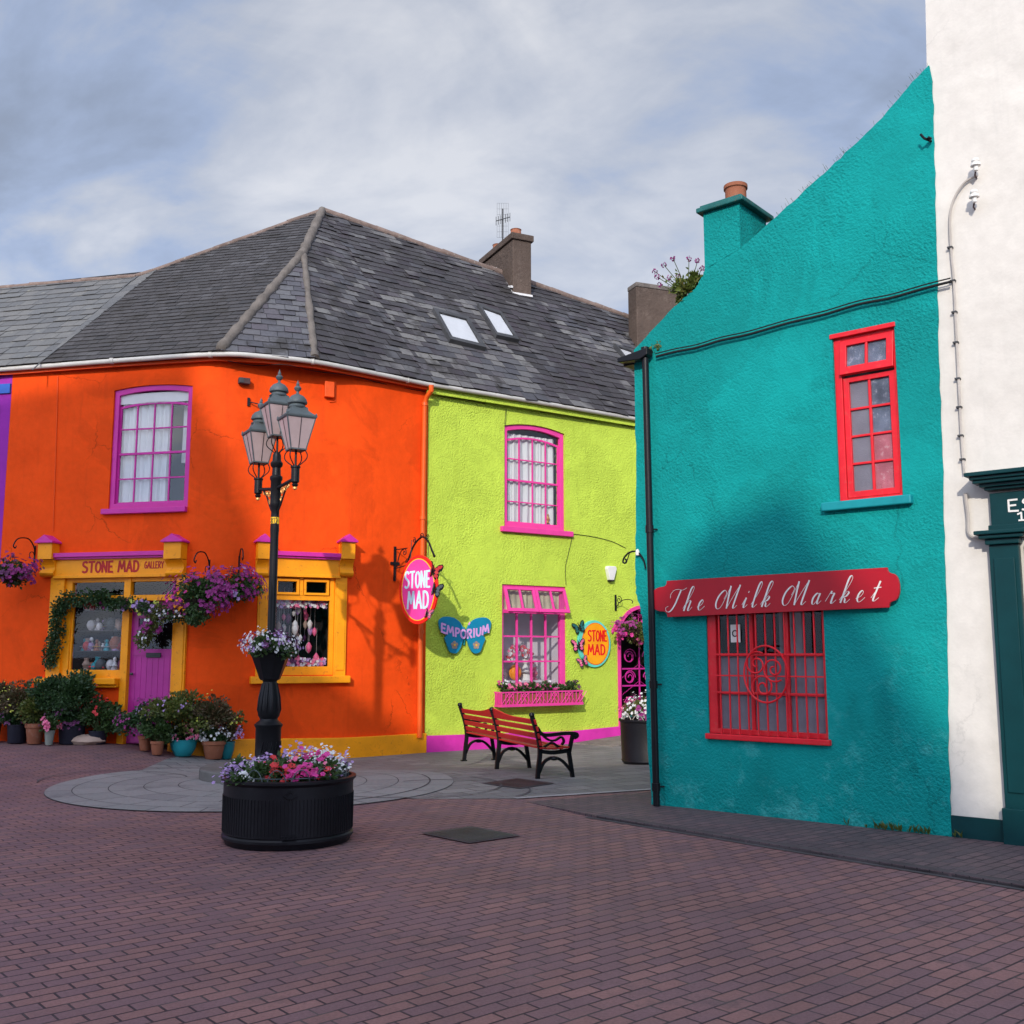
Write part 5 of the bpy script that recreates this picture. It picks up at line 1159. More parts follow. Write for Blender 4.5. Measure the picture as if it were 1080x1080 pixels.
patch(bp_, PM, 'p_pink', [(-.16, -.26, .63), (.22, -.34, .63), (.40, -.3, .62), (.06, -.2, .66)], 10, .022, .04, R_)
patch(bp_, PM, 'p_white', [(-.28, -.42, .575)], 6, .035, .025, R_)
# ================================================================ BENCH
b0 = gnd(487.5, 807.5); b1 = gnd(566, 822); b2 = gnd(600, 820)
bu = (b1 - b0); bu.z = 0; BL = bu.length; bu.normalize(); bi = Vector((-bu.y, bu.x, 0))
print('bench', b0, b1, b2, 'L', BL, 'depth', (b2 - b1).dot(bi))
BMx = Matrix(((bu.x, bi.x, 0, b0.x), (bu.y, bi.y, 0, b0.y), (0, 0, 1, (b0.z + b1.z) / 2 + .012), (0, 0, 0, 1)))
bench = empty('park_bench', BMx, 'park bench with red slats and black scrolled iron ends on the grey slabs', 'bench')
D = .50
def iron(m, x, arm):
    t = .02
    def st(pts, w, k=5):
        q = cr([(x, a, b) for a, b in pts], k); n = len(q); L = []; Rr = []
        for i in range(n):
            d = q[min(i + 1, n - 1)] - q[max(i - 1, 0)]; d.normalize(); nn_ = Vector((0, -d.z, d.y)) * w / 2; L.append(q[i] + nn_); Rr.append(q[i] - nn_)
        vs = [p + Vector((-t, 0, 0)) for p in L] + [p + Vector((-t, 0, 0)) for p in Rr] + [p + Vector((t, 0, 0)) for p in L] + [p + Vector((t, 0, 0)) for p in Rr]
        fs = [(i, i + 1, n + i + 1, n + i) for i in range(n - 1)] + [(2 * n + i, 3 * n + i, 3 * n + i + 1, 2 * n + i + 1) for i in range(n - 1)] + [(i, 2 * n + i, 2 * n + i + 1, i + 1) for i in range(n - 1)] + [(n + i, n + i + 1, 3 * n + i + 1, 3 * n + i) for i in range(n - 1)] + [(0, n, 3 * n, 2 * n), (n - 1, 3 * n - 1, 4 * n - 1, 2 * n - 1)]
        m.add(vs, fs)
    st([(.02, .0), (.04, .2), (.06, .40), (.03, .60), (-.05, .84)], .055)   # back leg and back post
    st([(D + .03, 0), (D, .2), (D - .03, .38)], .05)                          # front leg
    st([(.05, .40), (.25, .375), (D, .40)], .05)                              # seat rail
    st([(.045, .12), (.12, .26), (.25, .31), (.38, .26), (D + .01, .12)], .035)
    m.lathe([(.0, -.03), (.045, -.02), (.055, 0), (.045, .02), (0, .03)], 14, c=(x, .26, .30))
    m.box(x - .03, x + .03, -.03, .06, 0, .02); m.box(x - .03, x + .03, D - .02, D + .08, 0, .02)
    m.lathe([(.0, -.035), (.03, -.02), (.04, 0), (.03, .03), (0, .04)], 12, c=(x, -.055, .86))
    if arm:
        st([(.02, .70), (.08, .62), (.18, .60), (.40, .615), (D + .06, .61), (D + .09, .58), (D + .05, .555)], .045)
        st([(D - .02, .39), (D + .0, .48), (D + .03, .60)], .045)
        st([(.10, .44), (.22, .50), (.30, .46), (.36, .42)], .028); st([(.10, .60), (.18, .54), (.27, .53), (.36, .57), (.40, .52), (.37, .47)], .026)
for x, arm in ((.03, True), (BL * .49, False), (BL - .03, True)):
    m = MB(BMx); iron(m, x, arm); m.build('iron_end', M['black'], bench, smooth=True, angle=35)
seat_y = [(.08, .428), (.165, .420), (.25, .416), (.335, .420), (.42, .430)]
m = MB(BMx)
for y, z_ in seat_y: m.box(-.03, BL + .03, y - .035, y + .035, z_, z_ + .022)
m.build('seat', M['benchred'], bench, bevel=.006)
m = MB(BMx)
for k, zz in enumerate((.50, .59, .68)):
    off = .055 - (zz - .42) * .22
    T = BMx @ TR((0, off, zz)) @ Matrix.Rotation(rad(15), 4, 'X'); q = MB(T); q.box(-.03, BL + .03, .0, .022, -.032, .035); b_ = len(m.v); m.v += q.v; m.f += [[i + b_ for i in f] for f in q.f]
T = BMx @ TR((0, -.03, .77)) @ Matrix.Rotation(rad(15), 4, 'X'); q = MB(T); n = 30
top_ = [(-.03 + (BL + .06) * i / n, .035 + .075 * math.exp(-((i / n - .5) / .13) ** 2) + .0) for i in range(n + 1)]
q.prism([(-.03, -.032), (BL + .03, -.032)] + top_[::-1], 0, .022); b_ = len(m.v); m.v += q.v; m.f += [[i + b_ for i in f] for f in q.f]
m.build('backrest', M['benchred'], bench, bevel=.005)
# ================================================================ POTS
def pot(kind, px, py, wpx, hpx, mat, label, cat='plant pot', group='planted pots along the orange wall', plant=None, foliage=None, seed=0, name='plant_pot', Y=None):
    g = gnd(px, py); d = g.y; s = d / F * 1.0; r = wpx * s / 2; h = hpx * s; g = g + Vector((g.x, g.y, 0)).normalized() * r * .9; g.z = H(g.x, g.y) + .014
    fc2 = FA if px < 200 else FB; d_ = (g - fc2.p0).dot(fc2.n); need = r * 1.08 + .10
    if d_ < need and g.x < -2: q_ = Vector((g.x, g.y, 0)).normalized(); g = g - q_ * (need - d_) / max(.2, -q_.dot(fc2.n)); g.z = H(g.x, g.y) + .012
    T = TR(g); root = empty(name, T, label, cat, group)
    m = MB(T)
    if kind == 'bowl': pr = [(r * .55, 0), (r * .62, .01), (r * .9, h * .45), (r, h * .8), (r * 1.0, h * .9), (r * 1.06, h * .93), (r * 1.06, h), (r * .96, h), (r * .93, h * .9), (0, h * .88)]
    elif kind == 'pot': pr = [(r * .68, 0), (r * .72, .01), (r * .95, h * .78), (r * 1.05, h * .8), (r * 1.06, h), (r * .96, h), (r * .93, h * .9), (0, h * .88)]
    else: pr = [(r * .85, 0), (r * .88, .01), (r * 1.0, h * .92), (r * 1.04, h * .94), (r * 1.04, h), (r * .96, h), (r * .93, h * .9), (0, h * .88)]
    m.lathe(pr, 28); m.build('pot', M[mat], root, smooth=True, angle=35)
    m = MB(T); m.lathe([(0, h * .885), (r * .93, h * .885), (r * .93, h * .87)], 20); m.build('soil', M['soil'], root)
    if foliage:
        for k, (dx, dz, rx, rz, nl, L, lm, fl) in enumerate(foliage):
            plantparts(root, T, seed * 7 + k, (dx, -.02, h + dz * .78), (rx * 1.25, rx * .8, rz * .92), int(nl * 1.5), L * 1.05, lm, fl, stems=9, base=(0, 0, h * .85), k=14)
    return root
LB = 'planted pots left of the purple door'; RB_ = 'planted pots right of the purple door'
pot('bucket', -14, 784, 26, 19, 'navy', 'black tub of bronze leaved shrub cut by the left edge of the photo', group=LB, seed=1, foliage=[(.15, .42, .42, .38, 1500, .06, 'leafr', (('p_yellow', 30, .015),))])
pot('bucket', 17.5, 785, 20, 19, 'navy', 'black plastic tub of dark purple leaves, leftmost pot fully in view', group=LB, seed=2, foliage=[(-.1, .10, .26, .16, 700, .05, 'leafd', (('p_dark', 90, .02), ('p_lilac', 6, .015))), (.0, .52, .36, .30, 1300, .06, 'leafr', (('p_yellow', 40, .015),))])
pot('pot', 36, 786, 19, 21, 'terracotta', 'terracotta pot of light green ferny leaves left of the door', group=LB, seed=3, foliage=[(.0, .28, .30, .30, 1400, .06, 'leafy', ()), (.12, .6, .3, .28, 900, .06, 'leafd', ())])
pot('pot', 51.5, 787, 10, 15, 'stone', 'small narrow grey pot with one pink bloom cluster', group=LB, seed=4, foliage=[(.0, .12, .13, .12, 260, .05, 'leaf', (('p_pink', 26, .035),))])
pot('bucket', 75, 783.5, 26, 18, 'navy', 'black tub behind the rubble stone with a tall dark green bush', group=LB, seed=5, foliage=[(.0, .60, .50, .46, 2800, .06, 'leafd', (('p_red', 8, .025),)), (-.1, .12, .30, .2, 700, .05, 'leafd', (('p_dark', 110, .022),))])
pot('bucket', 103, 782.5, 18, 13, 'navy', 'dark pot of red flowered geranium nearest the door post on its left', group=LB, seed=6, foliage=[(.0, .27, .34, .30, 1300, .06, 'leaf', (('p_red', 26, .035),)), (-.35, .75, .25, .25, 500, .06, 'leafd', ())])
g = gnd(89, 786); T = TR(g + Vector((0, .1, .0))); m = MB(T); R_ = random.Random(8)
pr = [(.0, 0), (.15, .005), (.20, .06), (.17, .12), (.08, .155), (0, .16)]; m.lathe(pr, 14, sx=1.5, sy=.8, cap=False); m.v = [v + rv(R_) * .012 for v in m.v]; tag(m.build('rubble_stone', M['sandstone'], smooth=True), 'pale pinkish rubble stone lying in front of the dark bushes', 'stone')
pot('pot', 153, 794, 15, 15, 'terracotta', 'brown clay pot of purple flowers standing against the purple door', group=RB_, seed=11, foliage=[(.0, .32, .34, .36, 1500, .06, 'leafd', (('p_purple', 80, .028), ('p_dark', 60, .025)))])
pot('pot', 165.5, 798, 14, 14, 'terracotta', 'small brown clay pot of green leaves left of the turquoise bowl', group=RB_, seed=12, foliage=[(.0, .22, .24, .24, 900, .055, 'leaf', ()), (.12, .62, .34, .24, 1100, .055, 'leafy', (('p_lilac', 30, .018),))])
pot('bowl', 193, 799, 27, 17, 'turq', 'round turquoise glazed bowl of pink and white flowers', group=RB_, seed=13, foliage=[(.02, .12, .26, .14, 700, .05, 'leaf', (('p_pink', 70, .022), ('p_white', 40, .024))), (.0, .5, .45, .34, 1900, .055, 'leafy', (('p_lilac', 40, .018),)), (-.16, .28, .12, .12, 90, .05, 'leaf', (('p_white', 50, .024),))])
pot('pot', 225, 799.5, 23, 18, 'terracotta', 'terracotta pot trailing white flowers beside the yellow plinth', group=RB_, seed=14, foliage=[(-.06, .10, .24, .16, 700, .05, 'leafd', (('p_white', 80, .022),)), (.0, .50, .40, .32, 1500, .055, 'leafr', (('p_yellow', 30, .018),))])
pot('bowl', 239, 795, 15, 17, 'dkteal', 'dark teal glazed pot with pink heads and yellow sprigs, last before the plinth', group=RB_, seed=15, foliage=[(.0, .16, .2, .18, 500, .05, 'leafr', (('p_lilac', 50, .022),)), (.1, .42, .16, .18, 240, .05, 'leafy', ())])
# big barrel planter by the gate
g = gnd(681, 807); g = g + Vector((g.x, g.y, 0)).normalized() * .42; T = TR(Vector((g.x + .05, g.y, H(g.x, g.y) + .01))); r2 = empty('barrel_planter', T, 'tall black planter of mixed flowers between the gate and the black drainpipe', 'planter')
m = MB(T); m.lathe([(.38, 0), (.40, .02), (.42, .05), (.41, .07), (.43, .62), (.45, .64), (.45, .67), (.42, .67), (.40, .6), (0, .58)], 48); m.build('drum', M['blackmat'], r2, smooth=True)
plantparts(r2, T, 77, (0, 0, .80), (.40, .40, .20), 1600, .06, 'leafy', (('p_white', 160, .022), ('p_pink', 50, .03), ('p_purple', 50, .03)), stems=8, base=(0, 0, .6))
m = MB(T)
for k in range(12):
    a = 2 * math.pi * k / 12; m.tube([Vector((.40 * math.cos(a + (i / 8 - .5) * .5), .40 * math.sin(a + (i / 8 - .5) * .5), .65 + .10 * math.sin(math.pi * i / 8))) for i in range(9)], .006, 5)
m.build('hooped_edging', M['greycable'], r2)
# green trough in the gateway
u0 = gtu0 + .06; T = FG.root(u0, H(*FG.at(u0).xy) + .17, .02); tr = empty('plant_trough', T, 'grey green trough of small flowers standing in the pink gateway', 'planter'); m = MB(T); m.box(0, .6, -.12, .1, 0, .38); m.build('trough', M['capgreen'], tr, bevel=.01)
plantparts(tr, T, 78, (.3, 0, .5), (.34, .16, .16), 700, .05, 'leafy', (('p_pink', 40, .025),), stems=5, base=(.3, 0, .35))
# little ramp to the gate
m = MB(); zt = lambda p, dz: Vector((p.x, p.y, H(p.x, p.y) + dz)); ra = FG.at(FG.uv(600, 780)[0], .06); rb = FG.at(gtu1 + .3, .06); rc = FG.at(gtu1 + .3, .95); rd = FG.at(FG.uv(600, 780)[0] + .3, 1.0)
tops = [zt(ra, .02), zt(rb, .24), zt(rc, .24), zt(rd, .02)]; bots = [Vector((p.x, p.y, -.4)) for p in tops]
m.add(tops + bots, [(0, 1, 2, 3), (7, 6, 5, 4), (0, 4, 5, 1), (1, 5, 6, 2), (2, 6, 7, 3), (3, 7, 4, 0)]); tag(m.build('ramp', M['cobble']), kind='structure')
m = MB(); a_ = rd + (rc - rd) * .3; tt = lambda p, dz, o: Vector((p.x, p.y, 0)) + FG.n * o + Vector((0, 0, dz)); zz = lambda p: .02 + .22 * ((p - rd).dot(FG.u)) / ((rc - rd).dot(FG.u)) + H(p.x, p.y)
m.add([tt(a_, -.4, .0), tt(rc, -.4, .0), tt(rc, zz(rc) + .03, .0), tt(a_, zz(a_) + .01, .0), tt(a_, -.4, .05), tt(rc, -.4, .05), tt(rc, zz(rc) + .03, .05), tt(a_, zz(a_) + .01, .05)], [(0, 3, 2, 1), (4, 5, 6, 7), (0, 1, 5, 4), (1, 2, 6, 5), (2, 3, 7, 6), (3, 0, 4, 7)])
tag(m.build('ramp_kerb', M['pinkbase'], bevel=.01), 'low pink painted kerb edging the pebbled ramp to the gate', 'kerb')
# ================================================================ HANGING BASKETS
def hook(name, fac, px, py, off, label, L=.45, s=1, style=0, hh=.30):
    u_, z_ = fac.uv(px, py); T = fac.root(u_, z_); r = empty(name, T, label, 'bracket', 'wrought iron basket brackets'); m = MB(T)
    m.box(-.012, .012, -.015, .0, -hh * .6, hh * .4)
    P = cr([(0, -.01, -.02), (0, -.04, .10), (-.0, -L * .35, .22), (0, -L * .8, .20), (0, -L, .08), (0, -L + .04, .03), (0, -L + .07, .07)], 5); m.tube(P, .011, 7)
    m.tube([Vector(q) for q in [(0, -.02 - .06 * (1 - math.cos(i * .5)), -.05 + .06 * math.sin(i * .5)) for i in range(9)]], .007, 6)
    m.build('arm', M['black'], r, smooth=True); return T, r
def basket(fac, px, py, rx, rz, seed, label, flowers, leaf='leaf', off=.42, nl=1500, hang=.35, group='flower baskets hung on the shopfront walls', ball=.2):
    u_, z_ = fac.uv(px, py, off); T = fac.root(u_, z_, off); r = empty('hanging_basket', T, label, 'hanging basket', group)
    m = MB(T); m.lathe([(.04, -ball * .8), (ball * .7, -ball * .55), (ball, 0), (ball * .97, .0), (.0, -.02)], 20); m.build('bowl', M['soil'], r)
    m = MB(T)
    for k in range(3): a = k * 2.094; m.tube([(ball * math.cos(a), ball * math.sin(a), 0), (0, 0, hang)], .004, 5)
    m.build('chain', M['grate'], r)
    plantparts(r, T, seed, (0, 0, 0), (rx, rx * .7, rz), nl, .055, leaf, flowers, droop=.4, stems=6, base=(0, 0, 0), k=12)
    return r
hook('basket_bracket', FA, 37, 583, 0, 'curved black iron bracket at the left edge beside the purple house', .55)
basket(FA, 12, 604, .42, .27, 21, 'basket of purple petunias hung at the left edge of the photo', (('p_purple', 110, .035), ('p_dark', 60, .03)), hang=.3, off=.5)
hook('basket_bracket', FA, 221, 598, 0, 'curved black bracket just right of the yellow corbel by the door', .5)
hook('basket_bracket', FB, 252, 594, 0, 'short upright black bracket left of the right hand shop window', .35)
basket(FA, 207, 632, .50, .40, 22, 'drooping basket of purple petunias beside the purple door', (('p_purple', 250, .036), ('p_magenta', 50, .032)), off=.5, nl=3200)
basket(FB, 244, 619, .52, .30, 23, 'wide basket of bright purple petunias left of the right shop window', (('p_purple', 280, .036), ('p_lilac', 20, .03)), off=.42, nl=3000)
# garlands above the shop window
def garland(name, pts, seed, label, per, L, leaf, rad0, flowers, cat='garland'):
    P = [Vector(p) for p in pts]; T = TR(P[0]); r = empty(name, T, label, cat); R = random.Random(seed); m = MB(); q = cr(P, 10)
    for i in range(per): c_ = R.choice(q); v = rv(R) * R.random() ** .5 * rad0 * R.uniform(.6, 1.2); p = c_ + v; leafat(m, p, v + rv(R) * .1 - Vector((0, .05, .03)), rv(R), L * R.uniform(.6, 1.3), L * .36)
    m.build('leaves', M[leaf], r, recalc=False); m = MB(); m.tube(q, .008, 5); m.build('stem', M['stem'], r)
    for mat, n, s in flowers:
        m = MB(); spots = [R.choice(q) + rv(R) * rad0 * .8 for _ in range(max(2, n // 8))]
        for i in range(n): p = R.choice(spots) + rv(R) * .06; blossom(m, R, p, s * R.uniform(.7, 1.2), Vector((R.uniform(-.4, .4), -1, .3)))
        m.build('blossoms', M[mat], r, recalc=False)
garland('ivy', [FA.P(112, 630, .12), FA.P(92, 631, .14), FA.P(70, 634, .13), FA.P(61, 645, .12), FA.P(60, 665, .10), FA.P(56, 685, .08), FA.P(54, 700, .06)], 41, 'dark green ivy trailing down the left pilaster of the gallery window', 2300, .055, 'leafd', .14, (), 'ivy')
garland('flower_garland', [FA.P(104, 631, .14), FA.P(118, 636, .16), FA.P(132, 636, .16), FA.P(150, 640, .18), FA.P(168, 645, .25), FA.P(190, 650, .35)], 42, 'garland of pale pink and yellow blooms over the shop window and door', 1500, .055, 'leafd', .12, (('p_pink', 26, .035), ('p_lilac', 50, .032), ('p_yellow', 36, .028), ('p_white', 14, .025), ('p_purple', 24, .035)))
garland('trailing_plant', [FA.P(170, 642, .3), FA.P(163, 655, .28), FA.P(155, 668, .24), FA.P(150, 676, .2)], 43, 'white and purple trailing plant hanging in front of the door glass', 900, .05, 'leafy', .15, (('p_white', 60, .02), ('p_purple', 40, .04)), 'trailing plant')
# window box of the lime house
wb = FG.R(521, 729, 606.5, 744); T = FG.root((wb[0] + wb[1]) / 2, wb[2]); box_ = empty('window_box', T, 'pink lattice window box of red and pink geraniums below the lime house window', 'window box')
m = MB(FG.M); a, b = wb[0], wb[1]; z0, z1 = wb[2], wb[3] + .01; o = .27
m.box(a, b, -o, -.0, z0, z0 + .03)
for yy0, yy1 in ((-o, -o + .02),): m.box(a, b, yy0, yy1, z1 - .025, z1); m.box(a, b, yy0, yy1, z0 + .03, z0 + .05)
n = 22
for i in range(n):
    x = a + (b - a) * i / n; w_ = (b - a) / n
    m.box(x, x + .014, -o + .002, -o + .018, z0 + .04, z1 - .02)
    if i % 4 in (0, 1): m.tube([(x, -o + .01, z0 + .04), (x + w_ * 2, -o + .01, z1 - .02)], .008, 4)
    if i % 4 in (2, 3): m.tube([(x + w_, -o + .01, z0 + .04), (x - w_, -o + .01, z1 - .02)], .008, 4)
for x in (a, b - .02):
    m.box(x, x + .02, -o + .02, 0, z1 - .025, z1)
    for k in range(5): m.box(x, x + .02, -o + .03 + k * .05, -o + .045 + k * .05, z0 + .03, z1 - .02)
m.build('lattice', M['pink'], box_); m = MB(FG.M); m.box(a + .03, b - .03, -o + .03, -.02, z0 + .03, z1 - .05); m.build('liner', M['terracotta'], box_)
m = MB(FG.M); R_ = random.Random(5)
for k in range(16): leaves(m, R_, (a + .1 + (b - a - .2) * k / 15, -o * .55, z1 + .06 + R_.uniform(-.02, .03)), (.13, .12, .11), 110, .055, .36, 4)
m.build('leaves', M['leaf'], box_, recalc=False)
for mat, n, s in (('p_pink', 50, .03), ('p_magenta', 26, .028), ('p_white', 14, .025), ('p_dark', 22, .025)):
    m = MB(FG.M); sp = [(a + R_.uniform(.02, b - a - .02), -o * .6, z1 + R_.uniform(.05, .2)) for _ in range(9)]
    for i in range(n): blossom(m, R_, Vector(R_.choice(sp)) + rv(R_) * .05, s, Vector((0, -1, .5)))
    m.v = m.v; m.build('blossoms', M[mat], box_, recalc=False)
# basket over the gate
basket(FG, 667, 664, .40, .32, 61, 'basket of magenta petunias hanging above the pink gateway', (('p_magenta', 70, .04), ('p_purple', 60, .04), ('p_dark', 20, .03)), 'leafy', off=.42, nl=1300, group=None)
basket(FG, 681, 668, .34, .34, 62, 'dark leafed plant with purple flowers tucked behind the black drainpipe', (('p_purple', 120, .045), ('p_magenta', 40, .04)), 'leafr', off=.35, nl=900, group=None)
T = FG.root(*FG.uv(649, 636)); r = empty('scroll_bracket', T, 'small black scrolled bracket above the round orange sign', 'bracket'); m = MB(T); m.box(-.02, .02, -.02, 0, -.16, .17)
m.tube(cr([(0, -.02, -.10), (.02, -.15, .03), (.03, -.35, .06), (.03, -.5, .03), (.03, -.5, -.03)], 5), .009, 6); m.tube(spiral(0, .06, .02, .08, 0, 1.3, 20, -.12), .008, 6); m.build('scroll', M['black'], r, smooth=True)
# bracket on the teal corner
T = FT.root(FT.uv(682, 598)[0], FT.uv(682, 598)[1], .02); r = empty('scroll_bracket', T, 'curved black bracket sticking out left from the teal corner', 'bracket'); m = MB(T)
m.tube(cr([(.0, 0, -.02), (-.02, -.01, .08), (-.10, -.01, .17), (-.20, -.01, .17), (-.27, -.01, .12), (-.29, -.01, .07), (-.26, -.01, .055), (-.24, -.01, .08), (-.26, -.01, .10)], 5), .010, 7); m.tube([(-.2, -.01, .165), (-.25, -.01, .05)], .006, 6); m.build('arm', M['black'], r, smooth=True)
# ================================================================ BUTTERFLIES + SIGNS
WING = [(.03, .02), (.10, .22), (.26, .44), (.46, .52), (.56, .40), (.52, .16), (.34, -.03), (.42, -.16), (.40, -.34), (.26, -.46), (.12, -.34), (.03, -.12)]
def butterfly(T, s, label, m1, m2, name='butterfly_ornament', flap=35, group='metal butterfly ornaments'):
    r = empty(name, T, label, 'butterfly ornament', group)
    for sg in (-1, 1):
        Q = T @ Matrix.Rotation(rad(flap) * sg, 4, 'Z'); m = MB(Q); pts = [(sg * x * s, z_ * s) for x, z_ in WING]; m.prism(pts, -.008, .0); w = m.build('wing', M[m1], r)
        m = MB(Q)
        for cx_, cz_, rr3 in ((.34, .30, .12), (.22, .16, .12), (.23, -.02, .12), (.24, -.22, .13), (.42, .38, .08)): m.prism([(sg * cx_ * s + x, cz_ * s + z_) for x, z_ in ell(0, 0, rr3 * s, rr3 * s * .8, 9)], -.014, -.009)
        m.build('wing_spots', M[m2], w)
    m = MB(T); m.tube([(0, -.02, -.3 * s), (0, -.025, .0), (0, -.02, .28 * s)], [.012 * s * 2, .03 * s * 2, .02 * s * 2], 8); m.tube([(0, -.02, .28 * s), (.1 * s, -.03, .45 * s)], .004, 5); m.tube([(0, -.02, .28 * s), (-.1 * s, -.03, .45 * s)], .004, 5); m.build('body', M['black'], r, smooth=True)
# round orange sign
T = FG.root(*FG.uv(625.5, 679), .0); su = FG.R(609, 654, 643.5, 703.5); ea, eb = (su[1] - su[0]) / 2, (su[3] - su[2]) / 2
rs_ = empty('round_shop_sign', T, 'oval orange sign lettered Stone Mad with a turquoise rim beside the gate', 'sign')
m = MB(T); m.prism(ell(0, 0, ea, eb, 40), -.05, -.001); m.build('rim', paint('mint_paint', (.12, .62, .50), .4), rs_, bevel=.006)
m = MB(T); m.prism(ell(.02, 0, ea * .83, eb * .90, 40), -.055, -.0502); m.build('border', paint('orange_red_border', (.78, .10, .01), .4), rs_)
m = MB(T); m.prism(ell(.02, 0, ea * .79, eb * .87, 40), -.058, -.0552); m.build('face', paint('sign_orange', (.95, .36, .004), .4), rs_)
sr = paint('sign_red_letters', (.72, .01, .01), .4)
m = MB(T); text(m, 'STONE', -ea * .42, ea * .72, eb * .12, eb * .56, .032, -.061); text(m, 'MAD', -ea * .42, ea * .62, -eb * .46, -eb * .04, .036, -.061); m.build('lettering', sr, rs_, recalc=False)
for (x, y, s, mm1, mm2, lb) in ((611, 662, .25, 'black', 'capgreen', 'dark green butterfly at the upper left of the round orange sign'), (610, 681, .27, 'black', 'p_pink', 'pink and black butterfly at the middle left of the round orange sign'), (615, 698, .22, 'grate', 'p_pink', 'brownish pink butterfly at the lower left of the round orange sign')):
    butterfly(FG.root(*FG.uv(x, y, .08), .08) @ Matrix.Rotation(rad(-18), 4, 'Z') @ Matrix.Rotation(rad(x * 37 % 50 - 25), 4, 'Y'), s, lb, mm1, mm2, flap=8)
# Emporium butterfly board
bw = FG.R(461, 651, 515.5, 689); cx_ = (bw[0] + bw[1]) / 2; cz_ = (bw[2] + bw[3]) / 2; T = FG.root(cx_, cz_); wx = (bw[1] - bw[0]) / 2; wz = (bw[3] - bw[2]) / 2
eb_ = empty('butterfly_sign', T, 'flat blue butterfly board lettered Emporium on the lime green wall', 'sign')
half = [(.06, .30), (.20, .70), (.45, .95), (.80, 1.0), (1.0, .78), (.98, .40), (.90, .18), (.70, .02), (.78, -.18), (.70, -.50), (.58, -.92), (.34, -1.0), (.18, -.70), (.10, -.35), (.05, -.12)]
blue = paint('emporium_blue', (.005, .22, .38), .4, .12)
for sg in (-1, 1):
    m = MB(T); q = cr([(x, 0, z_) for x, z_ in half], 3, closed=True); m.prism([(sg * v.x * wx, v.z * wz) for v in q], -.075, -.035); wg = m.build('wing', blue, eb_, bevel=.004)
    m = MB(T); fx, fz = sg * .42 * wx, -.55 * wz
    for k in range(5): a = math.pi / 2 + k * 1.2566; m.prism([(fx + .045 * math.cos(a) + x, fz + .045 * math.sin(a) + z_) for x, z_ in ell(0, 0, .032, .032, 9)], -.08 - .0004 * k, -.0752)
    m.build('flower', M['sandstone'], wg); m = MB(T); m.prism([(fx + x, fz + z_) for x, z_ in ell(0, 0, .02, .02, 9)], -.086, -.0825); m.build('flower_centre', M['goldy'], wg)
m = MB(T); m.tube([(0, -.06, -.55 * wz), (0, -.065, .1 * wz), (0, -.06, .45 * wz)], [.015, .03, .015], 8); m.v = [v - FG.n * .03 for v in m.v]; m.build('body', M['tealpaint'], eb_, smooth=True)
m = MB(T); af = lambda x, z_: (x, z_ - .13 * (1 - (abs(x) / wx) ** 1.5))
text(m, 'EMPORIUM', -wx * .92, wx * .92, wz * .22, wz * .68, .035, -.080, arcf=af); ribbon(m, [(.06, wz * .58), (.10, wz * .72)], .03, -.08); m.build('lettering', M['p_pink'] if 0 else paint('lilac_letters', (.72, .36, .70), .4), eb_, recalc=False)
# projecting pink oval sign, bracket on the orange wall
bu0, bz0 = FC.uv(416, 594); pu = FC.at(bu0, 0, bz0)
nd = FC.n.copy(); LSG = Matrix(((nd.x, FC.u.x, 0, pu.x), (nd.y, FC.u.y, 0, pu.y), (0, 0, 1, pu.z), (0, 0, 0, 1)))   # local x out of the wall, y along it
hb = empty('sign_bracket', LSG, 'scrolled black iron bracket carrying the pink oval sign', 'bracket'); m = MB(LSG)
m.box(0, .025, -.02, .02, -.32, .30); m.box(-.01, .03, -.09, .09, -.03, .02)
m.tube([(0.02, 0, .24), (.40, 0, .24)], .009, 6); m.tube([(0.02, 0, -.10), (.42, 0, -.06)], .009, 6)
m.tube(cr([(.42, 0, -.06), (.46, 0, .06), (.62, 0, .28), (.86, 0, .40), (1.05, 0, .30), (1.16, 0, .14), (1.22, 0, .06)], 6), .017, 8)
m.lathe([(0, -.03), (.03, 0), (0, .03)], 10, c=(1.23, 0, .04))
m.tube(cr([(.08, 0, -.08), (.14, 0, .1), (.24, 0, .22), (.36, 0, .24)], 5), .009, 6)
for sp in (spiral(.32, .17, .01, .07, 0, 1.4), spiral(.42, -.0, .01, .06, 1, 1.4), spiral(1.02, .38, .01, .05, 2, -1.3), spiral(.62, .36, .01, .05, 0, 1.3), spiral(.86, .42, .01, .06, 1, 1.5)): m.tube(sp, .008, 6)
m.build('scrollwork', M['black'], hb, smooth=True)
sx0 = .78; sz0 = -.44
ST = LSG @ TR((sx0, 0, sz0 - .07)) @ Matrix.Rotation(rad(14), 4, 'Z')
# sight the oval so that it reads from the square: local frame x along the board
os_ = empty('hanging_oval_sign', ST, 'pink oval hanging sign lettered Stone Mad with a red rim', 'sign')
ea, eb = .44, .60
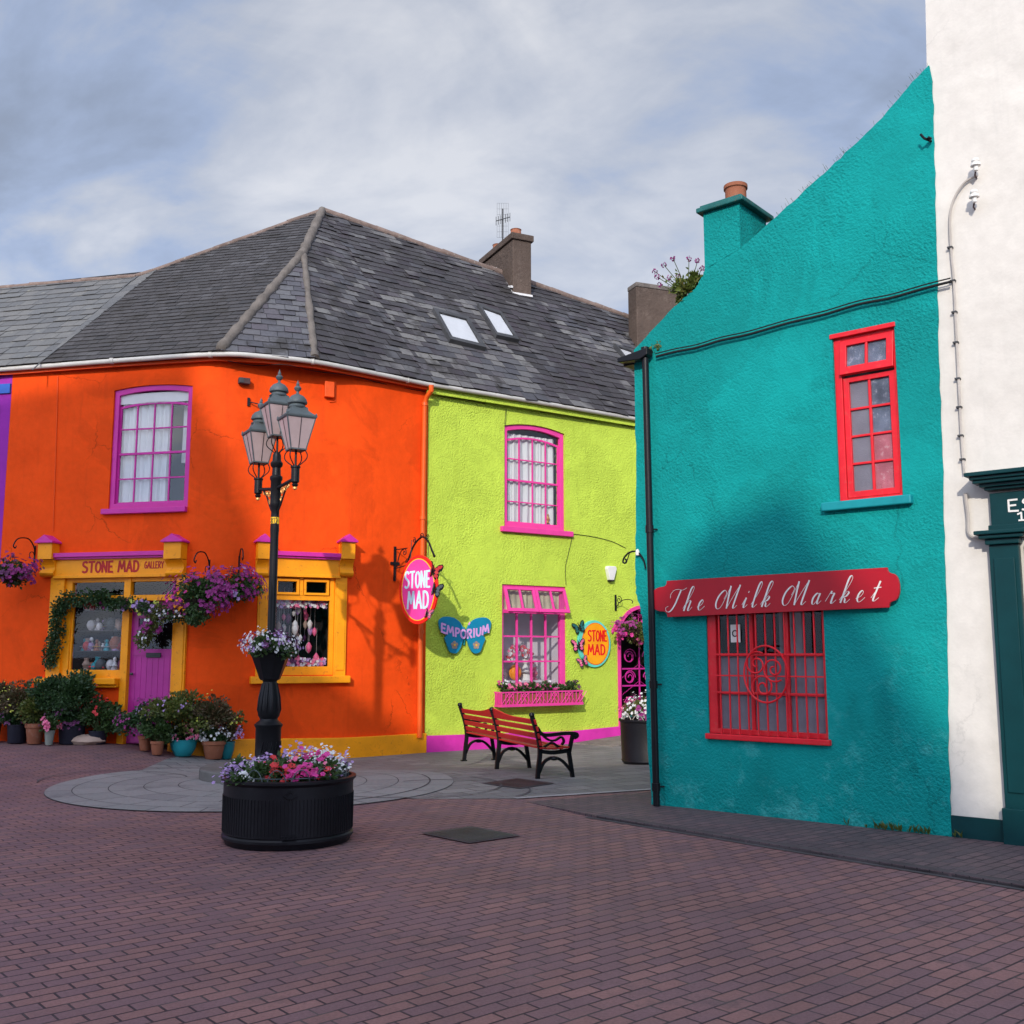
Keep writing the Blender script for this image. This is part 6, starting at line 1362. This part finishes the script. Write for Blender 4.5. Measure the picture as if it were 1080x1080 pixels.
# front faces the square (towards -FC.u)
SGM = ST @ Matrix(((1, 0, 0, 0), (0, 1, 0, 0), (0, 0, 1, 0), (0, 0, 0, 1)))
m = MB(SGM); m.prism(ell(0, 0, ea, eb, 44), -.02, .02); m.build('rim', paint('bright_red_rim', (.78, .015, .008), .4), os_, bevel=.006)
for s in (-1, 1):
    m = MB(SGM); m.prism(ell(0, 0, ea * .87, eb * .90, 40), *sorted((s * .0202, s * .024))); m.build('border', M['goldy'], os_)
    m = MB(SGM); m.prism(ell(0, 0, ea * .83, eb * .875, 40), *sorted((s * .0242, s * .027))); fc_ = m.build('face', paint('sign_pink', (.82, .05, .30), .4), os_)
    Q = SGM if s == -1 else SGM @ Matrix.Rotation(math.pi, 4, 'Z')
    m = MB(Q); text(m, 'STONE', -ea * .70, ea * .62, eb * .06, eb * .52, .036, -.031); text(m, 'MAD', -ea * .52, ea * .56, -eb * .54, -eb * .06, .040, -.031); m.build('lettering', paint('pale_cyan_letters', (.50, .72, .78), .4) if s == -1 else M['cloth'], fc_, recalc=False)
m = MB(SGM)
for x in (-.2, .2): m.tube([(x, 0, eb * .86), (x + .02, 0, eb * .86 + .36)], .006, 6)
m.build('chain', M['grate'], os_)
for (x, z_, s, mm1, mm2, lb) in ((.36, .30, .30, 'black', 'p_red', 'large dark red butterfly on the upper right rim of the pink oval sign'), (.40, -.02, .27, 'black', 'lampgrey', 'grey and black butterfly on the middle right rim of the pink oval sign'), (.24, -.42, .20, 'grate', 'p_pink', 'small pink butterfly on the lower rim of the pink oval sign')):
    butterfly(SGM @ TR((x, -.05, z_)) @ Matrix.Rotation(.3, 4, 'Y'), s, lb, mm1, mm2, flap=25)
# gallery lettering
m = MB(FA.M); z0 = FA.uv(120, 603.5)[1]; z1 = FA.uv(120, 592.5)[1]; t0 = FA.uv(89.5, 598)[0]; t1 = FA.uv(149, 598)[0]
lr = paint('dark_red_letters', (.42, .012, .01), .5)
text(m, 'STONE MAD', t0, t1, z0, z1, .036, -.074); t2 = FA.uv(155, 598)[0]; t3 = FA.uv(175, 598)[0]; text(m, 'GALLERY', t2, t3, z0 + .05, z1 - .02, .018, -.074); m.build('lettering', lr, orange, recalc=False)
# ================================================================ SMALL WALL THINGS
T = FG.root(*FG.uv(642.5, 605)); al = empty('alarm_box', T, 'white hexagonal alarm box on the lime wall below the iron bracket', 'alarm box'); m = MB(T)
m.prism([(-.12, .10), (-.10, .15), (.10, .15), (.13, .10), (.05, -.14), (-.06, -.14)], -.10, 0); m.build('case', M['whitep'], al, bevel=.012); m = MB(T); m.box(-.06, .06, -.09, -.01, -.165, -.141); m.build('sounder', M['black'], al, bevel=.005)
T = FC.root(*FC.uv(412, 410)) if 0 else FB.root(*FB.uv(346.5, 411)); al = empty('alarm_box', T, 'small orange painted box high on the orange wall under the gutter', 'junction box'); m = MB(T); m.box(-.085, .085, -.09, 0, -.15, .13); m.build('case', M['orangeflat'], al, bevel=.01); m = MB(T); m.tube([(.12, -.02, .16), (.12, -.02, -.2), (.02, -.02, -.22)], .008, 6); m.build('conduit', M['orangeflat'], al)
T = FB.root(*FB.uv(257, 403)); al = empty('floodlight', T, 'small dark floodlight under the gutter left of the lamp', 'floodlight'); m = MB(T); m.box(-.10, .09, -.12, -.02, -.05, .05); m.tube([(0, 0, 0), (0, -.05, 0)], .02, 8); m.build('housing', M['rust'], al, bevel=.01); m = MB(T); m.box(-.09, -.02, -.128, -.121, -.04, .04); m.build('lens', M['grate'], al)
T = FB.root(*FB.uv(262, 424)); al = empty('wall_hook', T, 'little black iron hook on the orange wall behind the left lantern', 'hook'); m = MB(T); m.box(-.02, .02, -.03, 0, -.07, .07); m.tube([(0, -.02, 0), (.18, -.16, -.06), (.2, -.18, .02)], .010, 6); m.build('arm', M['black'], al)
# cables
def cable(name, pts, r, mat, label, n=6): 
    P = [Vector(p) for p in pts]; m = MB(); m.tube(cr(P, 8), r, n); return tag(m.build(name, M[mat], smooth=True), label, 'cable')
c_ = [FT.P(x, y, .05) for x, y in ((692, 376), (712, 371), (735, 366.5), (760, 359), (790, 352.5), (830, 341), (868, 332), (905, 321), (940, 314), (975, 304), (1003, 297))]
cable('cable', c_, .013, 'cable', 'thick black cable sagging across the teal gable'); cable('cable', [p + Vector((0, 0, .03)) + FT.n * .01 for p in c_], .007, 'cable', 'thinner black cable running just above the thick one on the teal gable')
cw = [FWH.P(x, y, .03) for x, y in ((1031, 185), (1018, 192), (1007, 208), (1002, 228), (1003, 262), (1006, 297), (1008, 340), (1011, 400), (1014, 460), (1017, 500))]
cable('cable', cw, .012, 'greycable', 'pale cable running down the white wall from the insulators')
cable('cable', [FWH.P(x, y, .03) for x, y in ((1018, 520), (1021, 545), (1022, 562), (1030, 567), (1046, 567))], .016, 'greycable', 'pale cable below the green cornice bending to the shopfront')
cable('cable', [FG.P(x, y, .012) for x, y in ((603, 563), (625, 566), (645, 571), (660, 578))], .006, 'cable', 'thin dark wire from the lime house sill to the teal corner')
cable('cable', [FG.P(x, y, .012) for x, y in ((604, 565), (600, 582), (596.5, 598), (597, 617))], .005, 'cable', 'thin dark wire hanging between the two lime house windows')
cable('cable', [FA.P(x, y, .012) for x, y in ((61, 397), (60, 440), (58, 500), (56, 560))], .008, 'orangeflat', 'orange painted wire running down the orange wall left of the window')
for (x, y, lb) in ((1033, 180, 'upper white porcelain insulator on the white wall'), (1031.5, 213, 'lower white porcelain insulator on the white wall')):
    T = FWH.root(*FWH.uv(x, y)); r = empty('insulator', T, lb, 'insulator'); m = MB(T @ TR((0, -.11, 0))); m.lathe([(.0, -.05), (.02, -.04), (.022, 0), (.045, .005), (.04, .03), (.025, .035), (.035, .05), (.03, .07), (0, .075)], 14); m.build('cup', M['whitep'], r, smooth=True)
    m = MB(T); m.tube([(-.03, 0, -.06), (-.02, -.08, -.07), (0, -.11, -.03)], .008, 6); m.build('pin', M['rust'], r)
T = FT.root(*FT.uv(982, 149)); r = empty('wall_hook', T, 'small dark iron hook where the teal and white walls meet', 'hook'); m = MB(T); m.tube([(0, 0, 0), (-.03, -.10, .0), (-.06, -.10, .05)], .012, 7); m.lathe([(0, -.03), (.03, 0), (0, .03)], 8, c=(0, -.06, 0)); m.build('arm', M['black'], r)
T = FT.root(FT.uv(674, 583)[0], FT.uv(674, 583)[1]); r = empty('insulator', T, 'small white knob on the teal corner under the curved bracket', 'insulator'); m = MB(T @ TR((.0, -.03, 0))); m.lathe([(0, -.035), (.02, -.03), (.024, 0), (.02, .02), (.012, .035), (0, .04)], 12); m.build('cup', M['whitep'], r, smooth=True)
# ================================================================ VALERIAN on the teal chimney, verge grass
vp = FT.P(726, 318, -.12); T = TR(vp); r = empty('wild_valerian', T, 'wild plant with pink flower heads growing on the teal gable by the chimney', 'plant'); R_ = random.Random(9)
m = MB(T); leaves(m, R_, (-.03, 0, .13), (.20, .14, .20), 420, .075, .28, 9); leaves(m, R_, (.10, 0, .22), (.10, .1, .16), 160, .07, .28, 5)
m2 = MB(T); m3 = MB(T)
for dx, dz in ((-.36, .36), (-.26, .44), (-.30, .22), (-.16, .50), (-.10, .30), (.03, .52), (.10, .44), (.16, .38), (-.2, .30), (-.34, .28)):
    e = Vector((dx, R_.uniform(-.1, .1), dz)); m2.tube([(dx * .2, 0, 0), (dx * .5, e.y * .5, dz * .6), e], [.006, .005, .004], 5)
    for i in range(5): q = Vector((dx, e.y, dz)) * R_.uniform(.3, .8); leafat(m, q, rv(R_), rv(R_), .05, .014)
    for i in range(20): blossom(m3, R_, e + rv(R_) * .028, .011, rv(R_))
m.build('leaves', M['leafy'], r, recalc=False); m2.build('stems', M['stem'], r); m3.build('blossoms', M['p_purple'], r, recalc=False)
R_ = random.Random(10); m = MB(FT.M)
for i in range(60):
    k = R_.randrange(1, len(ver) - 1); a, b = ver[k], ver[k + 1]; t = R_.random(); m.tube([(a[0] + (b[0] - a[0]) * t, .02, a[1] + (b[1] - a[1]) * t - .02), (a[0] + (b[0] - a[0]) * t - R_.uniform(.0, .05), .0, a[1] + (b[1] - a[1]) * t + R_.uniform(.02, .03 + .09 * R_.random() ** 2))], .0014, 3)
tag(m.build('verge_grass', M['stem'], recalc=False), 'thin dry grass stalks along the sloping top of the teal gable', 'grass', kind='stuff')
m = MB(FT.M)
for i in range(26):
    x = FT.uv(948, 870)[0] + R_.gauss(0, .22)
    for k in range(4): leafat(m, Vector((x, -.03, .03)), Vector((R_.uniform(-.6, .6), R_.uniform(-.6, 0), 1)), rv(R_), R_.uniform(.03, .10), .006)
for i in range(26): leafat(m, Vector((FT.uv(690, 372)[0] + R_.uniform(-.03, .10), -.02, FT.uv(692, 366)[1] + R_.uniform(-.05, .03))), rv(R_), rv(R_), .035, .012)
tag(m.build('weeds', M['leafy'], recalc=False), 'small weeds at the foot of the teal wall near the white building', 'weeds', kind='stuff')
# ================================================================ SHOP WINDOW ORNAMENTS
R_ = random.Random(3)
def figurine(T, h, mat, label, grp, kind):
    r = empty('ornament', T, label, 'ornament', grp); m = MB(T); w = h * .32
    if kind == 0: m.lathe([(w * .8, 0), (w * .9, h * .05), (w * .45, h * .2), (w, h * .5), (w * .5, h * .8), (w * .65, h)], 14)
    elif kind == 1: m.lathe([(w * .9, 0), (w * .6, h * .3), (w * .35, h * .62), (w * .2, h * .68), (w * .42, h * .78), (w * .4, h * .92), (w * .1, h)], 14)
    else: m.lathe([(w * .5, 0), (w * 1.2, h * .3), (w * 1.3, h * .6), (w * .9, h * .9), (w * .3, h)], 14)
    m.build('body', mat, r, smooth=True); m = MB(T); m.lathe([(w * .5, h * .45), (w * 1.06, h * .5), (w * .5, h * .55)] if kind == 0 else [(w * .2, h * .3), (w * 1.25, h * .35), (w * .2, h * .4)], 14); m.build('band', M['goldy' if R_.random() < .3 else 'p_white'], r, smooth=True)
cols = [M[k] for k in ('p_white', 'sandstone', 'p_lilac', 'p_dark', 'cloth', 'turq', 'p_red', 'terracotta', 'lampgrey')]
zs = FA.uv(100, 708)[1]
for k_ in (1, 2, 3):
    m = MB(FA.M); m.box(FA.uv(75, 660)[0], FA.uv(129, 660)[0], .16, .36, zs + .34 * k_ - .012, zs + .34 * k_); m.build('display_shelf', M['grate'], w1)
for i in range(80):
    x = FA.uv(77 + 49 * R_.random(), 660)[0]; row = i % 4; T = FA.root(x, zs + .003 + .34 * row, -R_.uniform(.19, .33)); figurine(T, R_.uniform(.10, .24), R_.choice(cols), 'small painted ornament on the display shelf in the left gallery window', 'ornaments in the left gallery window', R_.randrange(3))
for i in range(38):
    x = FB.uv(292 + 54 * R_.random(), 655)[0]; z_ = FB.uv(318, 640 + 56 * R_.random())[1]; y = R_.uniform(.15, .5); T = FB.root(x, z_, -y); r = empty('hanging_ornament', T, 'small pale ornament hanging in the right gallery window', 'ornament', 'ornaments in the right gallery window')
    m = MB(T); k = R_.uniform(.04, .085)
    m.lathe([(0, -k * 1.6), (k * .5, -k), (k * .7, 0), (k * .3, k * .7), (0, k)], 10, cap=False); m.build('body', R_.choice([M['p_pink'], M['p_white'], M['p_white'], M['p_lilac'], M['sandstone'], M['p_dark']]), r, smooth=True)
    m = MB(T); m.tube([(0, 0, k), (0, 0, .5)], .002, 3); m.build('thread', M['cloth'], r)
R2 = random.Random(77)
# flowers massed along top and foot of the right window
for nm, y_, lb in (('flower_garland', 637, 'string of small pink and white blooms along the top of the right gallery window'), ('flower_garland', 699, 'row of pink and white blooms along the foot of the right gallery window')):
    T = FB.root(*FB.uv(318, y_), -.15); r = empty(nm, T, lb, 'garland'); a, b = FB.uv(291, 655)[0], FB.uv(346, 655)[0]; zc = FB.uv(318, y_)[1]
    for mat, n in (('p_pink', 60), ('p_white', 60), ('p_lilac', 40), ('p_dark', 40)):
        m = MB(FB.M)
        for i in range(n): blossom(m, R2, Vector((R2.uniform(a, b), .14 + R2.uniform(-.04, .05), zc + R2.uniform(-.05, .07))), R2.uniform(.025, .04), Vector((0, -1, .2)))
        m.v = m.v; m.build('blossoms', M[mat], r, recalc=False)
# pumpkin and pale drapes in the lime window
T = FG.root(FG.uv(552, 717)[0], FG.uv(552, 719)[1] + .02, -.28); pk = empty('pumpkin', T, 'orange pumpkin ornament standing in the lower lime house window', 'pumpkin'); m = MB(T); vs = []; nn2 = 40; mm = 12
for j in range(mm + 1):
    th = math.pi * j / mm
    for k in range(nn2): a = 2 * math.pi * k / nn2; q = 1 - .14 * abs(math.sin(a * 4)) ** .3 * 0 - .13 * (1 - abs(math.sin(a * 4))) ** 3; vs.append((.125 * math.sin(th) * math.cos(a) * q, .125 * math.sin(th) * math.sin(a) * q, .15 - .15 * math.cos(th)))
m.add(vs, [(j * nn2 + k, j * nn2 + (k + 1) % nn2, (j + 1) * nn2 + (k + 1) % nn2, (j + 1) * nn2 + k) for j in range(mm) for k in range(nn2)]); m.build('body', paint('pumpkin_orange', (.85, .28, .02), .35), pk, smooth=True, angle=60); m = MB(T); m.tube([(0, 0, .28), (.01, 0, .34)], .02, 7); m.build('stalk', M['stem'], pk)
m = MB(FG.M); m.box(FG.uv(531, 715)[0], FG.uv(590, 715)[0], .14, .55, FG.uv(552, 719)[1] - .02, FG.uv(552, 719)[1] + .018); m.build('display_shelf', M['intwall'], lime)
for i, (x, y, h, mt, lb) in enumerate(((543, 700, .22, 'p_white', 'white teapot shaped ornament left of the pumpkin'), (566, 700, .45, 'cloth', 'tall white vase right of the pumpkin'), (575, 712, .25, 'p_pink', 'pink vase at the right of the lime house window shelf'), (536, 712, .3, 'lampgrey', 'grey vase at the left corner of the lime house window shelf'))):
    T = FG.root(FG.uv(x, 715)[0], FG.uv(552, 719)[1] + .02, -.38); figurine(T, h, M[mt], lb, 'ornaments in the lime house window', i % 2)
T = FG.root(*FG.uv(557, 690), -.3); r = empty('artificial_flowers', T, 'spray of white and red blooms inside the lower lime house window', 'flowers')
for mat, n in (('p_white', 60), ('p_red', 40), ('p_pink', 30)):
    m = MB(T)
    for i in range(n): t = R_.uniform(-1, 1); blossom(m, R_, Vector((t * .30, R_.uniform(-.05, .05), .10 * math.cos(t * 2) + R_.uniform(-.12, .12))), .035, Vector((R_.uniform(-.5, .5), -1, .3)))
    m.build('blossoms', M[mat], r, recalc=False)
T = FG.root(FG.uv(582, 549)[0], FG.uv(582, 551)[1], -.16); figurine(T, .18, M['gold'], 'brass coloured pot on the upstairs sill of the lime house', 'ornaments in the lime house window', 0)

# loose wires under the eaves
cable('cable', [eave(x, y) + Vector((0, .02, -.12)) for x, y in ((240, 373), (270, 378), (300, 377), (332, 384), (370, 389), (410, 399), (448, 406))], .007, 'cable', 'thin dark wire looping under the orange house gutter')
cable('cable', [eave(x, y) + Vector((0, .05, -.16)) for x, y in ((462, 408), (500, 414), (545, 424), (590, 428), (640, 438), (672, 442))], .007, 'cable', 'thin dark wire looping under the lime house gutter')
cable('cable', [FG.P(534, 431, .03), FG.P(533, 440, .06), FG.P(532.5, 448, .03)], .006, 'cable', 'short dark wire dropping to the upper lime house window')

# ================================================================ LIGHT
sd = Vector((.80, 4.05, -1.79)).normalized() if 'SUND' not in globals() else SUND
sun = bpy.data.lights.new('sun', 'SUN'); so = bpy.data.objects.new('sun', sun); COL.objects.link(so); so.rotation_euler = sd.to_track_quat('-Z', 'Y').to_euler(); so.location = (-4, -30, 20)
sun.energy = 2.7; sun.angle = rad(.7); sun.color = (1.0, .93, .82)
elev = math.asin(-sd.z); rot_ = math.atan2(-sd.x, -sd.y)
w = bpy.data.worlds.new('World'); SC.world = w; w.use_nodes = True; nt = w.node_tree; nn = nt.nodes; ll = nt.links
for n_ in list(nn): nn.remove(n_)
out = nn.new('ShaderNodeOutputWorld'); sky = nn.new('ShaderNodeTexSky'); sky.sky_type = 'NISHITA'; sky.sun_disc = False; sky.sun_elevation = elev; sky.sun_rotation = rot_
bg1 = nn.new('ShaderNodeBackground'); bg1.inputs[1].default_value = .10; ll.new(sky.outputs[0], bg1.inputs[0])
tc = nn.new('ShaderNodeTexCoord'); sp = nn.new('ShaderNodeSeparateXYZ'); ll.new(tc.outputs['Generated'], sp.inputs[0])
def MT(op, a, b=None, clamp=False):
    m = nn.new('ShaderNodeMath'); m.operation = op; m.use_clamp = clamp
    for i, v in enumerate((a, b)):
        if v is None: continue
        if isinstance(v, (int, float)): m.inputs[i].default_value = v
        else: ll.new(v, m.inputs[i])
    return m.outputs[0]
# cloud deck coordinates: project the direction on a flat layer
zz = MT('ADD', MT('MAXIMUM', sp.outputs[2], 0.0), .42)
cx = nn.new('ShaderNodeCombineXYZ'); ll.new(MT('DIVIDE', sp.outputs[0], zz), cx.inputs[0]); ll.new(MT('DIVIDE', sp.outputs[1], zz), cx.inputs[1]); cx.inputs[2].default_value = 3.7
mp = nn.new('ShaderNodeMapping'); mp.inputs['Rotation'].default_value = (0, 0, .5); mp.inputs['Scale'].default_value = (1.0, 1.45, 1); ll.new(cx.outputs[0], mp.inputs[0])
n1 = nn.new('ShaderNodeTexNoise'); n1.inputs['Scale'].default_value = 1.25; n1.inputs['Detail'].default_value = 11; n1.inputs['Roughness'].default_value = .56; n1.inputs['Distortion'].default_value = .35; ll.new(mp.outputs[0], n1.inputs[0])
n2 = nn.new('ShaderNodeTexNoise'); n2.inputs['Scale'].default_value = 4.2; n2.inputs['Detail'].default_value = 8; n2.inputs['Roughness'].default_value = .55; n2.inputs['Distortion'].default_value = .5; ll.new(mp.outputs[0], n2.inputs[0])
f = MT('ADD', MT('MULTIPLY', n1.outputs[0], .72), MT('MULTIPLY', n2.outputs[0], .28))
rp = nn.new('ShaderNodeValToRGB'); e = rp.color_ramp.elements
st = [(.37, (.26, .30, .385)), (.44, (.30, .36, .49)), (.495, (.37, .45, .63)), (.54, (.49, .535, .64)), (.62, (.70, .72, .78))]
while len(e) < len(st): e.new(.5)
for i, (p, c) in enumerate(st): e[i].position = p; e[i].color = (*c, 1)
ll.new(f, rp.inputs[0])
# the cloud is brighter towards the low sun and towards the horizon, as real cloud is
dn = nn.new('ShaderNodeVectorMath'); dn.operation = 'DOT_PRODUCT'; ll.new(tc.outputs['Generated'], dn.inputs[0]); dn.inputs[1].default_value = tuple(-sd)
gl = MT('ADD', MT('MULTIPLY', MT('POWER', MT('MAXIMUM', dn.outputs['Value'], 0.0), 2.0), SUNGLOW if 'SUNGLOW' in globals() else 4.2), .98)
hz = MT('MULTIPLY', MT('SUBTRACT', 1.0, MT('MAXIMUM', sp.outputs[2], 0.0)), 1.0)
hz = MT('ADD', MT('MULTIPLY', MT('POWER', hz, 4.0), .75), .80)
bg2 = nn.new('ShaderNodeBackground'); ll.new(rp.outputs[0], bg2.inputs[0]); ll.new(MT('MULTIPLY', gl, hz), bg2.inputs[1])
mx = nn.new('ShaderNodeMixShader'); mx.inputs[0].default_value = .93; ll.new(bg1.outputs[0], mx.inputs[1]); ll.new(bg2.outputs[0], mx.inputs[2]); ll.new(mx.outputs[0], out.inputs[0])
# houses across the street, behind the photographer: their roofline keeps the low sun off the square
YO = -17.0
M['facing'] = paint('facing_house_render', (.26, .235, .21), .9, .1, 3, 0); M['facing2'] = paint('facing_window', (.04, .045, .05), .3, .1, 3, 0)
for nm, lb, prof, mt in (
    ('tall_facing_house', 'tall gabled house facing the square from the left behind the viewer', [(-27, 17.2), (-10.3, 17.2), (-9.1, 13.1)], 'facing'),
    ('facing_house', 'stepped roofed house facing the square directly behind the viewer', [(-9.08, 12.9), (-7.5, 11.9), (-6.1, 11.4), (-5.3, 9.9), (-3.2, 9.9), (-2, 10.2), (-1.5, 10.8), (-.62, 10.8), (-.12, 8.8)], 'facing'),
    ('low_facing_house', 'low house facing the square from the right behind the viewer', [(-.10, 8.2), (.3, 7.7), (1.2, 7.2), (10, 6.8)], 'facing')):
    prof = [(a_ - 1.975, b_ + 4.42) for a_, b_ in prof]; x0, x1 = prof[0][0], prof[-1][0]; r = empty(nm, (x0, YO, 0), lb, 'house', 'houses behind the viewer'); m = MB()
    m.prism([(x0, -.3), (x1, -.3)] + prof[::-1], YO - 7, YO); m.build('wall', M[mt], r)
    for j in range(int((x1 - x0) / 3)):
        for zz_ in (.9, 3.9, 6.9):
            q = MB(); xx = x0 + .9 + j * 3; q.box(xx, xx + 1.1, YO - .02, YO + .03, zz_, zz_ + 1.7); wn = q.build('window', M['facing2'], r)
            q = MB(); q.ring(rect(xx - .08, xx + 1.18, zz_ - .08, zz_ + 1.78), rect(xx, xx + 1.1, zz_, zz_ + 1.7), YO - .01, YO + .06); q.build('frame', M['cloth'], wn)
SC.view_settings.view_transform = 'Standard'; SC.view_settings.look = 'None'; SC.view_settings.gamma = 1; SC.view_settings.exposure = .32
SC.view_settings.use_curve_mapping = False
SC.cycles.use_denoising = True
